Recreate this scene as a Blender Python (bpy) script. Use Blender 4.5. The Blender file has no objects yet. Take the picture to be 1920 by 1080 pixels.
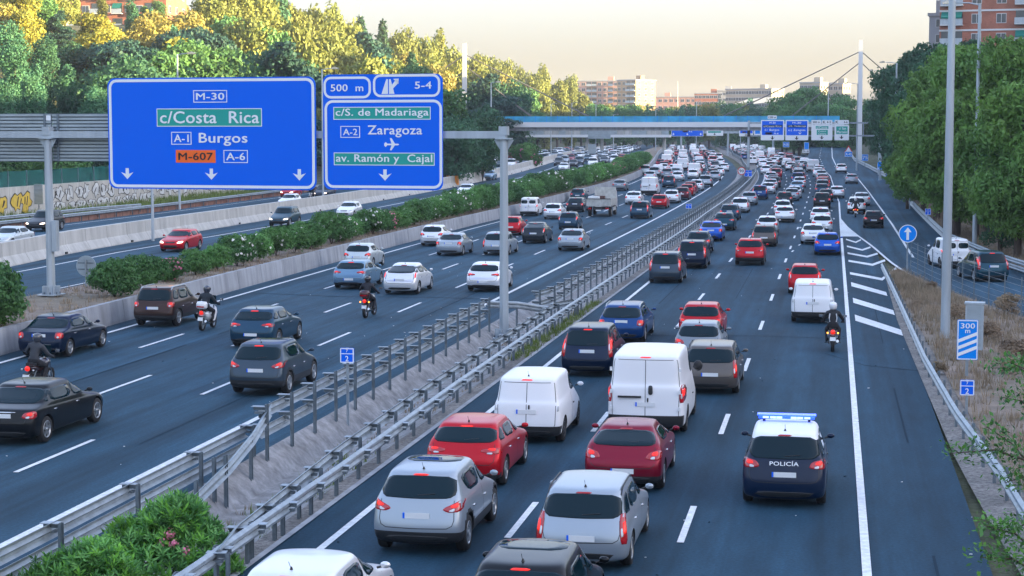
import bpy, bmesh, math, random
import numpy as np
from mathutils import Vector, Matrix, Euler
from mathutils.bvhtree import BVHTree

R = math.radians
S = bpy.context.scene
COL = S.collection
random.seed(7)

# ------------------------------------------------------------------ camera
F_PX = 3340.0                      # focal length in photo pixels (1920 wide)
CAM_Z = 8.1
PITCH = math.atan((540 - 248) / F_PX)
YAW = math.atan((1563 - 960) / math.hypot(F_PX, 292))
cam_d = bpy.data.cameras.new('camera')
cam_d.sensor_width = 36.0
cam_d.lens = F_PX / 1920 * 36.0
cam_d.clip_start = 0.5
cam_d.clip_end = 9000
cam = bpy.data.objects.new('camera', cam_d)
cam.location = (0, 0, CAM_Z)
cam.rotation_euler = (R(90) - PITCH, 0, YAW)
COL.objects.link(cam)
S.camera = cam

# ------------------------------------------------------------------ sky, sun, exposure
SUN_EL = R(6.5)
SUN_AZ = R(97)                     # direction of the sun, degrees from +X towards +Y is 90-this
W = bpy.data.worlds.new('World')
S.world = W
W.use_nodes = True
nt = W.node_tree
nt.nodes.clear()
sky = nt.nodes.new('ShaderNodeTexSky')
sky.sky_type = 'NISHITA'
sky.sun_disc = False
sky.sun_elevation = SUN_EL
sky.sun_rotation = SUN_AZ          # clockwise from +Y
sky.air_density = 1.0
sky.dust_density = 6.0
sky.ozone_density = 1.0
tint = nt.nodes.new('ShaderNodeMix')      # even correction of the whole sky: less green, as in the photograph's dusk
tint.data_type = 'RGBA'
tint.blend_type = 'MULTIPLY'
tint.inputs[0].default_value = 1.0
tint.inputs[7].default_value = (0.86, 0.94, 1.22, 1)
gam = nt.nodes.new('ShaderNodeGamma')       # softens the contrast between zenith and horizon evenly
gam.inputs[1].default_value = 0.5
bg = nt.nodes.new('ShaderNodeBackground')
bg.inputs[1].default_value = 0.11
out = nt.nodes.new('ShaderNodeOutputWorld')
nt.links.new(sky.outputs[0], gam.inputs[0])
nt.links.new(gam.outputs[0], tint.inputs[6])
nt.links.new(tint.outputs[2], bg.inputs[0])
nt.links.new(bg.outputs[0], out.inputs[0])
sun_d = bpy.data.lights.new('sun', 'SUN')
sun_d.energy = 2.5
sun_d.angle = R(0.6)
sun_d.color = (1.0, 0.77, 0.40)
sun = bpy.data.objects.new('sun', sun_d)
sd = Vector((math.sin(SUN_AZ) * math.cos(SUN_EL), math.cos(SUN_AZ) * math.cos(SUN_EL), math.sin(SUN_EL)))
sun.rotation_euler = sd.to_track_quat('Z', 'Y').to_euler()
sun.location = (60, 40, 60)
COL.objects.link(sun)
S.view_settings.view_transform = 'Standard'
S.view_settings.look = 'None'
S.view_settings.exposure = 3.62
S.view_settings.gamma = 1.0
S.cycles.max_bounces = 6
S.cycles.diffuse_bounces = 3
S.cycles.glossy_bounces = 3
S.cycles.transparent_max_bounces = 8

HAZE = 0.00018
# ------------------------------------------------------------------ ground profile and pixel rays
def smooth(t):
    t = min(1.0, max(0.0, t))
    return t * t * (3 - 2 * t)

def zr(y):                         # height of the carriageways along the valley
    return 2.0 * smooth((y - 150) / 270.0)

def ray(px, py):
    x = (px - 960) / F_PX
    v = -(py - 540) / F_PX
    cp, sp, c, s = math.cos(PITCH), math.sin(PITCH), math.cos(YAW), math.sin(YAW)
    dy, dz = cp + v * sp, -sp + v * cp
    return (x * c - dy * s, x * s + dy * c, dz)

def G(px, py, dz=0.0):             # where the sight line through a photo pixel meets the road surface
    d = ray(px, py)
    z = dz
    for i in range(50):
        t = (z - CAM_Z) / min(d[2], -1e-4)
        z = 0.5 * z + 0.5 * (zr(d[1] * t) + dz)
    return d[0] * t, d[1] * t

def at_y(px, py, y):               # ... and where it meets the plane at distance y
    d = ray(px, py)
    t = y / d[1]
    return d[0] * t, CAM_Z + d[2] * t

def interp(tab, y):
    if y <= tab[0][0]:
        return tab[0][1]
    for (a, b), (c, d) in zip(tab, tab[1:]):
        if y <= c:
            return b + (d - b) * (y - a) / (c - a)
    (a, b), (c, d) = tab[-2], tab[-1]
    return d + (d - b) * (y - c) / (c - a)

_K = [(250, 0), (300, -1.2), (350, -4.8), (420, -10.5), (488, -16.5), (641, -28), (800, -42), (1000, -62)]
def bend(y):                       # sideways shift of the motorway beyond 250 m
    if y <= 230:
        return 0.0
    return sum(interp(_K, y + k) for k in (-24, -12, 0, 12, 24)) / 5

L1R = [(0, -15.9), (90, -16.05), (180, -16.3), (300, -16.4)]
L1L = [(0, -28.5), (67, -28.8), (81, -29.0), (115, -29.5), (145, -29.85), (200, -29.4), (256, -28.4), (300, -28.6)]
WALLB = [(0, -29.6), (68, -29.75), (83, -30.1), (118, -30.7), (150, -30.9), (195, -30.2), (256, -29.4), (300, -29.6)]
WALLA = [(0, -46.0), (98, -48.6), (114, -50.4), (134, -51.1), (166, -51.6), (300, -51.5)]
L3L = [(0, -67.5), (200, -66.6), (300, -65)]
def bx_(tab):
    return lambda y: interp(tab, y) + bend(y)
l1r, l1l, wallb, walla, l3l = map(bx_, (L1R, L1L, WALLB, WALLA, L3L))

# ------------------------------------------------------------------ materials
MATS = {}
def M(name, base, rough=0.6, metal=0.0, coat=0.0, emit=None, estr=0.0, objcol=False, spec=0.5,
      noise=None, bump=None, transl=0.0, alpha=1.0, orand=0.0):
    """noise: list of (scale xyz, detail, dark factor, light factor[, tint]) multiplied into the base colour."""
    if name in MATS:
        return MATS[name]
    m = bpy.data.materials.new(name)
    m.use_nodes = True
    t = m.node_tree
    p = t.nodes['Principled BSDF']
    col = None
    if objcol:
        oi = t.nodes.new('ShaderNodeObjectInfo')
        col = oi.outputs['Color']
    else:
        p.inputs['Base Color'].default_value = (*base, 1)
    p.inputs['Roughness'].default_value = rough
    p.inputs['Metallic'].default_value = metal
    p.inputs['Coat Weight'].default_value = coat
    p.inputs['Coat Roughness'].default_value = 0.04
    p.inputs['Specular IOR Level'].default_value = spec
    if alpha < 1:
        p.inputs['Alpha'].default_value = alpha
    if emit:
        p.inputs['Emission Color'].default_value = (*emit, 1)
        p.inputs['Emission Strength'].default_value = estr
    if noise:
        geo = t.nodes.new('ShaderNodeNewGeometry')
        for n in noise:
            mp = t.nodes.new('ShaderNodeMapping')
            mp.inputs['Scale'].default_value = n[0]
            t.links.new(geo.outputs['Position'], mp.inputs[0])
            nz = t.nodes.new('ShaderNodeTexNoise')
            nz.inputs['Detail'].default_value = n[1]
            nz.inputs['Scale'].default_value = 1.0
            nz.inputs['Roughness'].default_value = 0.6
            t.links.new(mp.outputs[0], nz.inputs['Vector'])
            mr = t.nodes.new('ShaderNodeMapRange')
            mr.inputs[1].default_value = 0.32
            mr.inputs[2].default_value = 0.68
            mr.inputs[3].default_value = n[2]
            mr.inputs[4].default_value = n[3]
            t.links.new(nz.outputs[0], mr.inputs[0])
            mx = t.nodes.new('ShaderNodeMix')
            if len(n) > 4:         # blend towards a second colour
                mx.data_type = 'RGBA'
                mx.inputs[7].default_value = (*n[4], 1)
                t.links.new(mr.outputs[0], mx.inputs[0])
                if col is None:
                    mx.inputs[6].default_value = (*base, 1)
                else:
                    t.links.new(col, mx.inputs[6])
                col = mx.outputs[2]
            else:
                vm = t.nodes.new('ShaderNodeVectorMath')
                vm.operation = 'SCALE'
                if col is None:
                    vm.inputs[0].default_value = base
                else:
                    t.links.new(col, vm.inputs[0])
                t.links.new(mr.outputs[0], vm.inputs['Scale'])
                col = vm.outputs[0]
                t.nodes.remove(mx)
    if orand:
        oi = t.nodes.new('ShaderNodeObjectInfo')
        mr = t.nodes.new('ShaderNodeMapRange')
        mr.inputs[3].default_value = 1 - orand
        mr.inputs[4].default_value = 1 + orand * 1.3
        t.links.new(oi.outputs['Random'], mr.inputs[0])
        vm = t.nodes.new('ShaderNodeVectorMath')
        vm.operation = 'SCALE'
        t.links.new(col, vm.inputs[0])
        t.links.new(mr.outputs[0], vm.inputs['Scale'])
        col = vm.outputs[0]
    if col is not None:
        t.links.new(col, p.inputs['Base Color'])
    if bump:
        geo = t.nodes.new('ShaderNodeNewGeometry')
        mp = t.nodes.new('ShaderNodeMapping')
        mp.inputs['Scale'].default_value = bump[0]
        t.links.new(geo.outputs['Position'], mp.inputs[0])
        nz = t.nodes.new('ShaderNodeTexNoise')
        nz.inputs['Detail'].default_value = 4
        nz.inputs['Scale'].default_value = 1.0
        t.links.new(mp.outputs[0], nz.inputs['Vector'])
        bp = t.nodes.new('ShaderNodeBump')
        bp.inputs['Strength'].default_value = bump[1]
        bp.inputs['Distance'].default_value = bump[2]
        t.links.new(nz.outputs[0], bp.inputs['Height'])
        t.links.new(bp.outputs[0], p.inputs['Normal'])
    if transl:
        tr = t.nodes.new('ShaderNodeBsdfTranslucent')
        if col is not None:
            t.links.new(col, tr.inputs[0])
        else:
            tr.inputs[0].default_value = (*base, 1)
        ms = t.nodes.new('ShaderNodeMixShader')
        ms.inputs[0].default_value = transl
        t.links.new(p.outputs[0], ms.inputs[1])
        t.links.new(tr.outputs[0], ms.inputs[2])
        t.links.new(ms.outputs[0], t.nodes['Material Output'].inputs[0])
    MATS[name] = m
    return m

ASPH = M('asphalt', (0.020, 0.057, 0.090), 0.8, spec=0.15,
         noise=[((1.1, 0.012, 1), 4, 0.62, 1.42), ((0.10, 0.06, 1), 4, 0.78, 1.22), ((3.5, 0.5, 1), 3, 0.88, 1.12), ((14, 14, 9), 3, 0.8, 1.22)],
         bump=((40, 40, 40), 0.25, 0.01))
ASPH2 = M('asphalt_newer', (0.015, 0.047, 0.077), 0.8, spec=0.15,
          noise=[((1.0, 0.012, 1), 4, 0.66, 1.38), ((0.10, 0.06, 1), 4, 0.78, 1.2), ((3.2, 0.5, 1), 3, 0.88, 1.12), ((14, 14, 9), 3, 0.8, 1.22)],
          bump=((40, 40, 40), 0.25, 0.01))
PAINT = M('road_paint', (0.72, 0.74, 0.76), 0.6, noise=[((6, 6, 6), 5, 0.72, 1.08)])
CONC = M('concrete_wall', (0.34, 0.36, 0.39), 0.85, noise=[((1.6, 1.6, 0.15), 4, 0.7, 1.15), ((0.25, 0.25, 0.5), 3, 0.85, 1.1)],
         bump=((8, 8, 8), 0.3, 0.02))
CONC2 = M('concrete_pale', (0.46, 0.46, 0.44), 0.85, noise=[((1.2, 1.2, 0.2), 4, 0.78, 1.12)])
CONC_P = M('concrete_sprayed', (0.29, 0.285, 0.285), 0.9, noise=[((1.8, 1.8, 1.8), 5, 0.6, 1.2), ((6, 6, 6), 4, 0.8, 1.15)],
           bump=((5, 5, 5), 0.4, 0.03))
GRAVEL = M('gravel', (0.20, 0.19, 0.18), 0.95, noise=[((9, 9, 9), 5, 0.5, 1.4), ((0.7, 0.7, 0.7), 3, 0.7, 1.2)],
           bump=((25, 25, 25), 0.8, 0.05))
DRY = M('dry_earth', (0.24, 0.185, 0.15), 0.95, noise=[((0.9, 0.9, 0.9), 5, 0.6, 1.3), ((0.2, 0.2, 0.2), 3, 0.0, 0.45, (0.11, 0.11, 0.06))],
        bump=((6, 6, 6), 0.8, 0.1))
SLOPE = M('wooded_slope_soil', (0.07, 0.075, 0.035), 0.95, noise=[((0.3, 0.3, 0.3), 5, 0.5, 1.4)], bump=((2, 2, 2), 0.8, 0.3))
GALV = M('galvanised_steel', (0.30, 0.35, 0.39), 0.45, 0.4, noise=[((3, 3, 3), 4, 0.78, 1.15)])
GALV2 = M('galvanised_steel_worn_and_shade', (0.15, 0.19, 0.22), 0.55, 0.3, noise=[((4, 4, 4), 4, 0.7, 1.15)])  # worn steel; on reversed sign boards its dark tone stands for shade
POLEM = M('painted_grey_steel', (0.42, 0.48, 0.53), 0.45, 0.3, noise=[((2, 2, 0.4), 3, 0.85, 1.08)])
BLUE = M('sign_blue', (0.0, 0.13, 0.80), 0.5, spec=0.15)
BLUE2 = M('small_sign_blue', (0.0, 0.24, 0.80), 0.5, spec=0.15)
GREEN = M('sign_green', (0.0, 0.34, 0.28), 0.45)
ORANGE = M('sign_orange', (0.95, 0.14, 0.01), 0.45)
SWHITE = M('sign_white', (0.80, 0.82, 0.84), 0.45)
SBACK = M('sign_back_aluminium', (0.36, 0.42, 0.46), 0.4, 0.5, noise=[((0.8, 0.8, 3), 3, 0.85, 1.12)])
BLACK = M('black_paint', (0.012, 0.012, 0.014), 0.5)
SRED = M('sign_red', (0.62, 0.02, 0.02), 0.45)
# vehicles
BODY = M('car_paint', (1, 1, 1), 0.3, 0.0, 0.25, objcol=True, spec=0.2)
BODYM = M('car_paint_metallic', (1, 1, 1), 0.28, 0.45, 0.28, objcol=True, spec=0.2)
GLASS = M('car_glass', (0.002, 0.016, 0.024), 0.03, spec=0.22)
PLASTIC = M('black_plastic', (0.018, 0.019, 0.021), 0.5)
TYRE = M('tyre_rubber', (0.012, 0.012, 0.013), 0.8)
RIM = M('alloy_rim', (0.42, 0.44, 0.46), 0.3, 0.8)
STEELW = M('dark_wheel', (0.05, 0.05, 0.055), 0.5, 0.3)
LRED = M('tail_light_red', (0.30, 0.004, 0.010), 0.12, coat=0.8, emit=(1.0, 0.02, 0.02), estr=0.006)
LLIT = M('tail_light_lit', (0.6, 0.01, 0.01), 0.2, emit=(1.0, 0.03, 0.015), estr=0.075)
LCORE = M('brake_light_core', (0.9, 0.1, 0.02), 0.3, emit=(1.0, 0.16, 0.03), estr=2.0)
LAMBER = M('indicator_amber', (0.9, 0.3, 0.02), 0.3, emit=(1.0, 0.32, 0.03), estr=0.5)
LCLEAR = M('lamp_lens_clear', (0.55, 0.58, 0.60), 0.15, 0.2)
LHEAD = M('headlight_lit', (0.9, 0.9, 0.9), 0.2, emit=(1.0, 0.72, 0.5), estr=0.5)
PLATE = M('number_plate', (0.72, 0.74, 0.75), 0.4)
CHROME = M('chrome', (0.55, 0.57, 0.6), 0.15, 0.9)
BEACON = M('beacon_blue', (0.01, 0.04, 0.7), 0.2, emit=(0.015, 0.06, 1.0), estr=0.30)
BEACONW = M('beacon_white', (0.2, 0.25, 0.9), 0.2, emit=(0.25, 0.4, 1.0), estr=0.25)

# ------------------------------------------------------------------ mesh helpers
class MB:
    """Collects shapes, then links them as one mesh object."""
    def __init__(s):
        s.v, s.f, s.m, s.mats, s.sm = [], [], [], [], []
    def mi(s, mat):
        if mat not in s.mats:
            s.mats.append(mat)
        return s.mats.index(mat)
    def add(s, verts, faces, mat, smooth_=False):
        o = len(s.v)
        s.v += [tuple(p) for p in verts]
        k = s.mi(mat)
        for f in faces:
            s.f.append([i + o for i in f])
            s.m.append(k)
            s.sm.append(smooth_)
        return s
    def box(s, c, size, mat, rz=0.0, rx=0.0, ry=0.0):
        hx, hy, hz = size[0] / 2, size[1] / 2, size[2] / 2
        mt = Euler((rx, ry, rz)).to_matrix()
        vs = []
        for x in (-hx, hx):
            for y in (-hy, hy):
                for z in (-hz, hz):
                    vs.append(mt @ Vector((x, y, z)) + Vector(c))
        s.add(vs, [(0, 1, 3, 2), (4, 6, 7, 5), (0, 4, 5, 1), (2, 3, 7, 6), (0, 2, 6, 4), (1, 5, 7, 3)], mat)
        return s
    def bar(s, a, b, w, mat, n=6, w2=None, sm=True):
        a, b = Vector(a), Vector(b)
        d = (b - a).normalized()
        u = d.orthogonal().normalized()
        v = d.cross(u)
        w2 = w if w2 is None else w2
        vs = []
        for p, r in ((a, w), (b, w2)):
            for i in range(n):
                t = 2 * math.pi * i / n
                vs.append(p + (u * math.cos(t) + v * math.sin(t)) * r)
        fs = [(i, (i + 1) % n, n + (i + 1) % n, n + i) for i in range(n)]
        s.add(vs, fs, mat, sm)
        s.add(vs[:n], [tuple(reversed(range(n)))], mat)
        s.add(vs[n:], [tuple(range(n))], mat)
        return s
    def tube(s, pts, w, mat, n=6):
        pts = [Vector(p) for p in pts]
        vs = []
        for k, p in enumerate(pts):
            d = (pts[min(k + 1, len(pts) - 1)] - pts[max(k - 1, 0)]).normalized()
            u = Vector((0, 0, 1)).cross(d)
            u = u.normalized() if u.length > 1e-3 else Vector((1, 0, 0))
            v = d.cross(u)
            r = w[k] if isinstance(w, (list, tuple)) else w
            for i in range(n):
                t = 2 * math.pi * i / n
                vs.append(p + (u * math.cos(t) + v * math.sin(t)) * r)
        fs = []
        for k in range(len(pts) - 1):
            for i in range(n):
                fs.append((k * n + i, k * n + (i + 1) % n, (k + 1) * n + (i + 1) % n, (k + 1) * n + i))
        s.add(vs, fs, mat, True)
        return s
    def lathe(s, prof, mat, n=20, axis='z', c=(0, 0, 0), sm=True):
        vs, fs = [], []
        for (r, h) in prof:
            for i in range(n):
                t = 2 * math.pi * i / n
                a, b = r * math.cos(t), r * math.sin(t)
                p = (a, b, h) if axis == 'z' else ((h, a, b) if axis == 'x' else (a, h, b))
                vs.append((p[0] + c[0], p[1] + c[1], p[2] + c[2]))
        for k in range(len(prof) - 1):
            for i in range(n):
                fs.append((k * n + i, k * n + (i + 1) % n, (k + 1) * n + (i + 1) % n, (k + 1) * n + i))
        s.add(vs, fs, mat, sm)
        return s
    def prism(s, poly, z0, z1, mat, axis='z'):
        n = len(poly)
        f = {'z': lambda a, b, h: (a, b, h), 'y': lambda a, b, h: (a, h, b), 'x': lambda a, b, h: (h, a, b)}[axis]
        vs = [f(a, b, z0) for a, b in poly] + [f(a, b, z1) for a, b in poly]
        fs = [tuple(reversed(range(n))), tuple(range(n, 2 * n))]
        fs += [(i, (i + 1) % n, n + (i + 1) % n, n + i) for i in range(n)]
        s.add(vs, fs, mat)
        return s
    def mesh(s, name):
        me = bpy.data.meshes.new(name)
        me.from_pydata(s.v, [], s.f)
        for m in s.mats:
            me.materials.append(m)
        me.polygons.foreach_set('material_index', s.m)
        me.polygons.foreach_set('use_smooth', s.sm)
        me.update()
        return me
    def build(s, name, parent=None, loc=None, rz=0.0):
        return link(s.mesh(name), name, parent, loc, rz)

def link(me, name, parent=None, loc=None, rz=0.0):
    o = bpy.data.objects.new(name, me)
    COL.objects.link(o)
    if parent:
        o.parent = parent
    if loc is not None:
        o.location = loc
    if rz:
        o.rotation_euler = (0, 0, rz)
    return o

def tag(o, label, cat, group=None):
    o['label'] = label
    o['category'] = cat
    if group:
        o['group'] = group
    return o

def thing(name, label, cat, loc=(0, 0, 0), rz=0.0, group=None):
    o = link(None, name, None, loc, rz)
    return tag(o, label, cat, group)

def struct(o, kind='structure'):
    o['kind'] = kind
    return o

def copy_tree(o, parent=None):
    c = o.copy()
    COL.objects.link(c)
    c.parent = parent
    for ch in list(o.children):
        copy_tree(ch, c)
    return c

def strip(name, lf, rf, y0, y1, dz, mat, step=6.0, zf=zr, parent=None):
    vs, fs = [], []
    n = max(1, int(math.ceil((y1 - y0) / step)))
    for i in range(n + 1):
        y = y0 + (y1 - y0) * i / n
        vs += [(lf(y), y, zf(y) + dz), (rf(y), y, zf(y) + dz)]
    for i in range(n):
        fs.append((2 * i, 2 * i + 1, 2 * i + 3, 2 * i + 2))
    b = MB()
    b.add(vs, fs, mat)
    return b.build(name, parent)
# ------------------------------------------------------------------ ground, roads, markings
def hill_h(x, y):
    """ground height; the high ridge on the right is added"""
    base = zr(y)
    b = bend(y)
    # left hill: foot behind the graffiti wall
    foot = -84 + b * 0.9 + (y - 150) * 0.012 * (y > 150)
    d = foot - x
    hl = 0.0
    if d > 0:
        top = 27 if y < 900 else max(8, 27 - (y - 900) * 0.03)
        hl = top * smooth(d / 52.0) ** 0.85 + 3 * math.sin(x * 0.05 + y * 0.021) * smooth(d / 40)
    # right slope; its unseen upper ridge is put in to shade the valley
    edge = right_edge(y) + 1.5
    e = x - edge
    hr = 0.0
    if e > 0:
        hr = 1.6 * smooth(e / 9) + 14 * smooth((e - 5) / 24.0) + 15 * smooth((e - 26) / 34.0)
        hr *= 1.0 - 0.5 * smooth((y - 1000) / 500)
    if y > 900:
        hl += 8 * smooth((y - 900) / 250)
    return base + hl + hr

RIGHT = [(-40, 60), (40, 30), (60, 21), (72, 17.5), (88, 13.2), (104, 10.9), (112, 9.9), (134, 8.3), (190, 8.3), (241, 8.3),
         (288, 8.0), (326, 6.4), (366, 4.2), (420, 3.6), (700, 6)]
def right_edge(y):
    return interp(RIGHT, y)

xs = [-900, -600, -420, -330, -280, -250, -225, -205, -190, -178, -166, -156, -147, -139, -132, -125, -118, -112, -106, -101, -96, -92,
      -88, -84, -80, -76, -70, -60, -50, -40, -32, -26, -20, -14.5, -10.5, -6, -2, 1, 3.2, 5, 7, 9, 11, 13, 15, 17.5, 20, 23, 26, 30, 34, 39, 44, 50, 56, 63,
      70, 80, 95, 120, 180, 300, 500, 800]
ys = [-120, -80, -50, -30] + list(range(-20, 140, 6)) + list(range(140, 460, 10)) + list(range(460, 900, 20)) + \
     [920, 960, 1000, 1060, 1130, 1200, 1300, 1450, 1700, 2100, 2600]
vs, fs = [], []
for y in ys:
    for x in xs:
        z = hill_h(x, y)
        if -14.4 < x < -10.6 or (-96 < x < 60 and z < zr(y) + .01):
            z -= 0.12
        if -14.6 < x < -10.4 and y < 300:
            z -= 0.9
        vs.append((x, y, z))
nx = len(xs)
for j in range(len(ys) - 1):
    for i in range(nx - 1):
        a = j * nx + i
        fs.append((a, a + 1, a + nx + 1, a + nx))
b = MB()
b.add(vs, fs, SLOPE, True)
ground = struct(b.build('ground'))

Y0 = 4
struct(strip('left_carriageway', lambda y: wallb(y) - 0.1, lambda y: -14.15 + (y > 300) * 0 + bend(y), Y0, 980, 0.0, ASPH))
struct(strip('right_carriageway', lambda y: -10.75 + bend(y) - smooth((y - 290) / 60) * 2.0, lambda y: min(3.0, right_edge(y)) + min(0.0, bend(y) + 6) * (y > 330),
             Y0, 980, 0.004, ASPH2))
struct(strip('oncoming_road', lambda y: walla(y) + 0.0, lambda y: -35.3 + bend(y), Y0, 980, 0.0, ASPH))
struct(strip('oncoming_outer_road', lambda y: l3l(y) - 0.8, lambda y: walla(y) - 0.9, Y0, 980, 0.0, ASPH))
# slip road from the right, merging and then running on uphill
def zramp(y):
    return zr(y) + (0 if y < 320 else 6.5 * smooth((y - 300) / 420.0))
RAMPL = [(55, 13.5), (72, 10.0), (84, 7.5), (95, 5.6), (104.6, 4.35), (114, 3.7), (129, 2.95), (142, 2.1), (154, 1.4), (170, 0.8), (200, 0.8), (292, -0.5), (342, -2.6), (390, -5.5), (600, -6)]
RAMPLINE = [(160, 5.2), (190, 5.0), (230, 4.6), (281, 3.8), (342, 0.6), (390, -0.2), (595, -0.7)]
rl = lambda y: interp(RAMPL, y)
struct(strip('slip_road', rl, lambda y: right_edge(y) + 0.2, 55, 430, 0.012, ASPH, zf=zramp, step=4))
struct(strip('uphill_slip_road', lambda y: -5.8 - 0.0 * y, lambda y: 3.8, 429.9, 760, 0.012, ASPH, zf=zramp))

def line(name, xf, y0, y1, w=0.15, dz=0.016, zf=zr, step=5):
    return struct(strip(name, lambda y: xf(y) - w / 2, lambda y: xf(y) + w / 2, y0, y1, dz, PAINT, step, zf))

line('edge_line', lambda y: l1r(y), Y0, 900, 0.2)
line('edge_line', lambda y: l1l(y), Y0, 900, 0.18)
line('edge_line', lambda y: -9.72 + bend(y), Y0, 900, 0.16, 0.02)
line('edge_line', lambda y: 0.73, Y0, 206, 0.17, 0.02)
line('edge_line', lambda y: interp([(180, .8), (206, .7), (292, -.4), (342, -2.4)], y), 206, 330, 0.12, 0.024)
line('edge_line', lambda y: interp(RAMPLINE, y), 118, 560, 0.17, 0.022, zramp)
line('edge_line', lambda y: -46.6 + interp([(0, 4), (98, 0), (114, -1.5), (300, -2.6)], y) * 0.6 + bend(y), Y0, 900, 0.18)
line('edge_line', lambda y: -36.1 + bend(y), Y0, 900, 0.18)
line('edge_line', lambda y: walla(y) - 1.6, Y0, 900, 0.15)
line('edge_line', lambda y: l3l(y) + 0.7, Y0, 900, 0.15)
line('edge_line', lambda y: rl(y) - 0.1, 84, 170, 0.17, 0.024, zramp)

def dashes(name, xf, y0, y1, on, period, w=0.14, dz=0.017, zf=zr):
    b = MB()
    y = y0
    while y < y1:
        za, zb = zf(y) + dz, zf(y + on) + dz
        b.add([(xf(y) - w / 2, y, za), (xf(y) + w / 2, y, za), (xf(y + on) + w / 2, y + on, zb), (xf(y + on) - w / 2, y + on, zb)],
              [(0, 1, 2, 3)], PAINT)
        y += period
    return struct(b.build(name))

def l1k(k):
    return lambda y: l1r(y) + (l1l(y) - l1r(y)) * k
dashes('lane_line', l1k(.2465), 39.2 - 25.7, 900, 4.6, 12.86)
dashes('lane_line', l1k(.497), 51.4 - 38.6, 900, 4.6, 12.86)
dashes('lane_line', l1k(.752), 63.1 - 51.4, 900, 4.7, 12.86)
dashes('lane_line', lambda y: -6.3 + bend(y), 34.5 - 25.8, 900, 3.5, 12.9, dz=0.02)
dashes('lane_line', lambda y: -2.86 + bend(y), 34.7 - 25.8, 900, 3.5, 12.9, dz=0.02)
dashes('lane_line', lambda y: -40.6 + interp([(0, 2.5), (98, 0.9), (114, 0), (300, -1.6)], y) + bend(y), 9, 900, 4.6, 12.9)
dashes('lane_line', lambda y: (walla(y) + l3l(y)) / 2 - 2.4, 9, 900, 4.6, 12.9)
dashes('lane_line', lambda y: (walla(y) + l3l(y)) / 2 + 2.0, 9, 900, 4.6, 12.9)
dashes('lane_line', lambda y: interp([(330, -1.6), (390, -2.9), (600, -3.2)], y), 340, 620, 4, 12, 0.12, 0.022, zramp)
# double broken line of the third lane further away
dashes('lane_line', lambda y: -1.35 + bend(y) + interp([(118, -1.5), (150, 0), (400, 0.6)], y), 122, 300, 1.6, 7.0, 0.12, 0.021)

# hatched nose between the carriageway and the slip road
b = MB()
def gx(y):
    return rl(y) - 0.1
z_ = 0.021
b.add([(0.80, 186, z_ + zr(186)), (0.82, 141, z_), (gx(141), 141, z_), (gx(154), 154, z_), (gx(168), 168, z_ + zr(168))], [(0, 1, 2, 3, 4)], PAINT)
for yl, yr in ((136.3, 135.9), (128, 127.2), (120.6, 120.5), (113.3, 114.2), (103.2, 107.5)):
    x0, x1 = 1.05, gx(yr) - 0.25
    xm = x0 + (x1 - x0) * 0.62
    ym = min(yl, yr) - 3.2 - (yl < 110) * 0.8
    w = 1.7
    b.add([(x0, yl, z_), (x0, yl + w, z_), (xm, ym + w, z_), (x1, yr + w, z_), (x1, yr, z_), (xm, ym, z_)], [(0, 5, 2, 1), (5, 4, 3, 2)], PAINT)
for yl, yr, xr in ((95.2, 89.8, 2.75), (85.9, 80.4, 2.8), (77.7, 72.2, 2.85)):
    b.add([(1.05, yl, z_), (xr, yr, z_), (xr, yr + 2.2, z_), (1.05, yl + 2.6, z_)], [(0, 1, 2, 3)], PAINT)
struct(b.build('hatched_marking'))

# tar patches and old joints on the asphalt (dark seams)
TAR = M('tar_seam', (0.011, 0.029, 0.047), 0.85, spec=0.1)
b = MB()
for (pts, w) in (([(-0.2, 66), (1.2, 62.8), (2.6, 61.9), (2.95, 61.7)], .05), ([(0.9, 104), (2.1, 103.4), (2.9, 104)], .05),
                 ([(-29, 86), (-24, 84.8), (-19, 85.2), (-16, 84.6)], .06), ([(-9.6, 71), (-6, 70.6), (-3, 71.2), (.6, 70.9)], .04)):
    for (x0, y0), (x1, y1) in zip(pts, pts[1:]):
        b.add([(x0, y0 - w, .012), (x1, y1 - w, .012), (x1, y1 + w, .012), (x0, y0 + w, .012)], [(0, 1, 2, 3)], TAR)
for x, y0_, y1_ in ((-4.62, 14, 210), (-8.0, 60, 190), (2.0, 14, 100), (-17.7, 12, 160), (-24.2, 30, 200)):
    y = y0_
    rq_ = random.Random(int(x * 10))
    while y < y1_:
        L_ = rq_.uniform(6, 22)
        w = rq_.uniform(.015, .035)
        dx = rq_.uniform(-.05, .05)
        b.add([(x + dx - w, y, .0125), (x + dx + w, y, .0125), (x + dx * .3 + w, y + L_, .0125 + zr(y + L_)), (x + dx * .3 - w, y + L_, .0125 + zr(y + L_))], [(0, 1, 2, 3)], TAR)
        y += L_ + rq_.uniform(0, 14)
struct(b.build('road_seam'))
b = MB()
rq_ = random.Random(77)
for _ in range(150):
    x, y = rq_.choice((rq_.uniform(-10, 3), rq_.uniform(-28, -15))), rq_.uniform(26, 110)
    q = rq_.uniform(.012, .035)
    a = rq_.uniform(0, 3)
    b.box((x, y, .02), (q * 2, q, .012), PAINT if rq_.random() < .6 else TAR, rz=a)
struct(b.build('litter'), 'stuff')

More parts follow.
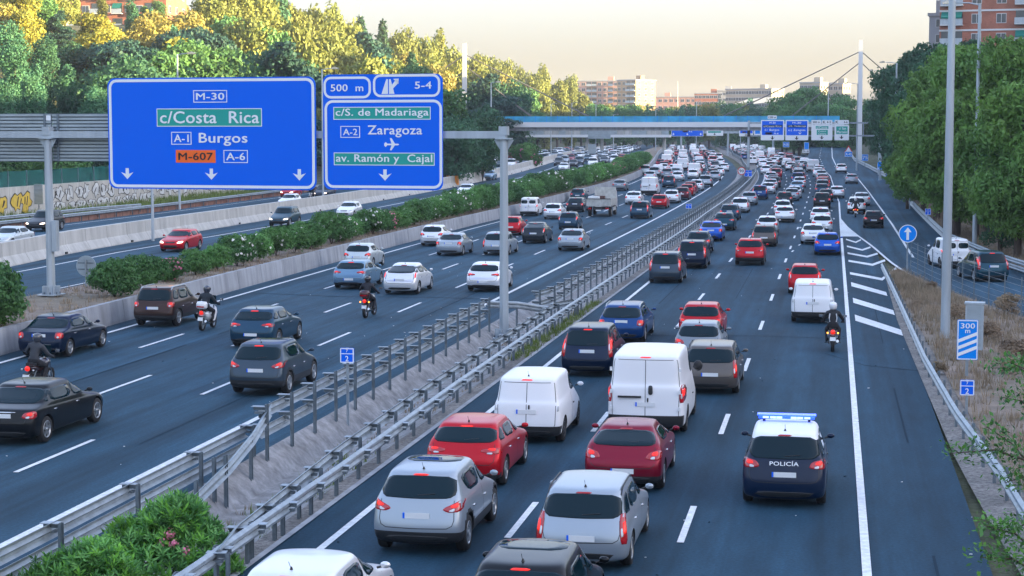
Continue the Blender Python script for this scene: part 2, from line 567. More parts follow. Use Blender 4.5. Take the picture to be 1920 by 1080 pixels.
# ------------------------------------------------------------------ median ditch between the carriageways
vs, fs = [], []
prof_n = 7
yy = [Y0 + i * 1.0 for i in range(0, 320)]
rnd = random.Random(3)
for y in yy:
    b_ = bend(y)
    sc = 0.10 * abs(math.sin((y - 42.5) * math.pi / 2.05))      # scallops between the posts
    k = 1 - smooth((y - 180) / 100)
    dd = 0.55 * (0.45 + 0.55 * k)
    prof = [(-14.2, 0.006), (-14.05 - sc, 0.01), (-13.75, -dd * 0.55 + sc), (-13.45, -dd), (-12.9, -dd + .04), (-12.1, -dd * .75 + rnd.uniform(-.02, .02)),
            (-11.45, -0.12 + rnd.uniform(-.02, .02)), (-11.15, 0.01)]
    for (x, z) in prof:
        vs.append((x + b_, y, zr(y) + z))
n = 8
for j in range(len(yy) - 1):
    for i in range(n - 1):
        a = j * n + i
        fs.append((a, a + 1, a + n + 1, a + n))
b = MB()
b.add(vs, fs, CONC_P, True)
struct(b.build('median_ditch'))
struct(strip('gravel_verge', lambda y: -11.15 + bend(y), lambda y: -10.72 + bend(y), Y0, 323, 0.012, GRAVEL))
struct(strip('kerb_edge', lambda y: -10.74 + bend(y), lambda y: -10.6 + bend(y), Y0, 323, 0.03, CONC))
# broad far median where the roads bend
struct(strip('far_median', lambda y: -14.3 + bend(y) + 4.5 * smooth((y - 300) / 40), lambda y: -10.9 + bend(y) - smooth((y - 290) / 60) * 1.9, 300, 900, 0.014, GRAVEL))

# planted median: wall, soil
def wall_run(name, label, xf, y0, y1, prof, mat, zf=zr, seg=4.0, gap=0.02):
    """concrete wall cast in lengths: each length is a panel of its own"""
    root = thing(name, label, 'wall')
    y = y0
    while y < y1:
        L = seg if y < 260 else seg * 4
        e = min(y + L, y1)
        b = MB()
        n = len(prof)
        sub = 1 if L < 6 else 4
        vs = []
        for k in range(sub + 1):
            yk = y + gap * (k == 0) + (e - gap - y) * k / sub
            for (dx, z) in prof:
                vs.append((xf(yk) + dx, yk, zf(yk) + z))
        fs = []
        for k in range(sub):
            for i in range(n):
                fs.append((k * n + i, k * n + (i + 1) % n, (k + 1) * n + (i + 1) % n, (k + 1) * n + i))
        b.add(vs, fs, mat)
        b.add(vs[:n], [tuple(range(n))], mat)
        b.add(vs[-n:], [tuple(reversed(range(n)))], mat)
        b.build('panel', root)
        y = e
    return root

wall_run('planter_wall', 'low grey concrete wall holding the oleander bed beside the left carriageway', wallb, Y0, 640,
         [(0.0, -0.1), (0.0, 0.12), (-0.10, 0.95), (-0.32, 0.95), (-0.32, -0.1)], CONC)
wall_run('planter_kerb', 'low concrete edge on the far side of the oleander bed', lambda y: -35.25 + bend(y), Y0, 640,
         [(0.0, -0.1), (0.0, 0.8), (0.2, 0.8), (0.2, -0.1)], CONC)
struct(strip('median_soil', lambda y: -35.1 + bend(y), lambda y: wallb(y) - 0.31, Y0, 640, 0.86, DRY))
wall_run('retaining_wall', 'long pale concrete barrier wall between the two oncoming roads', walla, 20, 800,
         [(0.0, -0.1), (-0.02, 0.08), (-0.28, 0.5), (-0.36, 0.6), (-0.42, 1.45), (-0.85, 1.45), (-0.85, -0.1)], CONC2)
# drain holes along the retaining wall foot
b = MB()
for i in range(18):
    y = 98 + i * 13
    b.box((walla(y) + 0.03, y, zr(y) + .12), (0.08, 0.3, 0.14), BLACK)
b.build('drain', bpy.data.objects['retaining_wall'])
# ------------------------------------------------------------------ crash barriers
WP = [(0, .155), (.07, .11), (.08, .06), (.02, 0), (.08, -.06), (.07, -.11), (0, -.155)]
WPROF = WP + [(a - 0.014, b_) for a, b_ in reversed(WP)]
PLAIN = [(0, .12), (0, -.12), (-.012, -.12), (-.012, .12)]

def resample(pts, step):
    out_ = []
    acc = 0.0
    L = [0.0]
    for a, c in zip(pts, pts[1:]):
        L.append(L[-1] + math.hypot(c[0] - a[0], c[1] - a[1]))
    n = max(1, int(round(L[-1] / step)))
    for i in range(n + 1):
        s = L[-1] * i / n
        k = 0
        while k < len(L) - 2 and L[k + 1] < s:
            k += 1
        t = (s - L[k]) / max(1e-6, L[k + 1] - L[k])
        out_.append(tuple(pts[k][q] + (pts[k + 1][q] - pts[k][q]) * t for q in range(len(pts[0]))))
    return out_

def sweep(b, pts, prof, side, mat):
    """pts: (x, y, z); side +1 = the profile's face looks to the right of the direction of travel"""
    vs, fs = [], []
    n = len(prof)
    for k, p in enumerate(pts):
        a, c = pts[max(0, k - 1)], pts[min(len(pts) - 1, k + 1)]
        dx, dy = c[0] - a[0], c[1] - a[1]
        l = math.hypot(dx, dy) or 1
        nx_, ny_ = dy / l * side, -dx / l * side
        for (o, z) in prof:
            vs.append((p[0] + nx_ * o, p[1] + ny_ * o, p[2] + z))
    for k in range(len(pts) - 1):
        for i in range(n):
            j = (i + 1) % n
            fs.append((k * n + i, k * n + j, (k + 1) * n + j, (k + 1) * n + i))
    b.add(vs, fs, mat)
    b.add(vs[:n], [tuple(range(n))], mat)
    b.add(vs[-n:], [tuple(reversed(range(n)))], mat)

def post_mesh(h, cap=0, caps=(0,), side=1, w=0.12):
    b = MB()
    # C-section: web and two flanges
    b.box((0, 0, h / 2), (0.012, w, h), GALV2)
    b.box((0.03, -w / 2, h / 2), (0.06, 0.012, h), GALV2)
    b.box((0.03, w / 2, h / 2), (0.06, 0.012, h), GALV2)
    for c in caps:
        if cap:
            b.box((-side * -0.17 if side > 0 else -0.17, 0, c), (0.36, 0.20, 0.014), GALV)
            b.box((0.17 * side, 0, c - .05), (0.30, 0.012, 0.10), GALV2)
            b.box((0.17 * side, 0, c - .16), (0.22, 0.10, 0.05), GALV2)
    return b.mesh('post')

def guardrail(name, label, pts, ztops, side, post_h, foot, zf=zr, spacing=2.0, off=0.12, caps=None, group='crash barriers', post_off=0.0, mat=GALV, prof=WPROF):
    root = thing(name, label, 'guardrail', group=group)
    P = resample(pts, spacing)
    for q, zt in enumerate(ztops):
        seg = 4                       # rails are bolted on in lengths
        for k in range(0, len(P) - 1, seg):
            part = P[k:k + seg + 1]
            b = MB()
            zt_ = [(zt[2] if len(zt) > 2 else 0)] if isinstance(zt, tuple) else [0]
            pp = []
            for j, p in enumerate(part):
                z = zf(p[1]) + (p[2] if len(p) > 2 else 0) + (zt if not isinstance(zt, tuple) else zt[0])
                z += 0.006 * (j == len(part) - 1)
                pp.append((p[0], p[1], z - .155))
            sweep(b, pp, prof, side, mat)
            b.build('rail', root)
    if post_h:
        me = post_mesh(post_h, cap=bool(caps), caps=[c - foot for c in (caps or (0,))], side=side)
        for k, p in enumerate(P):
            a, c = P[max(0, k - 1)], P[min(len(P) - 1, k + 1)]
            dx, dy = c[0] - a[0], c[1] - a[1]
            l = math.hypot(dx, dy)
            nx_, ny_ = dy / l * side, -dx / l * side
            dz = p[2] if len(p) > 2 else 0
            link(me, 'post', root, (p[0] - nx_ * (off + post_off), p[1] - ny_ * (off + post_off), zf(p[1]) + foot + dz), math.atan2(-dx, dy))
    return root

def bline(x, y0, y1, step=20):
    n = max(1, int((y1 - y0) / step))
    return [(x + bend(y0 + (y1 - y0) * i / n), y0 + (y1 - y0) * i / n) for i in range(n + 1)]

guardrail('median_guardrail', 'near length of the left median barrier passing behind the flowering oleander', bline(-14.3, 12, 42.2), [0.82, (0.44,)], -1, 1.25, -0.45,
          caps=(0.80,), spacing=4.0)
guardrail('median_guardrail', 'tall double rail barrier with stepped brackets along the ditch before the gantry post', bline(-14.05, 42.5, 72.0), [1.22, 0.72], -1, 1.85, -0.55,
          caps=(1.24, 0.78), spacing=2.05)
guardrail('median_guardrail', 'long capped median barrier running away behind the gantry post', [(-12.75, 77)] + bline(-12.35, 80, 300), [1.12, 0.66], -1, 1.7, -0.5,
          caps=(1.14, 0.70), spacing=2.3)
# end pieces
root = thing('rail_end', 'sloping barrier end running down from the tall double rail into the ditch', 'guardrail', group='crash barriers')
b = MB()
sweep(b, [(-14.0, 43.2, 1.05), (-13.65, 40.8, .75), (-13.5, 38.6, .45), (-13.35, 34.5, .02)], WPROF, 1, GALV)
b.build('rail', root)
pm = post_mesh(1.35)
for (x, y, z) in ((-13.75, 40.7, -.55), (-13.58, 38.4, -.6), (-13.48, 36.2, -.75), (-13.75, 38.1, -.6)):
    link(pm, 'post', root, (x, y, z))
root = thing('rail_end', 'barrier end slanting across the ditch behind the foot of the gantry post', 'guardrail', group='crash barriers')
b = MB()
sweep(b, [(-14.05, 72.1, 1.0), (-13.1, 74.5, .75), (-11.9, 75.6, .45)], WPROF, 1, GALV)
b.build('rail', root)
for (x, y, z) in ((-13.2, 74.4, -.55), (-12.3, 75.3, -.75)):
    link(pm, 'post', root, (x, y, z))

guardrail('verge_guardrail', 'front crash barrier along the gravel verge of the right carriageway',
          [(-10.5, 12), (-10.67, 27.6), (-10.71, 38), (-10.9, 50.6), (-11.05, 73.7), (-11.18, 135), (-11.45, 165), (-11.45, 216), (-11.8, 262), (-12.4, 292), (-12.9, 305)],
          [0.75], 1, 0.85, -0.12, caps=(0.70,), spacing=2.0)
guardrail('verge_guardrail', 'second crash barrier standing just behind the front verge rail',
          [(-10.55, 29.5), (-10.85, 31.3), (-11.34, 40.3), (-11.6, 50.5), (-11.7, 64), (-11.72, 76), (-11.15, 77.6)], [0.78], -1, 1.0, -0.3, caps=(0.72,), spacing=2.0)
guardrail('far_guardrail', 'pale crash barrier closing off the wide shoulder where the roads bend left',
          [(-15.2, 322), (-15.7, 330), (-17.3, 352), (-19.4, 387), (-25.1, 458), (-30, 540), (-44, 700)], [0.8], 1, 0.8, 0, spacing=4.0)
guardrail('far_guardrail', 'crash barrier between the jammed carriageway and the uphill slip road',
          [(-2.6, 352), (-5.0, 380), (-8.5, 410), (-14, 470), (-24, 600)], [0.8], -1, 0.8, 0, spacing=4.0)

guardrail('roadside_guardrail', 'near right crash barrier between the asphalt and the dry grass bank',
          [(4.9, 12), (4.3, 24), (3.9, 33), (3.75, 40), (3.35, 48.5), (3.1, 60), (3.0, 78), (2.86, 96), (2.8, 102)], [0.76], -1, 0.76, 0, spacing=2.0, off=0.1)
guardrail('roadside_guardrail', 'long crash barrier following the outer edge of the slip road',
          [(x, y) for y, x in RIGHT if 50 < y < 430][::-1], [0.8, (0.42,)], 1, 0.8, 0, zf=zramp, spacing=2.0, off=0.1)
guardrail('roadside_guardrail', 'short second barrier behind the slip road rail near the speed sign',
          [(10.2, 268), (9.6, 300), (8.5, 325)], [0.9], 1, 0.9, 0.1, spacing=4.0)
guardrail('oncoming_guardrail', 'crash barrier along the far edge of the outermost oncoming road', [(l3l(y) - 0.9, y) for y in range(90, 420, 15)], [0.78], 1, 0.78, 0, spacing=4.0)
guardrail('oncoming_guardrail', 'second crash barrier in the grass before the graffiti wall', [(l3l(y) - 2.6, y) for y in range(95, 162, 8)] + [(l3l(166) - 1.0, 168)], [1.0], 1, 0.8, 0.2, spacing=4.0)

struct(strip('concrete_gutter', lambda y: 2.98 if y > 100 else interp([(4, 4.6), (30, 3.65), (37, 3.35), (45, 3.1), (56, 3.0), (78, 2.82), (100, 2.95)], y),
             lambda y: interp([(4, 6.0), (30, 4.9), (45, 4.2), (56, 3.9), (78, 3.7), (105, 3.3)], y), Y0, 105, 0.02, GRAVEL, step=3))

# ------------------------------------------------------------------ lettering helper
_font = {}
def text_mesh(body, size, bold=0.006, spacing=1.05):
    key = (body, round(size, 3), bold)
    if key in _font:
        return _font[key]
    c = bpy.data.curves.new('lettering', 'FONT')
    c.body = body
    c.size = size
    c.extrude = 0.002
    c.space_character = spacing
    c.align_x = 'CENTER'
    c.align_y = 'CENTER'
    c.resolution_u = 3
    o = bpy.data.objects.new('lettering', c)
    COL.objects.link(o)
    bpy.context.view_layer.update()
    me = bpy.data.meshes.new_from_object(o.evaluated_get(bpy.context.evaluated_depsgraph_get()))
    bpy.data.objects.remove(o)
    me.name = 'lettering'
    _font[key] = me
    return me

def thick_text(body, w=.016):
    src = text_mesh(body, 1.0)
    v = [tuple(q.co) for q in src.vertices]
    f = [tuple(p.vertices) for p in src.polygons]
    V, Fc = [], []
    for k, (dx, dy) in enumerate(((0, 0), (w, .004), (-w, -.004), (0, w * .7), (0, -w * .7))):
        o = len(V)
        V += [(x + dx, y + dy, z + .0007 * k) for x, y, z in v]
        Fc += [tuple(i + o for i in q) for q in f]
    me = bpy.data.meshes.new('lettering')
    me.from_pydata(V, [], Fc)
    return me

def put_text(parent, body, x, z, width, height, mat, y=-0.012, bold=0.006, name='lettering'):
    """letters scaled to fill width x height, standing on the parent's local XZ plane facing -Y"""
    me = thick_text(body)
    co = np.empty(len(me.vertices) * 3)
    me.vertices.foreach_get('co', co)
    co = co.reshape(-1, 3)
    mn, mx = co.min(0), co.max(0)
    co[:, 0] = (co[:, 0] - (mn[0] + mx[0]) / 2) * width / (mx[0] - mn[0])
    co[:, 1] = (co[:, 1] - (mn[1] + mx[1]) / 2) * height / (mx[1] - mn[1])
    new = np.stack([co[:, 0] + x, y - co[:, 2], co[:, 1] + z], 1)
    me.vertices.foreach_set('co', new.astype(np.float32).ravel())
    me.materials.clear()
    me.materials.append(mat)
    me.update()
    o = link(me, name, parent)
    return o

def rrect(x0, x1, z0, z1, r, n=5):
    pts = []
    for cx, cz, a0 in ((x1 - r, z1 - r, 0), (x0 + r, z1 - r, 90), (x0 + r, z0 + r, 180), (x1 - r, z0 + r, 270)):
        for i in range(n + 1):
            a = R(a0 + 90 * i / n)
            pts.append((cx + r * math.cos(a), cz + r * math.sin(a)))
    return pts

def board(parent, name, x0, x1, z0, z1, r, mat, y0=0.0, y1=0.05, back=None):
    b = MB()
    b.prism(rrect(x0, x1, z0, z1, r), y0, y1, mat, 'y')
    return b.build(name, parent)

def ring(parent, name, x0, x1, z0, z1, r, w, mat, y0=-0.008, y1=0.0):
    a = rrect(x0, x1, z0, z1, r)
    c = rrect(x0 + w, x1 - w, z0 + w, z1 - w, max(0.001, r - w))
    n = len(a)
    vs = [(p[0], y0, p[1]) for p in a] + [(p[0], y0, p[1]) for p in c] + [(p[0], y1, p[1]) for p in a] + [(p[0], y1, p[1]) for p in c]
    fs = []
    for i in range(n):
        j = (i + 1) % n
        fs += [(i, n + i, n + j, j), (i, j, 2 * n + j, 2 * n + i), (n + i, 3 * n + i, 3 * n + j, n + j)]
    b = MB()
    b.add(vs, fs, mat)
    return b.build(name, parent)

def flat(parent, name, poly, mat, y0=-0.009, y1=0.0):
    b = MB()
    b.prism(poly, y0, y1, mat, 'y')
    return b.build(name, parent)

def arrow_down(x, z, h):
    w = h * 0.62
    return [(x - .16 * h, z + h / 2), (x + .16 * h, z + h / 2), (x + .16 * h, z - .02 * h), (x + w, z + .14 * h), (x, z - h / 2), (x - w, z + .14 * h), (x - .16 * h, z - .02 * h)]

# ------------------------------------------------------------------ the near sign gantry
PA, PB = (-33.98, 73.7), (-13.25, 71.8)
GU = Vector((PB[0] - PA[0], PB[1] - PA[1], 0)).normalized()
GRZ = math.atan2(GU.y, GU.x)
def gantry_xz(px, py, p0=PA, u=GU, off=0.0):
    """photo pixel -> (distance along the gantry, height)"""
    d = ray(px, py)
    n = Vector((-u.y, u.x, 0))
    t = ((p0[0] * n.x + p0[1] * n.y) + off) / (d[0] * n.x + d[1] * n.y)
    return (d[0] * t - p0[0]) * u.x + (d[1] * t - p0[1]) * u.y, CAM_Z + d[2] * t

gan = thing('sign_gantry', 'grey steel gantry on two posts carrying the large blue direction signs', 'gantry', (PA[0], PA[1], 0), GRZ)
b = MB()
gw = 20.82
b.box((gw / 2 - 3.0, 0, 8.0), (gw + 6.2, 0.34, 0.30), POLEM)
b.build('beam', gan)
for x, hz in ((0, 7.84), (gw, 7.84)):
    b = MB()
    b.lathe([(0.20, -0.1 if x == 0 else -0.6), (0.165, hz)], POLEM, 8, c=(x, 0, 0), sm=False)
    b.box((x, 0, hz + .0), (0.62, 0.5, 0.06), POLEM)
    b.box((x, 0, hz + .32), (0.34, 0.40, 0.36), POLEM)
    for sx in (-1, 1):
        b.prism([(x + sx * .17, hz - .05), (x + sx * .42, hz - .05), (x + sx * .17, hz - .45)][::sx], -.01, .01, POLEM, 'y')
    b.build('post', gan)
    bz = 0.95 if x == 0 else -0.35
    b = MB()
    b.box((x, 0, bz), (0.9, 0.9, 0.05), POLEM)
    for k in range(8):
        a = k * math.pi / 4
        b.box((x + .28 * math.cos(a), .28 * math.sin(a), bz + .2), (0.24, 0.02, 0.35), POLEM, rz=a)
        b.lathe([(.03, bz), (.03, bz + .12)], GALV2, 6, c=(x + .38 * math.cos(a + .39), .38 * math.sin(a + .39), 0))
    b.build('base_plate', gan)
b = MB()
b.box((0.32, -.1, 3.55), (0.22, 0.28, 1.35), POLEM)
b.build('control_box', gan)

def local_rect(x0, x1, y0, y1, off=-0.35):
    ym = (y0 + y1) / 2
    xm = (x0 + x1) / 2
    a = gantry_xz(x0, ym, off=off)[0]
    c = gantry_xz(x1, ym, off=off)[0]
    t = gantry_xz(xm, y0, off=off)[1]
    bb = gantry_xz(xm, y1, off=off)[1]
    return a, c, bb, t

def big_sign(name, label, px0, px1, py0, py1):
    a, c, z0, z1 = local_rect(px0, px1, py0, py1)
    n = Vector((-GU.y, GU.x, 0)) * -0.35
    r = thing(name, label, 'road sign', (PA[0] + GU.x * (a + c) / 2 + n.x, PA[1] + GU.y * (a + c) / 2 + n.y, (z0 + z1) / 2), GRZ, 'signs on the near gantry')
    sx = (c - a) / (px1 - px0)
    sz = (z1 - z0) / (py1 - py0)
    X = lambda px: (px - (px0 + px1) / 2) * sx
    Z = lambda py: ((py0 + py1) / 2 - py) * sz
    return r, X, Z

r, X, Z = big_sign('direction_sign', 'large blue sign to c/Costa Rica and Burgos with three down arrows', 203, 592, 145, 355)
board(r, 'board', X(203), X(592), Z(355), Z(145), .35, BLUE)
ring(r, 'border', X(205.5), X(590), Z(352.5), Z(147.5), .36, .12, SWHITE)
BT = dict(bold=0.006)
def framed(r, X, Z, px0, px1, py0, py1, fill, body, tcol, frame=SWHITE, pad=3.4, w=1.3, tx=None):
    if fill:
        flat(r, 'plaque', [(X(px0), Z(py0)), (X(px0), Z(py1)), (X(px1), Z(py1)), (X(px1), Z(py0))][::1], fill, -.006, 0)
    if frame:
        ring(r, 'frame', X(px0), X(px1), Z(py1), Z(py0), .01, abs(X(w) - X(0)), frame, -.014, 0)
    t = tx or (px0 + pad + 1.5, px1 - pad - 1.5, py0 + pad + 1.5, py1 - pad - 1.5)
    put_text(r, body, (X(t[0]) + X(t[1])) / 2, (Z(t[2]) + Z(t[3])) / 2, X(t[1]) - X(t[0]), Z(t[2]) - Z(t[3]), tcol, -.012, **BT)
framed(r, X, Z, 367, 430, 169, 192, None, 'M-30', SWHITE)
framed(r, X, Z, 297, 494, 203, 237, GREEN, 'c/Costa  Rica', SWHITE, tx=(303, 489, 208, 231))
framed(r, X, Z, 324, 362, 247, 271, None, 'A-1', SWHITE)
put_text(r, 'Burgos', X(421.5), Z(261), X(467) - X(376), Z(249) - Z(273.5), SWHITE, bold=.012)
framed(r, X, Z, 332, 407, 281, 305, ORANGE, 'M-607', BLACK, frame=None)
framed(r, X, Z, 422, 467, 281, 305, None, 'A-6', SWHITE)
for ax in (238.5, 398.5, 561.5):
    flat(r, 'arrow', [(a, c_) for a, c_ in arrow_down(X(ax), Z(326.5), abs(Z(337) - Z(316)))][::-1], SWHITE)

r, X, Z = big_sign('direction_sign', 'blue exit sign to Zaragoza and the airport with 500 m panel', 606, 832, 138, 356)
board(r, 'board', X(606), X(830), Z(356), Z(139), .3, BLUE)
ring(r, 'border', X(609), X(829), Z(353), Z(187), .36, .11, SWHITE)
ring(r, 'border', X(607.5), X(697), Z(184), Z(143), .32, .10, SWHITE)
ring(r, 'border', X(701), X(826), Z(182), Z(139.5), .32, .10, SWHITE)
put_text(r, '500  m', X(652), Z(164), X(683) - X(621), Z(157) - Z(170.5), SWHITE, **BT)
put_text(r, '5-4', X(794.5), Z(160), X(810) - X(779), Z(153.5) - Z(167), SWHITE, **BT)
for poly in ([(717, 176), (726, 148.5), (729, 148.5), (729, 176)], [(731, 148.5), (734, 148.5), (736.5, 158), (741, 176), (731, 176)],
             [(736, 160), (744, 149.5), (749, 155), (738.5, 166)], [(739, 148), (749, 147.5), (748.5, 157.5)]):
    flat(r, 'exit_symbol', [(X(p), Z(q)) for p, q in poly], SWHITE)
framed(r, X, Z, 626, 808, 200, 224, GREEN, 'c/S. de Madariaga', SWHITE, tx=(630, 804.5, 203, 221))
framed(r, X, Z, 639, 676, 236, 258, None, 'A-2', SWHITE)
put_text(r, 'Zaragoza', X(741.5), Z(246), X(792) - X(690), Z(235) - Z(257.5), SWHITE, bold=.012)
framed(r, X, Z, 626, 815, 286, 310, GREEN, 'av. Ramón y  Cajal', SWHITE, tx=(630, 811, 289, 308))
flat(r, 'plane_symbol', [(X(p), Z(q)) for p, q in ((721.5, 272.5), (721.5, 269), (724, 266), (727, 269), (735, 269), (732, 258.5), (735, 258.5), (741.5, 269), (747, 269),
     (749.5, 270.5), (747, 272), (741.5, 272), (735, 281.5), (732, 281.5), (735, 272), (727, 272), (724, 275.5))], SWHITE)
flat(r, 'arrow', [(a, c_) for a, c_ in arrow_down(X(722.5), Z(328), abs(Z(338.5) - Z(317.5)))][::-1], SWHITE)

# backs of the signs for the opposite direction, hung on the gantry's far arm
n_ = 0
for (px0, px1, lab) in ((-60, 97, 'ribbed grey sign back at the far left, cut by the frame'), (99, 255, 'ribbed grey sign back between the post and the big blue sign')):
    a, c, z0, z1 = local_rect(px0, px1, 213, 303, off=0.35)
    n = Vector((-GU.y, GU.x, 0)) * 0.35
    r = thing('reversed_sign', lab, 'road sign', (PA[0] + GU.x * (a + c) / 2 + n.x, PA[1] + GU.y * (a + c) / 2 + n.y, (z0 + z1) / 2), GRZ, 'backs of signs facing the other way')
    w, h = c - a, z1 - z0
    b = MB()
    b.box((0, 0.05, 0), (w, 0.03, h), GALV2)  # dark tone puts the shade between the ribs into the colour
    b.build('board', r)
    k = 14
    me = MB().box((0, 0, 0), (w - .02, 0.10, h / k * .62), SBACK).mesh('rib')
    for i in range(k):
        link(me, 'rib', r, (0, 0.01, -h / 2 + h * (i + .5) / k))
    b = MB()
    b.box((-w / 2 + .3, -.06, 0), (.08, .08, h), GALV2)
    b.box((w / 2 - .3, -.06, 0), (.08, .08, h), GALV2)
    b.build('bracket', r)
    b = MB()
    b.box((w / 2 - .12, -.04, h / 2 - .2), (.22, .02, .22), SWHITE)
    b.build('sticker', r)

# ------------------------------------------------------------------ small signs and poles
def pole_at(px, py, dz=0.0):
    x, y = G(px, py, dz)
    return x, y

def signpost(b, h, r=0.035, mat=GALV):
    b.lathe([(r, 0), (r, h)], mat, 8)
    b.lathe([(r, h), (0.001, h + .01)], mat, 8)

def km_marker(px, py_top, py_bot, foot, w, txt, label, z0=0.0):
    x, y = G(*foot, z0)
    r = thing('km_marker', label, 'road sign', (x, y, zr(y) + z0), 0, 'kilometre markers')
    zt, zb = at_y(px, py_top, y)[1] - zr(y) - z0, at_y(px, py_bot, y)[1] - zr(y) - z0
    x0 = at_y(px - w / 2, py_top, y)[0] - x
    x1 = at_y(px + w / 2, py_top, y)[0] - x
    xc = (x0 + x1) / 2
    b = MB()
    b.box((xc, 0, zt / 2), (.07, .05, zt), GALV)
    b.build('pole', r)
    board(r, 'board', x0, x1, zb, zt, .03, BLUE, -.06, -.03)
    h = zt - zb
    e = ring(r, 'border', x0 + .005, x1 - .005, zb + .005, zt - .005, .03, .028, SWHITE, -.068, -.06)
    flat(r, 'divider', [(x0, zt - h * .36), (x0, zt - h * .41), (x1, zt - h * .41), (x1, zt - h * .36)], SWHITE, -.067, -.06)
    put_text(r, '7', xc, zt - h * .19, h * .12, h * .19, SWHITE, -.068)
    put_text(r, '2', xc, zb + h * .29, h * .22, h * .36, SWHITE, -.068)
    return r
km_marker(651.5, 652, 680, (651, 808), 26, '7', 'blue kilometre marker reading 7 2 standing in the median ditch', -0.5)
km_marker(1813.5, 712, 741, (1813, 776), 27, '7', 'blue kilometre marker reading 7 2 below the 300 m sign', 0.15)
km_marker(1740, 391, 403, (1741, 412), 11, '7', 'small blue kilometre marker on the bank beyond the light pole', 0.5)
km_marker(1291.5, 382, 391, (1291, 402), 11, '7', 'tiny blue kilometre marker beside the left carriageway edge line', 0.0)
km_marker(1403, 319, 331, (1403, 345), 14, '7', 'blue marker beside the round speed sign in the median', 0.0)
km_marker(1665.5, 323, 333, (1666, 345), 9, '7', 'small blue plate left of the eighty speed sign on the right', 0.3)

# 300 m countdown marker
def countdown(px0, px1, py0, py1, foot, bars, txt, label, z0=0.0):
    x, y = G(*foot, z0)
    r = thing('countdown_sign', label, 'road sign', (x, y, zr(y) + z0), 0, 'countdown signs')
    X = lambda px: at_y(px, py0, y)[0] - x
    Z = lambda py: at_y(px0, py, y)[1] - zr(y) - z0
    xc = (X(px0) + X(px1)) / 2
    b = MB()
    b.box((xc, 0, Z(py0) / 2), (.09, .06, Z(py0)), GALV)
    b.build('pole', r)
    x0, x1, zb, zt = X(px0), X(px1), Z(py1), Z(py0)
    w, h = x1 - x0, zt - zb
    board(r, 'board', x0, x1, zb, zt, w * .06, BLUE2, -.06, -.03)
    ring(r, 'border', x0 + .01, x1 - .01, zb + .01, zt - .01, w * .06, w * .05, SWHITE, -.068, -.06)
    for i in range(bars):
        z = zb + h * (.08 + .17 * i)
        flat(r, 'bar', [(x0 + w * .04, z), (x0 + w * .04, z - h * .09 + h * .09 + h * .085), (x1 - w * .04, z + h * .085 + h * .20), (x1 - w * .04, z + h * .20)], SWHITE, -.067, -.06)
    if txt:
        put_text(r, txt[0], xc, zt - h * .15, w * .68, h * .13, SWHITE, -.068)
        put_text(r, txt[1], xc, zt - h * .29, w * .24, h * .08, SWHITE, -.068)
    return r
countdown(1795, 1834.5, 599, 674, (1815, 705), 3, ('300', 'm'), 'blue 300 m sign with three white bars on the dry bank', 0.25)
countdown(1700, 1713, 339, 365, (1706, 392), 2, None, 'small blue sign with two white bars left of the light poles', 0.4)
countdown(1645, 1654, 303, 318, (1650, 335), 1, None, 'distant blue sign with one white bar at a pole foot', 0.3)

def round_sign(px, py, rp, foot, face, label, cat='road sign', z0=0.0, txt=None, back=False):
    x, y = G(*foot, z0)
    r = thing('round_sign', label, cat, (x, y, zr(y) + z0), 0)
    cx, cz = at_y(px, py, y)
    cx -= x
    cz -= zr(y) + z0
    rad = at_y(px + rp, py, y)[0] - x - cx
    b = MB()
    b.lathe([(.045, 0), (.045, cz + rad * .6)], GALV, 8, c=(cx, 0, 0))
    b.build('pole', r)
    s = 0.05 if back else -0.05
    b = MB()
    b.lathe([(0.001, s), (rad, s), (rad, s + .03), (.001, s + .03)], SBACK if back else face, 28, 'y', (cx, 0, cz), sm=False)
    b.build('board', r)
    if back:
        b = MB()
        b.box((cx, .02, cz + rad * .3), (rad * 1.6, .03, .05), GALV2)
        b.box((cx, .02, cz - rad * .3), (rad * 1.6, .03, .05), GALV2)
        b.build('bracket', r)
        return r
    f = s - 0.008
    b = MB()
    w = rad * (.08 if txt is None else .2)
    b.lathe([(rad - w, f), (rad, f)], SWHITE if txt is None else SRED, 28, 'y', (cx, 0, cz), sm=False)
    b.build('border', r)
    if txt is None:
        h = rad * 1.4
        flat(r, 'arrow', [(cx - .1 * h, cz - h / 2), (cx - .1 * h, cz + .12 * h), (cx - .3 * h, cz + .12 * h), (cx, cz + h / 2), (cx + .3 * h, cz + .12 * h), (cx + .1 * h, cz + .12 * h), (cx + .1 * h, cz - h / 2)][::-1], SWHITE, f - .004, s)
    else:
        put_text(r, txt, cx, cz, rad * 1.1, rad * .72, BLACK, f - .002)
    return r
round_sign(1702, 438, 17.2, (1702, 513), BLUE2, 'round blue sign with a white up arrow at the slip road nose')
round_sign(1678, 318, 6.6, (1678, 350), SWHITE, 'round red rimmed speed sign reading 80 by the slip road', z0=0.3, txt='80')
round_sign(1390.5, 320.5, 7.5, (1391, 345), SWHITE, 'round red rimmed speed sign in the median before the bend', txt='90')
round_sign(160.5, 499, 18.5, (161, 560), SBACK, 'back of a round sign beside the clipped bushes of the median', back=True, z0=0.3)

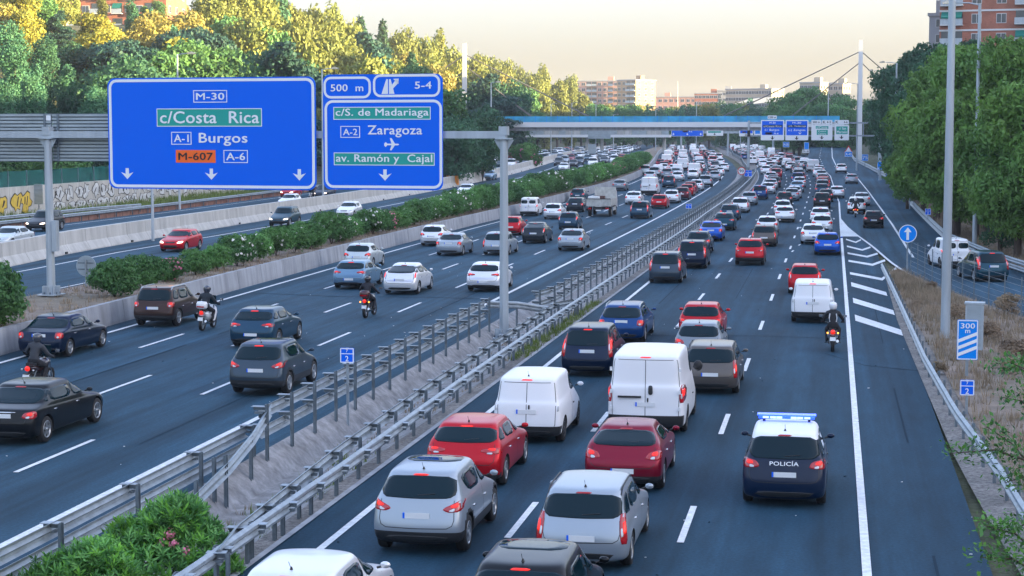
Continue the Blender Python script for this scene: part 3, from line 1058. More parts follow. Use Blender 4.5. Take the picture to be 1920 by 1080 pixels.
def plain_sign(px0, px1, py0, py1, foot, face, label, txt=None, tcol=SWHITE, z0=0.0, back=False, border=SWHITE, group=None):
    x, y = G(*foot, z0)
    r = thing('road_sign', label, 'road sign', (x, y, zr(y) + z0), 0, group)
    X = lambda px: at_y(px, py0, y)[0] - x
    Z = lambda py: at_y(px0, py, y)[1] - zr(y) - z0
    b = MB()
    b.box(((X(px0) + X(px1)) / 2, 0, Z(py1) / 2 + .1), (.08, .06, Z(py1) + .2), GALV2)
    b.build('pole', r)
    board(r, 'board', X(px0), X(px1), Z(py1), Z(py0), .04, face, -.06, -.03)
    if border:
        ring(r, 'border', X(px0) + .01, X(px1) - .01, Z(py1) + .01, Z(py0) - .01, .04, .05, border, -.068, -.06)
    if txt:
        put_text(r, txt, (X(px0) + X(px1)) / 2, (Z(py0) + Z(py1)) / 2, (X(px1) - X(px0)) * .75, (Z(py0) - Z(py1)) * .5, tcol, -.07)
    return r
plain_sign(1616, 1628, 289, 302, (1622, 318), BLUE2, 'small blue sign reading 75 at the edge of the trees', '75', z0=.5)
plain_sign(1584, 1598, 284, 294, (1591, 314), BLUE2, 'small blue sign reading A-40 below the warning triangle', 'A-40', z0=.3)
plain_sign(1504, 1518, 280, 287, (1511, 306), SWHITE, 'small white sign before the foot of the uphill slip road', '5-4', BLACK, border=BLACK)
plain_sign(1468, 1480, 266, 276, (1474, 300), BLUE2, 'distant blue sign under the right part of the sign gantry', 'M-30')
plain_sign(1508, 1517, 267, 280, (1513, 304), BLUE2, 'narrow blue sign left of the uphill slip road', None)
for (p0, p1, q0, q1, f, l) in ((64, 80, 345, 383, (72, 398), 'grey back of a narrow sign before the graffiti wall'),
                               (1103, 1117, 270, 288, (1110, 300), 'grey sign back beside the far oncoming road'),):
    plain_sign(p0, p1, q0, q1, f, SBACK, l, border=None, z0=.2)
# warning triangle
x, y = G(1591, 313, .3)
r = thing('warning_sign', 'red bordered warning triangle above a blue plate on the right bank', 'road sign', (x, y, zr(y) + .3))
cx, cz = at_y(1591, 281, y)
cx -= x; cz -= zr(y) + .3
b = MB(); b.lathe([(.05, 0), (.05, cz)], GALV, 6, c=(cx, .1, 0)); b.build('pole', r)
for s_, mt_, yy_ in ((.85, SRED, -.05), (.55, SWHITE, -.06)):
    flat(r, 'board' if s_ > .6 else 'face', [(cx - s_ * .9, cz - s_ * .52), (cx, cz + s_), (cx + s_ * .9, cz - s_ * .52)][::-1], mt_, yy_ - .01, yy_)

# grey cabinet behind the 300 m sign
x, y = G(1826, 655, .3)
r = thing('utility_cabinet', 'tall grey roadside cabinet behind the 300 m sign', 'cabinet', (x, y, .3), R(-8))
b = MB(); b.box((0, 0, .82), (.62, .42, 1.64), POLEM); b.build('housing', r)
b = MB(); b.box((0, 0, 1.68), (.70, .50, .07), POLEM); b.build('roof', r)
b = MB(); b.box((0, -.215, .85), (.5, .012, 1.45), SBACK); b.build('door', r)

# light poles
def lamp_post(px, foot, top_py, arm, label, r0=.14, y=None, z0=0.0, twin=False, head_py=None):
    if y is None:
        x, y = G(px, foot, z0)
    else:
        x = at_y(px, foot, y)[0]
    zb = zr(y) + z0
    h = at_y(px, top_py, y)[1] - zb
    r = thing('lamp_post', label, 'street lamp', (x, y, zb), 0, 'street lamps along the motorway')
    b = MB()
    b.lathe([(r0, -1.5), (r0 * .62, h)], POLEM, 10)
    b.build('pole', r)
    for s_ in ((-1, 1) if twin else (1,)):
        a = arm * s_
        b = MB()
        b.tube([(0, 0, h - .1), (a * .4, 0, h + .05), (a, 0, h + .1)], .05, POLEM)
        b.build('arm', r)
        b = MB()
        b.prism([(a - .1, h + .02), (a + .75 * (1 if a > 0 else -1), h + .0), (a + .8 * (1 if a > 0 else -1), h + .14), (a + .3 * (1 if a > 0 else -1), h + .28), (a - .1, h + .18)][::(1 if a > 0 else -1)],
                -.17, .17, CHROME, 'y')
        b.build('lamp_head', r)
    return r
lamp_post(1772, 636, -260, -1.6, 'thick pale light pole rising out of frame beside the 300 m sign', .19)
lamp_post(1827, 462, 7, -1.7, 'tall thin lamp post with its arm before the brick building', .17, z0=.2)
lamp_post(1677, 355, 118, -1.4, 'lamp post rising beside the eighty speed sign', .17, z0=.3)
lamp_post(1606, 320, 157, -1.6, 'lamp post left of the pylon top with dark head', .16)
lamp_post(1650, 338, 133, -1.2, 'lamp post carrying the end of the far sign gantry', .2)
lamp_post(1552, 265, 155, 1.4, 'distant lamp post above the trees between the cables', .17, y=460, z0=6)
lamp_post(287, 452, 250, 1.2, 'slim lamp pole rising in front of the retaining wall', .13, z0=0.0)
lamp_post(337, 393, 102, 1.2, 'lamp post above the big blue sign against the trees', .13)
lamp_post(606, 375, 130, 1.2, 'lamp post peeking up between the two blue signs', .14)
lamp_post(921, 330, 155, .9, 'lamp post before the dark cedar right of the pylon', .16)
lamp_post(858, 315, 170, .0, 'plain pole just left of the white bridge pylon', .16)
for i, (px, top, y_) in enumerate(((1033, 195, 420), (1072, 193, 440), (1117, 195, 470), (1229, 205, 520), (1305, 190, 600), (1150, 215, 500), (1388, 228, 520))):
    lamp_post(px, 300, top, .8, ['thin far lamp post left of the sign back', 'second far lamp post above the blue railing', 'far lamp post before the pink building',
              'distant lamp post under the middle of the bridge', 'yellowish distant pole before the red brick block', 'short distant pole above the bridge railing',
              'distant pole behind the gantry left post'][i], .16, y=y_)

# ------------------------------------------------------------------ far sign gantry over the right carriageway
GY = 300.0
def gsign(px0, px1, py0, py1, label, faces, y=GY, name='gantry_sign', back=False, group='signs on the far gantry'):
    a, z1 = at_y(px0, py0, y)
    c, z0 = at_y(px1, py1, y)
    r = thing(name, label, 'road sign', ((a + c) / 2, y - .3, (z0 + z1) / 2), 0, group)
    X = lambda px: (px - (px0 + px1) / 2) * (c - a) / (px1 - px0)
    Z = lambda py: ((py0 + py1) / 2 - py) * (z1 - z0) / (py1 - py0)
    board(r, 'board', X(px0), X(px1), Z(py1), Z(py0), .12, SBACK if back else SWHITE, 0, .1)
    for f in faces:
        if f[0] == 'p':
            flat(r, 'plaque', rrect(X(f[1]), X(f[2]), Z(f[4]), Z(f[3]), .04, 2)[::-1], f[5], -.012, 0)
        elif f[0] == 't':
            put_text(r, f[5], (X(f[1]) + X(f[2])) / 2, (Z(f[3]) + Z(f[4])) / 2, X(f[2]) - X(f[1]), Z(f[3]) - Z(f[4]), f[6], -.022, bold=.012)
        elif f[0] == 'a':
            flat(r, 'arrow', arrow_down(X(f[1]), Z(f[2]), .6)[::-1], f[3], -.02, 0)
    return r
gg = thing('far_gantry', 'slim grey portal holding four signs over the jammed carriageway', 'gantry', (at_y(1403, 316, GY)[0], GY, zr(GY)), 0)
gx0 = gg.location.x
xr = at_y(1650, 240, GY)[0] - gx0
b = MB()
for py in (230.5, 254.5):
    z = at_y(1500, py, GY)[1] - zr(GY)
    b.box(((xr) / 2, .2, z), (xr, .25, .25), GALV)
b.build('beam', gg)
b = MB()
for i in range(9):
    b.box((xr * i / 8, .2, (at_y(1500, 230.5, GY)[1] + at_y(1500, 254.5, GY)[1]) / 2 - zr(GY)), (.14, .14, 2.2), GALV)
b.build('brace', gg)
for x in (0, xr):
    b = MB(); b.lathe([(.24, 0), (.2, at_y(1500, 226, GY)[1] - zr(GY))], POLEM, 8, c=(x, .2, 0)); b.build('post', gg)
b = MB(); b.box((0.02, -.15, 7.9 - zr(GY) + 0.0), (.5, .5, 1.0), BLACK); b.build('camera_box', gg)
gsign(1427, 1470, 225, 263, 'far gantry sign to c/Costa Rica and Burgos, leftmost of the four',
      [('p', 1429, 1468, 227, 253, BLUE), ('t', 1443, 1454, 228.5, 232, 'M-30', SWHITE), ('p', 1430.5, 1467, 234.5, 239, GREEN), ('t', 1432, 1465, 235, 238.5, 'c/Costa Rica', SWHITE),
       ('t', 1434, 1439, 241.5, 245.5, 'A-1', SWHITE), ('t', 1443, 1461, 241.5, 246.5, 'Burgos', SWHITE), ('p', 1435.5, 1448, 248, 252.4, ORANGE),
       ('t', 1451, 1460, 248.5, 252, 'A-6', SWHITE), ('a', 1448.5, 258.6, BLACK)])
gsign(1473, 1515.5, 225, 263, 'far gantry sign to Madariaga and Zaragoza, second of the four',
      [('p', 1475, 1513.5, 227, 253.5, BLUE), ('t', 1486, 1502, 228.5, 232, 'M-30', SWHITE), ('p', 1476.5, 1512, 234.5, 239, GREEN), ('t', 1479, 1511, 235, 238.5, 'c/S. Madariaga', SWHITE),
       ('t', 1478, 1485, 242.5, 246, 'A-2', SWHITE), ('t', 1488, 1510, 241.8, 246.8, 'Zaragoza', SWHITE), ('t', 1497, 1503, 248.5, 252, 'v', SWHITE), ('a', 1494, 259, BLACK)])
gsign(1521.5, 1560.5, 234.5, 263, 'white far gantry sign with green plaques, third of the four',
      [('p', 1529.5, 1553, 236.5, 241.5, GREEN), ('t', 1531, 1551, 237, 241, 'c/Costa', SWHITE), ('p', 1531.5, 1552, 243.5, 253, GREEN),
       ('t', 1534, 1549, 244.5, 247.5, 'Cuzco', SWHITE), ('t', 1534, 1549, 249, 252.4, 'Centro', SWHITE), ('a', 1541, 258, BLACK)])
gsign(1565, 1591.5, 234.5, 263, 'white far gantry sign with a green plaque, rightmost of the four',
      [('p', 1568, 1589, 237, 251.5, GREEN), ('t', 1573, 1586, 238.5, 243, 'c/ San', SWHITE), ('t', 1569.5, 1588, 245, 249.8, 'Marcelo', SWHITE), ('a', 1578, 257.5, BLACK)])
gsign(1521.5, 1539.5, 225, 233.3, 'small white plate reading 500 m on the far gantry', [('t', 1524, 1537, 227, 231, '500 m', BLACK)])
gsign(1541, 1560.5, 225, 233.3, 'small white exit plate on the far gantry, middle', [('t', 1550, 1558, 227, 231, '4-5', BLACK), ('t', 1543, 1548, 226.5, 231.5, 'K', BLACK)])
gsign(1565, 1591.5, 225, 233.3, 'small white exit plate on the far gantry, right end', [('t', 1582, 1589, 227, 231, '4-6', BLACK), ('t', 1567, 1572, 226.5, 231.5, 'K', BLACK)])
gsign(1439.5, 1456.5, 216.5, 223.3, 'small white plate on top of the far gantry', [('t', 1441, 1455, 218, 222, '1200 m', BLACK)])

# second far gantry under the footbridge
GY2 = 470.0
g2 = thing('far_gantry', 'pale portal with blue signs seen below the footbridge deck', 'gantry', (at_y(1277, 255, GY2)[0], GY2, zr(GY2)), 0)
x1 = at_y(1450, 255, GY2)[0] - g2.location.x
zt = at_y(1300, 248, GY2)[1] - zr(GY2)
b = MB(); b.box((x1 / 2, .3, zt), (x1, .5, .6), POLEM); b.build('beam', g2)
for px in (1277, 1365, 1450):
    b = MB(); b.lathe([(.3, 0), (.28, zt)], POLEM, 8, c=(at_y(px, 255, GY2)[0] - g2.location.x, .3, 0)); b.build('post', g2)
gsign(1259, 1319, 238, 255.5, 'wide blue sign just below the footbridge deck', [('p', 1260, 1318, 238.5, 255, BLUE), ('t', 1277, 1300, 240, 243, 'A-1 Burgos', SWHITE), ('p', 1280, 1290, 244.5, 248, ORANGE),
      ('t', 1292, 1298, 245, 248, 'A-6', SWHITE), ('a', 1263, 251.5, SWHITE), ('a', 1289, 251.5, SWHITE), ('a', 1314, 251.5, SWHITE)], GY2, group='signs below the bridge')
gsign(1325, 1356, 238, 254.5, 'white and blue sign below the bridge, next to the wide blue one', [('p', 1328, 1352, 238.5, 245, BLUE), ('p', 1328, 1352, 246, 249, GREEN), ('a', 1340, 251.5, BLACK)], GY2, group='signs below the bridge')
gsign(1386, 1412, 238, 255.5, 'blue and white sign below the bridge left of the gantry pole', [('p', 1388, 1411, 239.5, 250, BLUE), ('p', 1392, 1399, 246.5, 249.5, ORANGE), ('a', 1399, 253, BLACK)], GY2, group='signs below the bridge')
gsign(1414, 1426, 240, 254.5, 'narrow blue and white sign below the bridge beside the far gantry', [('p', 1416, 1425, 243, 251, BLUE2)], GY2, group='signs below the bridge')

# ------------------------------------------------------------------ cable stayed footbridge
FY = 400.0
WHITEP = M('white_painted_concrete', (0.66, 0.68, 0.70), 0.6)
BLUER = M('blue_railing_panel', (0.03, 0.34, 0.58), 0.5, noise=[((0.35, 0.35, 0.5), 2, 0.75, 1.3)])
fb = thing('footbridge', 'white footbridge with blue railing hung from two tall pylons across the motorway', 'bridge', (0, FY, 0))
xL, xR_ = at_y(905, 230, FY)[0], at_y(1583, 230, FY)[0]
zz = lambda py: at_y(1200, py, FY)[1]
b = MB()
b.box(((xL + xR_) / 2, 0, (zz(229) + zz(238.5)) / 2), (xR_ - xL, 3.4, zz(229) - zz(238.5)), WHITEP)
b.build('deck', fb)
b = MB()
b.box(((xL + xR_) / 2, 0.2, (zz(238.6) + zz(245)) / 2), (xR_ - xL - .2, 2.2, zz(238.6) - zz(245)), CONC)
b.build('girder', fb)
me_p = MB().box((0, 0, 0), (2.44, .04, zz(218) - zz(229.2)), BLUER).mesh('railing_panel')
me_q = MB().box((0, 0, 0), (.08, .08, zz(217.3) - zz(229.1)), BLUE2).mesh('railing_post')
n = int((xR_ - xL) / 2.5)
for s_ in (-1.62, 1.62):
    for i in range(n):
        link(me_p, 'railing_panel', fb, (xL + 1.25 + i * 2.5, s_, (zz(218) + zz(229.2)) / 2))
        if s_ < 0:
            link(me_q, 'railing_post', fb, (xL + i * 2.5, s_ - .03, (zz(217.3) + zz(229)) / 2))
for (px, pt, bw, lab) in ((871, 81, .9, ''), (1613, 75, .9, '')):
    x = at_y(px, 150, FY)[0]
    zt = at_y(px, pt, FY)[1]
    b = MB()
    hw = bw / 2
    vs = []
    for z, k in ((0, 1.45), (zz(230), 1.2), (zt, .95)):
        for sx, sy in ((-1, -1), (1, -1), (1, 1), (-1, 1)):
            vs.append((x + sx * hw * k, sy * hw * k * .9, z))
    fs = []
    for k in range(2):
        for i in range(4):
            j = (i + 1) % 4
            fs.append((4 * k + i, 4 * k + j, 4 * k + 4 + j, 4 * k + 4 + i))
    fs.append((8, 9, 10, 11))
    b.add(vs, fs, WHITEP)
    b.build('pylon', fb)
CABLE = M('steel_cable', (0.16, 0.15, 0.14), 0.5, 0.4)
def cpt(px, py):
    a = at_y(px, py, FY)
    return (a[0], 0, a[1])
for (a, c) in (((1610, 98), (1333, 229)), ((1610, 119), (1470, 229)), ((1617, 98), (1700, 170)), ((1617, 119), (1690, 190)), ((874, 103), (1125, 229)), ((874, 125), (1010, 229)),
               ((868, 105), (780, 165)), ((868, 135), (770, 210))):
    for s_ in (-1.3, 1.3):
        p, q = Vector(cpt(*a)), Vector(cpt(*c))
        q.y = s_
        b = MB(); b.bar(p, q, .11, CABLE, 5); b.build('cable', fb)

# road overpass and panelled parapet behind the footbridge, far left
OY = 470.0
ov = thing('overpass', 'grey road overpass with panelled parapet on round columns behind the footbridge', 'bridge', (0, OY, 0))
x0, x1 = at_y(900, 255, OY)[0], at_y(1255, 255, OY)[0]
zt, zm, zb = (at_y(1100, p, OY)[1] for p in (240, 252.5, 257.5))
b = MB(); b.box(((x0 + x1) / 2, 2, (zm + zb) / 2), (x1 - x0, 7, zm - zb), WHITEP); b.build('deck', ov)
for i in range(26):
    w = (x1 - x0) / 26
    b = MB(); b.box((x0 + w * (i + .5), -1.4, (zt + zm) / 2), (w - .08, .12, zt - zm), SBACK if i % 7 in (0, 1, 4) else CONC2); b.build('parapet_panel', ov)
for px in (952, 1100, 1128, 1245):
    b = MB(); b.lathe([(.45, zr(OY) - 2), (.45, zb)], CONC2, 10, c=(at_y(px, 257, OY)[0], 1, 0)); b.build('column', ov)
gsign(1103, 1145, 242, 260, 'large pale sign back over the far oncoming road', [], 440, 'reversed_sign', True, group='backs of signs facing the other way')

# tunnel mouth / grey abutment under the bridge in the distance and the climbing side road
ab = thing('abutment', 'grey concrete abutment under the distant flyover', 'wall', (0, 0, 0))
x0, z1 = at_y(1318, 250, 760)
x1, z0 = at_y(1440, 272, 760)
b = MB(); b.box(((x0 + x1) / 2, 760, (z1 + zr(760)) / 2), (x1 - x0, 3, z1 - zr(760)), CONC); b.build('wall', ab)
fl = thing('flyover', 'pale curved flyover rising behind the trees toward the cream building', 'bridge', (0, 0, 0))
pts = [at_y(px, py, 820) for px, py in ((1318, 222), (1345, 209), (1372, 197), (1400, 187), (1430, 183), (1462, 182))]
b = MB()
vs = []
for (x, z) in pts:
    vs += [(x, 818, z), (x, 830, z), (x, 830, z - 2.4), (x, 818, z - 2.4)]
fs = []
for k in range(len(pts) - 1):
    for i in range(4):
        j = (i + 1) % 4
        fs.append((4 * k + i, 4 * k + 4 + i, 4 * k + 4 + j, 4 * k + j))
b.add(vs, fs, WHITEP)
b.build('deck', fl)
for (x, z) in pts[1::2]:
    b = MB(); b.lathe([(1.0, 2), (1.0, z - 2.4)], CONC2, 8, c=(x, 824, 0)); b.build('column', fl)
# ------------------------------------------------------------------ vehicles
def half_ring(yb, zb, yf, zf, hw, cr=.16, cf=.30, bowr=.06, bowf=.16, arch=0.0):
    fr = [0, .35, .65, .87, .97, 1.0]
    pts = []
    for i, f in enumerate(fr):
        e = (0, 0, 0, .10, .42, 1.0)[i]
        pts.append([f * hw, yb + bowr * f * f + cr * e])
    y0, y1 = yb + bowr + cr, yf - bowf - cf
    for k in range(1, 7):
        pts.append([hw, y0 + (y1 - y0) * k / 7])
    for i, f in reversed(list(enumerate(fr))):
        e = (0, 0, 0, .10, .42, 1.0)[i]
        pts.append([f * hw, yf - bowf * f * f - cf * e])
    out_ = []
    for x, y in pts:
        s = (y - yb) / max(1e-6, yf - yb)
        s = min(1, max(0, s))
        x *= 1 - 0.05 * max(0, (.18 - s) / .18) ** 2 - 0.10 * max(0, (s - .75) / .25) ** 2
        out_.append((x, y, zb + (zf - zb) * s + arch * 4 * s * (1 - s)))
    return out_

def loft_body(rings):
    """closed mesh from stacked rings, mirrored left/right"""
    verts, faces = [], []
    idx = []
    for hr in rings:
        n = len(hr)
        row = []
        base = len(verts)
        verts += hr
        row = list(range(base, base + n))
        mir = {}
        for i in range(n - 2, 0, -1):
            verts.append((-hr[i][0], hr[i][1], hr[i][2]))
            row.append(len(verts) - 1)
        idx.append(row)
    m = len(idx[0])
    for a, c in zip(idx, idx[1:]):
        for i in range(m):
            j = (i + 1) % m
            faces.append((a[i], a[j], c[j], c[i]))
    n = len(rings[0])
    for row, flip in ((idx[0], True), (idx[-1], False)):
        R_ = row[:n]
        L_ = [row[0]] + row[n:][::-1] + [row[n - 1]]
        for i in range(n - 1):
            q = [R_[i], R_[i + 1], L_[i + 1], L_[i]]
            q = [k for t, k in enumerate(q) if k not in q[:t]]
            faces.append(tuple(q[::-1]) if flip else tuple(q))
    return verts, faces

def finish_body(P, verts, faces):
    me = bpy.data.meshes.new('body')
    me.from_pydata(verts, [], faces)
    o = bpy.data.objects.new('body', me)
    COL.objects.link(o)
    md = o.modifiers.new('s', 'SUBSURF')
    md.levels = 2
    md.render_levels = 2
    wr = P['wr']
    cut = MB()
    axles = (P['ra'], P['fa'])
    for y in axles:
        cut.lathe([(0.001, -1.2), (wr + .055, -1.2), (wr + .055, 1.2), (.001, 1.2)], PLASTIC, 28, 'x', (0, y, wr), sm=False)
    co = cut.build('cutter')
    bm = bmesh.new(); bm.from_mesh(co.data); bmesh.ops.remove_doubles(bm, verts=bm.verts, dist=1e-3); bmesh.ops.recalc_face_normals(bm, faces=bm.faces); bm.to_mesh(co.data); bm.free()
    bo = o.modifiers.new('b', 'BOOLEAN')
    bo.object = co
    bo.operation = 'DIFFERENCE'
    bo.solver = 'EXACT'
    bpy.context.view_layer.update()
    dg = bpy.context.evaluated_depsgraph_get()
    m2 = bpy.data.meshes.new_from_object(o.evaluated_get(dg))
    bpy.data.objects.remove(o)
    bpy.data.objects.remove(co)
    m2.materials.clear()
    m2.materials.append(BODYM if P.get('metal', True) else BODY)
    m2.materials.append(PLASTIC)
    m2.materials.append(SWHITE)
    clad = P.get('clad', 0.0)
    for p in m2.polygons:
        c = p.center
        k = 0
        for y in axles:
            if abs(math.hypot(c.y - y, c.z - wr) - (wr + .055)) < .012 and p.normal.x ** 2 < .3:
                k = 1
            if clad and math.hypot(c.y - y, c.z - wr) < wr + .12:
                k = 1
        if c.z < max(clad, P['g'] + .035):
            k = 1
        rb = P.get('rear_black')
        if rb and c.z < rb and c.y < -P['L'] / 2 + .35:
            k = 1
        if P.get('white_roof') and c.z > P['H'] - .17:
            k = 2
        p.material_index = k
        p.use_smooth = True
    m2.set_sharp_from_angle(angle=R(38))
    m2.name = 'body'
    return m2

def smooth_poly(poly, it=2, n=20):
    for _ in range(it):
        q = []
        for i in range(len(poly)):
            a, c = poly[i], poly[(i + 1) % len(poly)]
            q.append((a[0] * .82 + c[0] * .18, a[1] * .82 + c[1] * .18))
            q.append((a[0] * .18 + c[0] * .82, a[1] * .18 + c[1] * .82))
        poly = q
    per = [0]
    m = len(poly)
    for i in range(m):
        a, c = poly[i], poly[(i + 1) % m]
        per.append(per[-1] + math.hypot(c[0] - a[0], c[1] - a[1]))
    out_ = []
    k = 0
    for i in range(n):
        s = per[-1] * i / n
        while per[k + 1] < s:
            k += 1
        t = (s - per[k]) / max(1e-9, per[k + 1] - per[k])
        a, c = poly[k % m], poly[(k + 1) % m]
        out_.append((a[0] + (c[0] - a[0]) * t, a[1] + (c[1] - a[1]) * t))
    return out_

DIRS = {'rear': (Vector((0, 1, 0)), lambda a, c: Vector((a, -6, c))), 'front': (Vector((0, -1, 0)), lambda a, c: Vector((a, 6, c))),
        'side': (Vector((-1, 0, 0)), lambda a, c: Vector((3, a, c))), 'top': (Vector((0, 0, -1)), lambda a, c: Vector((a, c, 5)))}
def cast(bvh, kind, a, c):
    d, f = DIRS[kind]
    h = bvh.ray_cast(f(a, c), d)
    return h[0], h[1]

def patch(b, bvh, kind, poly, mat, off=.008, it=2, n=20, mirror=False, both=False):
    pl = smooth_poly(poly, it, n)
    cx = sum(p[0] for p in pl) / len(pl)
    cy = sum(p[1] for p in pl) / len(pl)
    rings = [1.0, .975, .88, .72, .5, .25] if n >= 24 else [1.0, .97, .66, .33]
    grid = []
    for k, s in enumerate(rings):
        row = []
        for (x, y) in pl:
            s2 = s
            for _ in range(8):
                h, nn = cast(bvh, kind, cx + (x - cx) * s2, cy + (y - cy) * s2)
                if h is not None:
                    break
                s2 *= .96
            if h is None:
                return b
            row.append(h + nn * (off if k else -.012))
        grid.append(row)
    h, nn = cast(bvh, kind, cx, cy)
    if h is None:
        return b
    vs = [p for row in grid for p in row] + [h + nn * off]
    m = len(pl)
    fs = []
    for k in range(len(rings) - 1):
        for i in range(m):
            j = (i + 1) % m
            fs.append((k * m + i, k * m + j, (k + 1) * m + j, (k + 1) * m + i))
    for i in range(m):
        fs.append(((len(rings) - 1) * m + i, (len(rings) - 1) * m + (i + 1) % m, len(vs) - 1))
    # keep faces outward
    d = DIRS[kind][0]
    nrm = (vs[m + 1] - vs[m]).cross(vs[2 * m] - vs[m])
    if nrm.dot(d) > 0:
        fs = [tuple(reversed(f)) for f in fs]
    if not mirror or both:
        b.add(vs, fs, mat, True)
    if mirror or both:
        b.add([(-v.x, v.y, v.z) for v in vs], [tuple(reversed(f)) for f in fs], mat, True)
    return b

def ribbon(b, bvh, kind, pts, w, mat, off=.004, both=False):
    pts = resample(pts, .12)
    L_, R2 = [], []
    for k, p in enumerate(pts):
        a, c = pts[max(0, k - 1)], pts[min(len(pts) - 1, k + 1)]
        dx, dy = c[0] - a[0], c[1] - a[1]
        l = math.hypot(dx, dy) or 1
        nx_, ny_ = -dy / l * w / 2, dx / l * w / 2
        for lst, s in ((L_, 1), (R2, -1)):
            h, nn = cast(bvh, kind, p[0] + nx_ * s, p[1] + ny_ * s)
            if h is None:
                return
            lst.append(h + nn * off)
    vs = L_ + R2
    n = len(L_)
    fs = [(i, i + 1, n + i + 1, n + i) for i in range(n - 1)]
    b.add(vs, fs, mat)
    if both:
        b.add([(-v.x, v.y, v.z) for v in vs], fs, mat)

def wheel_meshes(wr, style=0):
    t = MB()
    t.lathe([(wr * .62, -.10), (wr * .93, -.105), (wr, -.07), (wr, .07), (wr * .93, .105), (wr * .62, .10)], TYRE, 26, 'x')
    r = MB()
    rr = wr * .66
    mt = RIM if style != 2 else STEELW
    r.lathe([(rr, .085), (rr * .93, .10), (rr * .88, .05), (rr * .2, .03), (.001, .03)], STEELW, 26, 'x')
    r.lathe([(rr, .06), (rr * 1.0, .104), (rr * .9, .104), (rr * .88, .06)], mt, 26, 'x')
    for k in range(5 if style == 0 else 8):
        a = 2 * math.pi * k / (5 if style == 0 else 8)
        c, s = math.cos(a), math.sin(a)
        w = .045 if style == 0 else .025
        p = [(-w, .05), (w, .05), (w * .8, rr * .95), (-w * .8, rr * .95)]
        vs = []
        for x in (.06, .098):
            for (u, v) in p:
                vs.append((x, u * c + v * s, -u * s + v * c))
        r.add(vs, [(0, 1, 2, 3), (4, 7, 6, 5), (0, 4, 5, 1), (1, 5, 6, 2), (2, 6, 7, 3), (3, 7, 4, 0)], mt)
    r.lathe([(.05, .06), (.05, .10), (.001, .105)], mt, 8, 'x')
    return t.mesh('tyre'), r.mesh('wheel')

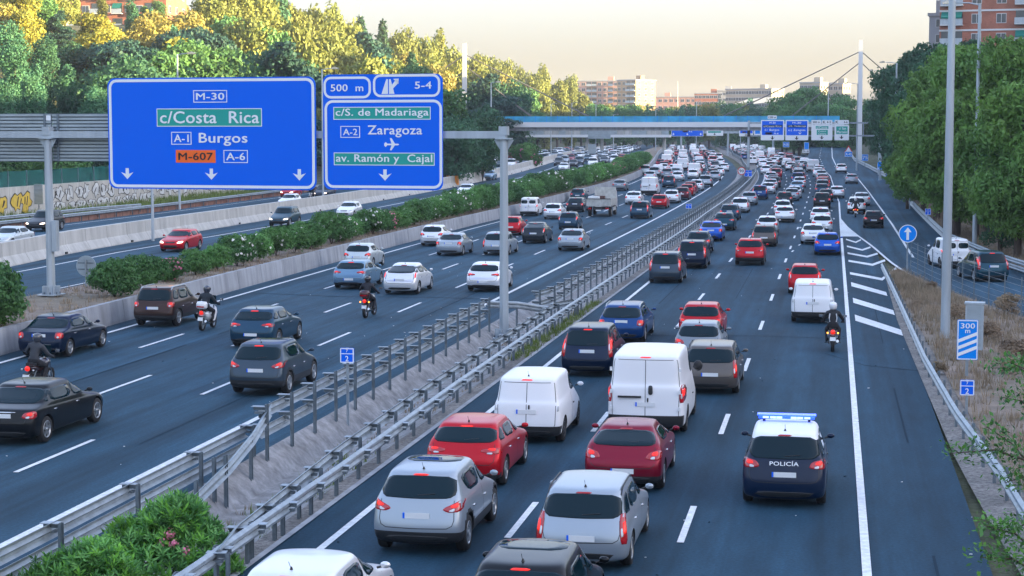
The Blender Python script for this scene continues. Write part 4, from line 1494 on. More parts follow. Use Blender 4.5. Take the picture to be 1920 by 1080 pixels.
PROTO = {}
def car_proto(key, L=4.3, W=1.78, H=1.47, hb=.98, g=.17, zrb=None, yrb=.20, yrt=.62, wb=1.15, wt=1.95, hwr=None, sedan=False, wr=.32,
              tail='mid', tlz=.86, plate_z=.78, clad=0.0, rear_black=0.0, rails=False, metal=True, white_roof=False, nside=3, rw=None, panel_van=False,
              big=False, rim=0, extra=None, third=True, sunroof=False, head=True, rear_doors=False, noquarter=False, lamps=True, trim=None, tlit=False):
    zrb = zrb or hb + .03
    L2, hw = L / 2, W / 2
    hwr = hwr or hw - .22
    P = dict(L=L, W=W, H=H, g=g, wr=wr, ra=-L2 + .80 + (.35 if big else 0), fa=L2 - .86, clad=clad, rear_black=rear_black, metal=metal, white_roof=white_roof)
    rs = []
    A = lambda *a, **k: rs.append(half_ring(*a, **k))
    A(-L2 + .16, g, L2 - .16, g, hw - .08)
    A(-L2 + .04, g + .10, L2 - .05, g + .09, hw - .02)
    A(-L2, .50, L2, .46, hw)
    A(-L2 + .01, .63, L2 - .03, .60, hw + .003)
    A(-L2 + (.05 if not panel_van else .02), .78, L2 - .14, .71, hw)
    if sedan:
        A(-L2 + .07, zrb - .10, L2 - .3, .79, hw - .015)
        A(-L2 + .13, zrb - .06, L2 - .5, .83, hw - .04)
    else:
        A(-L2 + yrb - .03, zrb - .07, L2 - .36, .82, hw - .015)
    A(-L2 + yrb, zrb, L2 - wb, hb, hw - .055)
    A(-L2 + yrb + .03, zrb + .05, L2 - wb - .07, hb + .05, hw - .08)
    for t in (.35, .7):
        A(-L2 + yrb + .03 + (yrt - yrb - .05) * t, zrb + .05 + (H - .12 - zrb - .05) * t, L2 - wb - .07 - (wt - wb - .1) * t, hb + .05 + (H - .12 - hb - .05) * t,
          hw - .08 + (hwr - hw + .08) * t, arch=.0)
    A(-L2 + yrt - .02, H - .115, L2 - wt + .06, H - .11, hwr + .01, cf=.2)
    A(-L2 + yrt + .02, H - .06, L2 - wt, H - .055, hwr - .03, cf=.2, arch=.01)
    A(-L2 + yrt + .12, H - .025, L2 - wt - .12, H - .025, hwr - .10, cf=.2, arch=.02)
    A(-L2 + yrt + .5, H - .012, L2 - wt - .5, H - .012, hwr - .3, cf=.2, arch=.012)
    v, f = loft_body(rs)
    me = finish_body(P, v, f)
    bvh = BVHTree.FromPolygons([q.co for q in me.vertices], [tuple(p.vertices) for p in me.polygons])
    parts = [('body', me, None, (0, 0, 0))]
    def part(name, b, parent=None):
        if b.f:
            parts.append((name, b.mesh(name), parent, (0, 0, 0)))
    # glass
    rwb = rw or hw - .13
    if not (panel_van):
        b = MB()
        if rear_doors:
            for s in (0, 1):
                patch(b, bvh, 'rear', [(.07, zrb + .1), (rwb - .03, zrb + .1), (hwr - .04, H - .24), (.07, H - .24)], GLASS, mirror=bool(s))
        else:
            patch(b, bvh, 'rear', [(-rwb, zrb + .02), (0, zrb + .0), (rwb, zrb + .02), (hwr - .0, H - .125), (0, H - .105), (-hwr + .0, H - .125)], GLASS, off=.013, n=40, it=1)
        part('rear_window', b)
    b = MB()
    patch(b, bvh, 'front', [(-hw + .13, hb + .07), (0, hb + .05), (hw - .13, hb + .07), (hwr - .03, H - .13), (0, H - .11), (-hwr + .03, H - .13)], GLASS, n=28)
    part('windscreen', b)
    yw = lambda z: L2 - wb - .07 - (wt - wb) * (z - hb - .05) / (H - .12 - hb - .05)
    yr = lambda z: -L2 + yrb + (yrt - yrb) * (z - zrb - .05) / (H - .12 - zrb - .05)
    z0, z1 = hb + .045, H - .135
    zr0 = hb + .045 + (zrb - hb) * .6
    yB = -.02 + (L2 - 2.15) * .3 if not big else L2 - wt - .55
    yC = max(-L2 + 1.02, -1.35)
    side = []
    side.append([(yB + .03, z0), (yw(z0) - .17, z0), (yw(z1) - .17, z1), (yB + .03, z1)])
    if nside >= 2 and not panel_van:
        if noquarter:
            side.append([(max(yr(zr0) + .42, yC), zr0), (yB - .05, z0), (yB - .05, z1), (yr(z1) + .26, z1)])
        else:
            side.append([(yC + .03, zr0), (yB - .05, z0), (yB - .05, z1), (yC + .10, z1)])
            if nside >= 3 and yr(zr0) + .3 < yC - .2:
                side.append([(yr(zr0) + .22, zr0 + .03), (yC - .05, zr0), (yC + .02, z1), (yr(z1) + .30, z1 - .01)])
    for s in (False, True):
        for poly in side:
            b = MB()
            patch(b, bvh, 'side', poly, GLASS, mirror=s, n=16, it=1)
            part('side_window', b)
    # tail lights
    TL = {
        'mid': [(hw - .40, tlz - .07), (hw - .035, tlz - .10), (hw - .05, tlz + .12), (hw - .34, tlz + .06)],
        'thin': [(hw - .52, tlz - .01), (hw - .03, tlz - .07), (hw - .045, tlz + .08), (hw - .46, tlz + .06)],
        'square': [(hw - .30, tlz - .11), (hw - .03, tlz - .12), (hw - .05, tlz + .11), (hw - .28, tlz + .11)],
        'vertical': [(hw - .16, tlz - .28), (hw - .03, tlz - .28), (hw - .10, H - .42), (hw - .2, H - .42)],
        'tall': [(hw - .22, tlz - .22), (hw - .02, tlz - .20), (hw - .10, tlz + .45), (hw - .165, tlz + .45)],
        'pillar': [(hw - .17, tlz - .26), (hw - .02, tlz - .26), (hw - .15, H - .2), (hw - .235, H - .2)],
        'van': [(hw - .15, tlz - .22), (hw - .012, tlz - .22), (hw - .03, tlz + .26), (hw - .13, tlz + .26)],
        'eye': [(hw - .42, tlz + .0), (hw - .3, tlz - .07), (hw - .03, tlz - .05), (hw - .045, tlz + .17), (hw - .2, tlz + .1)],
    }[tail]
    for s in (False, True):
        b = MB()
        patch(b, bvh, 'rear', TL, LRED, .012, mirror=s, n=16, it=1)
        part('tail_light', b)
        cx = sum(p[0] for p in TL) / len(TL)
        cz = sum(p[1] for p in TL) / len(TL)
        b = MB()
        k = .42
        patch(b, bvh, 'rear', [(cx + .02 + (x - cx) * k, cz + .03 + (z - cz) * k) for x, z in TL], LLIT if lamps else LCLEAR, .02, mirror=s, n=10, it=2)
        part('bulb', b, len(parts) - 1)
        b = MB()
        k2 = .30
        patch(b, bvh, 'rear', [(cx - .02 + (x - cx) * k2, cz - .055 + (z - cz) * k2) for x, z in TL], LCLEAR, .022, mirror=s, n=10, it=1)
        part('reversing_lens', b, len(parts) - 2)
    if third:
        b = MB()
        patch(b, bvh, 'rear', [(-.16, H - .108), (.16, H - .108), (.15, H - .082), (-.15, H - .082)], LLIT if tlit else LRED, .014, it=1, n=12)
        part('brake_light', b)
    # plate
    h, nn = cast(bvh, 'rear', 0, plate_z)
    py_ = h.y - .012 if h else -L2
    hh = .055
    b = MB()
    b.box((.02, py_, plate_z), (.48, .014, 2 * hh), PLATE)
    b.box((-.24, py_, plate_z), (.04, .014, 2 * hh), BLUE)
    part('number_plate', b)
    # bumper trim and gaps
    b = MB()
    if not big:
        patch(b, bvh, 'rear', [(-hw + .32, g + .08), (hw - .32, g + .08), (hw - .25, g + .20), (-hw + .25, g + .20)], PLASTIC, .006, n=20, it=1)
        part('bumper_trim', b)
        b = MB()
        patch(b, bvh, 'front', [(-hw + .35, g + .12), (hw - .35, g + .12), (hw - .42, g + .30), (-hw + .42, g + .30)], PLASTIC, .006, n=20, it=1)
        part('air_intake', b)
        b = MB()
        patch(b, bvh, 'front', [(-.34, .60), (.34, .60), (.38, .69), (-.38, .69)], PLASTIC, .008, n=20, it=1)
    part('grille', b)
    b = MB()
    zt = plate_z - .12 if not sedan else .5
    if not panel_van and not rear_doors and not sedan:
        ribbon(b, bvh, 'rear', [(0, .56), (hw - .26, .57), (hw - .17, .66), (hw - .19, zrb - .02)], .014, PLASTIC, both=True)
    if sedan:
        ribbon(b, bvh, 'rear', [(0, .60), (hw - .3, .60), (hw - .27, .70)], .014, PLASTIC, both=True)
    if panel_van or rear_doors:
        ribbon(b, bvh, 'rear', [(0, .45), (0, H - .17)], .016, PLASTIC)
        ribbon(b, bvh, 'rear', [(0, .45), (hw - .17, .45), (hw - .15, H * .6), (hwr - .06, H - .16), (0, H - .16)], .014, PLASTIC, both=True)
        patch(b, bvh, 'rear', [(.05, .92), (.09, .92), (.09, 1.04), (.05, 1.04)], PLASTIC, .02, n=10, it=1)
    for y_ in (yB - .01, yC) if nside > 1 else (yB - .01,):
        ribbon(b, bvh, 'side', [(y_, .36), (y_, hb + .03)], .014, PLASTIC, both=True)
    fy = yw(hb + .05) - .18
    ribbon(b, bvh, 'side', [(fy + .1, .36), (fy + .1, hb - .06)], .014, PLASTIC, both=True)
    for y_ in (yB + .10, yC + .12) if nside > 1 else (yB + .1,):
        patch(b, bvh, 'side', [(y_, .80), (y_ + .17, .80), (y_ + .17, .83), (y_, .83)], CHROME if metal else PLASTIC, .025, n=8, it=1, both=True)
    part('panel_gap', b, 0)
    if clad:
        pass
    if trim:
        b = MB()
        for (k, poly, mt) in trim:
            patch(b, bvh, k, poly, mt, .014, n=16, it=1, both=(poly[0][0] > .05 and k == 'rear'))
        part('trim', b)
    # head lights
    if head:
        for s in (False, True):
            b = MB()
            patch(b, bvh, 'front', [(hw - .46, .60), (hw - .10, .62), (hw - .07, .74), (hw - .36, .70)], LHEAD if lamps == 'front' else LCLEAR, .01, mirror=s, n=14, it=1)
            part('headlight', b)
    # mirrors
    for s in (1, -1):
        b = MB()
        my, mz = yw(hb + .12) - .10, hb + .10
        k = 1.5 if big else 1.0
        b.lathe([(.001, -.05), (.07, -.045), (.085, 0), (.06, .06), (.001, .075)], BODYM if metal else BODY, 10, 'y', (0, 0, 0))
        b.v = [(x * 1.05 * k + s * (hw + .07), y * .7 + my, z * .7 * k * (1.0 if not big else 1.8) + mz) for x, y, z in b.v]
        b.bar((s * (hw - .07), my, mz - .05), (s * (hw + .04), my, mz - .02), .022, PLASTIC)
        if big:
            b.m = [b.mi(PLASTIC)] * len(b.m)
        part('mirror', b)
    if rails:
        for s in (1, -1):
            b = MB()
            pts = []
            for k in range(9):
                t = k / 8
                y_ = -L2 + yrt + .12 + (L - yrt - wt - .5) * t
                h, nn = cast(bvh, 'top', (hwr - .02), y_)
                pts.append((s * (hwr - .02), y_, (h.z if h else H) + (.05 if 0 < k < 8 else 0.0)))
            b.tube(pts, .018, CHROME if rails == 1 else PLASTIC)
            part('roof_rail', b)
    if not big:
        b = MB()
        b.bar((0, -L2 + yrt + .22, H - .03), (0, -L2 + yrt + .08, H + .13), .005, PLASTIC, 4)
        b.lathe([(.03, 0), (.012, .05)], PLASTIC, 6, c=(0, -L2 + yrt + .22, H - .03))
        part('antenna', b)
    if sunroof:
        b = MB()
        patch(b, bvh, 'top', [(-hwr + .12, -L2 + yrt + .9), (hwr - .12, -L2 + yrt + .9), (hwr - .12, L2 - wt - .25), (-hwr + .12, L2 - wt - .25)], GLASS, .006, it=1)
        part('sunroof', b)
    # wiper
    if not sedan and not panel_van and not rear_doors:
        h, nn = cast(bvh, 'rear', 0, zrb + .08)
        h2, nn = cast(bvh, 'rear', .34, zrb + .09)
        if h and h2:
            b = MB()
            b.bar((0, h.y - .025, zrb + .07), (.34, h2.y - .02, zrb + .10), .01, PLASTIC, 4)
            part('wiper', b)
    ty, rm = wheel_meshes(wr, rim)
    for y_ in (P['ra'], P['fa']):
        for s in (1, -1):
            parts.append(('wheel', rm if s > 0 else rm, None, (s * (hw - .125), y_, wr), s))
            parts.append(('tyre', ty, len(parts) - 1, (0, 0, 0)))
    if extra:
        extra(parts, P, bvh, part)
    PROTO[key] = (parts, P)
    return PROTO[key]

def joined(key, keep=None):
    """one mesh for far copies of a car"""
    parts, P = PROTO[key]
    b = MB()
    for p in parts:
        if p[0] in ('panel_gap', 'wiper', 'antenna', 'bulb') and key not in ('x',) and p[0] != 'bulb':
            continue
        me, off = p[1], Vector(p[3])
        fl = 1
        if len(p) > 4:
            fl = p[4]
        if p[2] is not None and parts[p[2]][0] == 'wheel':
            off = Vector(parts[p[2]][3])
            fl = parts[p[2]][4]
        vs = [(v.co.x * fl + off.x, v.co.y * fl + off.y, v.co.z + off.z) for v in me.vertices]
        o = len(b.v)
        b.v += vs
        for q in me.polygons:
            b.f.append([i + o for i in q.vertices])
            b.m.append(b.mi(me.materials[q.material_index]))
            b.sm.append(q.use_smooth)
    me = b.mesh(key)
    me.set_sharp_from_angle(angle=R(38))
    return me
JOIN = {}

COLORS = {
    'white': (.80, .81, .83), 'silver': (.34, .39, .44), 'pale': (.55, .60, .62), 'light grey': (.22, .25, .28), 'grey': (.042, .066, .092), 'dark grey': (.02, .028, .036), 'black': (.010, .012, .015),
    'red': (.50, .008, .018), 'dark red': (.23, .008, .028), 'maroon': (.10, .01, .02), 'navy': (.004, .014, .04), 'blue': (.008, .055, .19), 'bright blue': (.01, .10, .50),
    'teal': (.008, .055, .085), 'light blue': (.16, .28, .40), 'brown': (.045, .022, .018), 'bronze': (.12, .105, .095), 'yellow': (.8, .45, .02), 'steel blue': (.018, .06, .105)}

NCARS = 0
def place(key, colour, label, x, y, heading=0.0, rear=True, group=None, name=None, cat='car', z=None, far=False, pitch=0.0):
    """x, y: ground point below the end of the car that faces the camera"""
    global NCARS
    NCARS += 1
    parts, P = PROTO[key]
    L2 = P['L'] / 2
    s = 1 if rear else 1
    cx, cy = x + (-math.sin(heading)) * L2 * (1 if rear else -1) * 1, y + math.cos(heading) * L2 * (1 if rear else -1)
    if not rear:                       # nose toward the camera: heading points toward -Y
        cx, cy = x - math.sin(heading) * L2, y + math.cos(heading) * L2
    zz_ = zr(cy) + .02 if z is None else z
    rz = heading if rear else heading + math.pi
    col = (*COLORS[colour], 1)
    nm = name or ('car' if cat == 'car' else cat.replace(' ', '_'))
    if far:
        if key not in JOIN:
            JOIN[key] = joined(key)
        o = link(JOIN[key], nm, None, (cx, cy, zz_), rz)
        o.color = col
        tag(o, label, cat, group)
        return o
    root = thing(nm, label, cat, (cx, cy, zz_), rz, group)
    objs = []
    for p in parts:
        o = link(p[1], p[0], root if p[2] is None else objs[p[2]], p[3])
        if p[0] in ('panel_gap', 'trim'):
            o['kind'] = 'stuff'
        if len(p) > 4 and p[4] < 0:
            o.rotation_euler = (0, 0, math.pi)
        o.color = col
        objs.append(o)
    return root

# body styles seen in the picture
car_proto('crossover', tlit=True, L=4.32, W=1.80, H=1.60, hb=1.03, zrb=1.10, yrb=.16, yrt=.52, wb=1.12, wt=1.85, tail='eye', tlz=.93, plate_z=.80, clad=.50, wr=.35, sunroof=True, g=.22, noquarter=True)
car_proto('hatch', tlit=True, L=4.30, W=1.80, H=1.45, hb=.96, zrb=1.03, yrb=.20, yrt=.60, tail='thin', tlz=.86, plate_z=.52, wr=.33, rear_black=.36)
car_proto('coupe', L=4.28, W=1.80, H=1.42, hb=.96, zrb=1.02, yrb=.26, yrt=.85, wt=2.0, tail='mid', tlz=.84, plate_z=.50, rear_black=.40, wr=.33, nside=2, noquarter=True, hwr=.62)
car_proto('estate', L=4.50, W=1.78, H=1.50, hb=.96, zrb=.98, yrb=.14, yrt=.46, tail='vertical', tlz=.82, plate_z=.64, rails=2, wr=.32, hwr=.70)
car_proto('wagon', L=4.75, W=1.82, H=1.45, hb=.94, zrb=.96, yrb=.14, yrt=.62, tail='square', tlz=.80, plate_z=.84, rails=1, wr=.33, hwr=.68)
car_proto('hatchback', L=4.05, W=1.72, H=1.47, hb=.96, zrb=1.00, yrb=.16, yrt=.50, tail='mid', tlz=.84, plate_z=.70, wr=.31, nside=2, noquarter=True)
car_proto('small_hatchback', L=3.75, W=1.66, H=1.48, hb=.97, zrb=1.0, yrb=.12, yrt=.38, wb=.98, wt=1.65, tail='tall', tlz=.84, plate_z=.66, wr=.30, nside=2, noquarter=True, rim=1)
car_proto('mpv', tlit=True, L=4.45, W=1.80, H=1.64, hb=1.0, zrb=1.02, yrb=.12, yrt=.40, wb=1.0, wt=1.95, tail='pillar', tlz=.92, plate_z=.86, wr=.33, hwr=.70)
car_proto('police_car', L=4.43, W=1.83, H=1.62, hb=1.0, zrb=1.05, yrb=.14, yrt=.45, wb=1.0, wt=1.95, tail='mid', tlz=.95, plate_z=.74, wr=.34, white_roof=True, metal=False, noquarter=False)
car_proto('saloon', L=4.60, W=1.78, H=1.44, hb=.95, zrb=1.02, yrb=.62, yrt=1.12, wb=1.2, wt=1.95, sedan=True, tail='square', tlz=.82, plate_z=.82, wr=.32)
car_proto('large_saloon', L=4.90, W=1.86, H=1.47, hb=.95, zrb=1.02, yrb=.62, yrt=1.22, wb=1.25, wt=2.05, sedan=True, tail='mid', tlz=.80, plate_z=.78, wr=.345, trim=[('rear', [(-.42, .86), (.42, .86), (.42, .885), (-.42, .885)], CHROME)])
car_proto('liftback', L=4.48, W=1.75, H=1.49, hb=.96, zrb=1.06, yrb=.22, yrt=1.15, wb=1.0, wt=1.9, tail='tall', tlz=.82, plate_z=.74, wr=.32, hwr=.62)
car_proto('jeep', L=4.32, W=1.82, H=1.66, hb=1.06, zrb=1.09, yrb=.14, yrt=.34, wb=1.15, wt=1.75, tail='square', tlz=.95, plate_z=.80, clad=.48, rails=1, wr=.36, g=.25)
car_proto('small_van', tlit=True, L=4.25, W=1.83, H=1.76, hb=1.10, zrb=1.10, yrb=.07, yrt=.22, wb=.85, wt=1.65, hwr=.76, tail='van', tlz=.98, plate_z=.86, wr=.32, panel_van=True, nside=1, metal=False, rear_black=.46, clad=0, rim=2)
car_proto('window_van', L=4.12, W=1.74, H=1.78, hb=1.10, zrb=1.10, yrb=.07, yrt=.20, wb=.85, wt=1.65, hwr=.73, tail='van', tlz=.95, plate_z=.84, wr=.31, rear_doors=True, nside=2, metal=False, rear_black=.42, rim=2)
def van_extra(parts, P, bvh, part):
    b = MB()
    b.box((-.42, -P['L'] / 2 - .0, 1.06), (.62, .05, .05), PLASTIC)
    patch(b, bvh, 'rear', [(.08, 1.12), (.20, 1.12), (.20, 1.36), (.08, 1.36)], PLASTIC, .03, it=2)
    part('door_handle', b)
    for x in (-.93, .93):
        for z in (.75, 1.2, 1.8):
            b = MB()
            b.box((x * .985, -P['L'] / 2 + .03, z), (.06, .05, .10), PLATE)
            part('hinge', b)
car_proto('large_van', tlit=True, L=5.0, W=2.10, H=2.20, hb=1.35, zrb=1.35, yrb=.05, yrt=.13, wb=.95, wt=1.85, hwr=.90, tail='van', tlz=1.12, plate_z=.86, wr=.35, panel_van=True, nside=1, metal=False,
          rear_black=.56, big=True, clad=0, extra=van_extra, rim=2)
# cars whose headlights face us
for k in ('hatchback', 'jeep', 'saloon', 'hatch', 'mpv', 'small_van'):
    pass

def text_patch(parts, bvh, body, x, z, w, h, mat, name='lettering'):
    me = thick_text(body, .012)
    mn = [min(v.co[i] for v in me.vertices) for i in (0, 1)]
    mx = [max(v.co[i] for v in me.vertices) for i in (0, 1)]
    for v in me.vertices:
        a = (v.co.x - (mn[0] + mx[0]) / 2) * w / (mx[0] - mn[0]) + x
        c = (v.co.y - (mn[1] + mx[1]) / 2) * h / (mx[1] - mn[1]) + z
        hh, nn = cast(bvh, 'rear', a, c)
        v.co = (a, (hh.y if hh else 0) - .012 - v.co.z, c)
    me.materials.clear()
    me.materials.append(mat)
    parts.append((name, me, None, (0, 0, 0)))

def police_fit():
    parts, P = PROTO['police_car']
    me = parts[0][1]
    bvh = BVHTree.FromPolygons([q.co for q in me.vertices], [tuple(p.vertices) for p in me.polygons])
    text_patch(parts, bvh, 'POLICÍA', 0, .98, .62, .105, SWHITE)
    b = MB()
    y = -.35
    b.box((0, y, P['H'] + .09), (1.24, .26, .05), BEACON)
    for x in (-.5, .5):
        b.box((x * 1.0, y, P['H'] + .02), (.06, .1, .10), PLASTIC)
    parts.append(('light_bar', b.mesh('light_bar'), None, (0, 0, 0)))
    k = len(parts) - 1
    b = MB()
    for x in (-.46, -.30, -.16, .16, .30, .46):
        b.box((x, y - .135, P['H'] + .095), (.13, .02, .045), BEACONW)
    b.box((0, y, P['H'] + .145), (1.30, .30, .02), BEACON)
    parts.append(('beacon', b.mesh('beacon'), k, (0, 0, 0)))
police_fit()
# ------------------------------------------------------------------ motorcycles, riders, lorry
def make_bike(scooter=False, body=(.01, .012, .015), box=None, indicator=False, fat=1.0):
    """parts list: (name, mesh, parent index, offset)"""
    BM = M('bike_paint_%d' % int(body[0] * 1000), body, .3, .2, 1.0)
    P = []
    r = .27 if scooter else .31
    wb_ = 1.30 if scooter else 1.45
    for y in (0.0, wb_):
        t = MB(); t.lathe([(r * .72, -.05), (r * .95, -.065 * fat), (r, 0), (r * .95, .065 * fat), (r * .72, .05)], TYRE, 22, 'x', (0, y, r))
        w = MB(); w.lathe([(r * .73, -.03), (r * .73, .03)], RIM, 22, 'x', (0, y, r))
        for k in range(5):
            a = k * 2 * math.pi / 5
            w.bar((0, y, r), (0, y + math.cos(a) * r * .72, r + math.sin(a) * r * .72), .018, RIM, 4)
        w.bar((-.1, y, r), (.1, y, r), .03, GALV2, 8)
        P.append(('wheel', w.mesh('wheel'), None)); P.append(('tyre', t.mesh('tyre'), len(P) - 1))
    b = MB()                                     # frame, engine, swing arm, fork
    b.box((0, .72, .42), (.28 if not scooter else .34, .50, .34), STEELW)
    b.tube([(0, .15, .55), (0, .6, .62), (0, 1.15, .78), (0, 1.22, .9)], .045, GALV2)
    for s in (-1, 1):
        b.bar((s * .09, 0, r), (s * .12, .55, .42), .028, GALV2)
        b.bar((s * .09, wb_, r), (s * .09, wb_ - .25, .95), .026, CHROME)
        b.bar((s * .10, .02, r), (s * .13, .22, .68), .022, GALV2)
        b.box((s * .22, .52, .30), (.16, .06, .03), PLASTIC)
    P.append(('frame', b.mesh('frame'), None))
    b = MB()                                     # bodywork: tank / fairing / tail
    rr = [(-.16, .10, .78, .80), (0, .15, .66, .86), (.25, .17, .60, .84), (.5, .16, .52, .80), (.8, .19, .55, .98), (1.05, .18, .6, .98), (1.2, .13, .7, .92)]
    if scooter:
        rr = [(-.14, .12, .62, .80), (.05, .20, .45, .84), (.3, .22, .40, .80), (.55, .20, .36, .74), (.75, .17, .30, .36), (.95, .22, .30, .45), (1.1, .24, .35, 1.0), (1.25, .16, .6, .95)]
    vs, fs = [], []
    for (y, hw, z0, z1) in rr:
        for k in range(10):
            a = 2 * math.pi * k / 10
            vs.append((hw * math.cos(a), y, (z0 + z1) / 2 + (z1 - z0) / 2 * math.sin(a)))
    for k in range(len(rr) - 1):
        for i in range(10):
            fs.append((k * 10 + i, k * 10 + (i + 1) % 10, (k + 1) * 10 + (i + 1) % 10, (k + 1) * 10 + i))
    fs += [tuple(range(10)), tuple(reversed(range((len(rr) - 1) * 10, len(rr) * 10)))]
    b.add(vs, fs, BM, True)
    P.append(('fairing', b.mesh('fairing'), None))
    b = MB(); b.box((0, .30, .87 if not scooter else .83), (.27, .62, .08), PLASTIC); P.append(('seat', b.mesh('seat'), None))
    b = MB()
    b.lathe([(.001, -.035), (.075, -.03), (.085, .01), (.05, .03)], LLIT, 12, 'y', (0, -.17, .76))
    P.append(('tail_light', b.mesh('tail_light'), None))
    for s in (-1, 1):
        b = MB(); b.bar((s * .07, -.12, .72), (s * .17, -.14, .72), .010, PLASTIC, 4)
        b.lathe([(.001, -.03), (.03, -.02), (.03, .02)], LAMBER if indicator else LCLEAR, 8, 'y', (s * .19, -.14, .72)); P.append(('indicator', b.mesh('indicator'), None))
        b = MB(); b.bar((s * .1, .98, .98), (s * .34, .90, 1.03), .016, GALV2, 6); b.bar((s * .30, .91, 1.02), (s * .43, .86, 1.03), .022, PLASTIC, 8); P.append(('handlebar', b.mesh('handlebar'), None))
        b = MB(); b.bar((s * .30, .93, 1.03), (s * .42, 1.0, 1.22), .009, PLASTIC, 4)
        b.box((s * .44, 1.0, 1.24), (.14, .025, .09), CHROME); P.append(('mirror', b.mesh('mirror'), None))
    b = MB(); b.box((0, -.25, .52), (.21, .015, .17), PLATE, rx=R(-15)); b.box((0, -.20, .60), (.18, .12, .02), PLASTIC); P.append(('number_plate', b.mesh('number_plate'), None))
    b = MB(); b.bar((.14, .5, .30), (.17, -.12, .42), .035, CHROME, 10, .055); P.append(('exhaust', b.mesh('exhaust'), None))
    b = MB()
    b.prism([(-.16, 1.0), (.16, 1.0), (.12, 1.36), (-.12, 1.36)], 1.18, 1.20, GLASS, 'y'); P.append(('windshield', b.mesh('windshield'), None))
    if box is not None:
        BX = M('top_box_%d' % int(box[0] * 100), box, .35, 0, .6)
        b = MB()
        b.lathe([(.001, 0), (.20, 0), (.235, .06), (.235, .2), (.19, .28), (.001, .30)], BX, 14, c=(0, -.12, .93))
        b.v = [(x * 1.0, -.12 + (y + .12) * .85, z) for x, y, z in b.v]
        b.box((0, -.05, .91), (.2, .3, .03), PLASTIC)
        b.box((0, -.325, 1.02), (.30, .02, .05), LRED)
        P.append(('top_box', b.mesh('top_box'), None))
    return P

def make_rider(jacket, helmet, trousers=(.012, .013, .018), trim=None, lean=0.0, name='rider'):
    JM = M('jacket_%d_%d' % (int(jacket[0] * 1000), int(jacket[2] * 1000)), jacket, .75, bump=((30, 30, 30), .5, .02))
    TM = M('trousers_%d' % int(trousers[2] * 1000), trousers, .8)
    HM = M('helmet_%d' % int(helmet[0] * 100), helmet, .22, 0, .8)
    J = {  # joint: (pos, radius, parent)
        'pelvis': ((0, .26, .93), .165, None), 'waist': ((0, .28, 1.10), .15, 'pelvis'), 'chest': ((0, .34, 1.30), .185, 'waist'),
        'upper': ((0, .37, 1.44), .15, 'chest'), 'neck': ((0, .40, 1.54), .065, 'upper'), 'head': ((0, .42, 1.64), .085, 'neck')}
    for s, n in ((1, 'r'), (-1, 'l')):
        J['sh' + n] = ((s * .20, .37, 1.42), .085, 'upper')
        J['el' + n] = ((s * .36, .50, 1.17), .062, 'sh' + n)
        J['wr' + n] = ((s * .37, .80, 1.08), .042, 'el' + n)
        J['ha' + n] = ((s * .365, .87, 1.06), .048, 'wr' + n)
        J['hip' + n] = ((s * .12, .30, .90), .125, 'pelvis')
        J['kn' + n] = ((s * .23, .72, .78), .082, 'hip' + n)
        J['an' + n] = ((s * .22, .50, .38), .055, 'kn' + n)
        J['fo' + n] = ((s * .23, .68, .335), .045, 'an' + n)
    names = list(J)
    me = bpy.data.meshes.new('rider')
    me.from_pydata([J[k][0] for k in names], [(names.index(J[k][2]), names.index(k)) for k in names if J[k][2]], [])
    o = bpy.data.objects.new('r', me)
    COL.objects.link(o)
    sk = o.modifiers.new('skin', 'SKIN')
    sv = me.skin_vertices[0].data
    for i, k in enumerate(names):
        sv[i].radius = (J[k][1], J[k][1] * (.75 if k in ('chest', 'waist', 'upper', 'pelvis') else 1))
        sv[i].use_root = (k == 'pelvis')
    ss = o.modifiers.new('ss', 'SUBSURF'); ss.levels = 2
    bpy.context.view_layer.update()
    m2 = bpy.data.meshes.new_from_object(o.evaluated_get(bpy.context.evaluated_depsgraph_get()))
    bpy.data.objects.remove(o)
    m2.materials.clear(); m2.materials.append(JM); m2.materials.append(TM); m2.materials.append(BLACK)
    for p in m2.polygons:
        p.use_smooth = True
        c = p.center
        k = 0
        if c.z < 1.0 and not (abs(c.x) > .3 and c.y > .6 and c.z > .95):
            k = 1
        if c.z < .42 or (c.y > .80 and abs(c.x) > .30 and c.z > .95):
            k = 2
        p.material_index = k
    P = [('body', m2, None)]
    b = MB()
    b.lathe([(.001, -.16), (.09, -.15), (.13, -.09), (.148, 0), (.14, .07), (.10, .12), (.001, .15)], HM, 16, c=(0, .43, 1.68))
    b.v = [(x, .43 + (y - .43) * 1.12, z) for x, y, z in b.v]
    P.append(('helmet', b.mesh('helmet'), 0))
    b = MB()
    b.lathe([(.153, -.04), (.158, .0), (.150, .05)], GLASS, 16, c=(0, .43, 1.68))
    b.f = [f for f in b.f if sum(b.v[i][1] for i in f) / 4 > .48]
    b.m = b.m[:len(b.f)]; b.sm = b.sm[:len(b.f)]
    P.append(('visor', b.mesh('visor'), 0))
    for s in (-1, 1):                      # gloved fingers round the grips
        b = MB()
        for k in range(4):
            x = s * (.33 + .024 * k)
            b.tube([(x, .87, 1.085), (x, .905, 1.085), (x, .925, 1.05), (x, .90, 1.015)], [.013, .012, .011, .009], BLACK, 6)
        b.tube([(s * .325, .87, 1.06), (s * .30, .89, 1.03), (s * .315, .91, 1.01)], [.014, .012, .01], BLACK, 6)
        P.append(('glove', b.mesh('glove'), 0))
    if trim:
        TR = M('reflective_trim', trim, .5)
        b = MB()
        for s in (-1, 1):
            b.tube([(s * .115, .215, 1.40), (s * .14, .17, 1.25), (s * .12, .17, 1.10)], .022, TR, 5)
        P.append(('jacket_stripe', b.mesh('jacket_stripe'), 0))
    return P

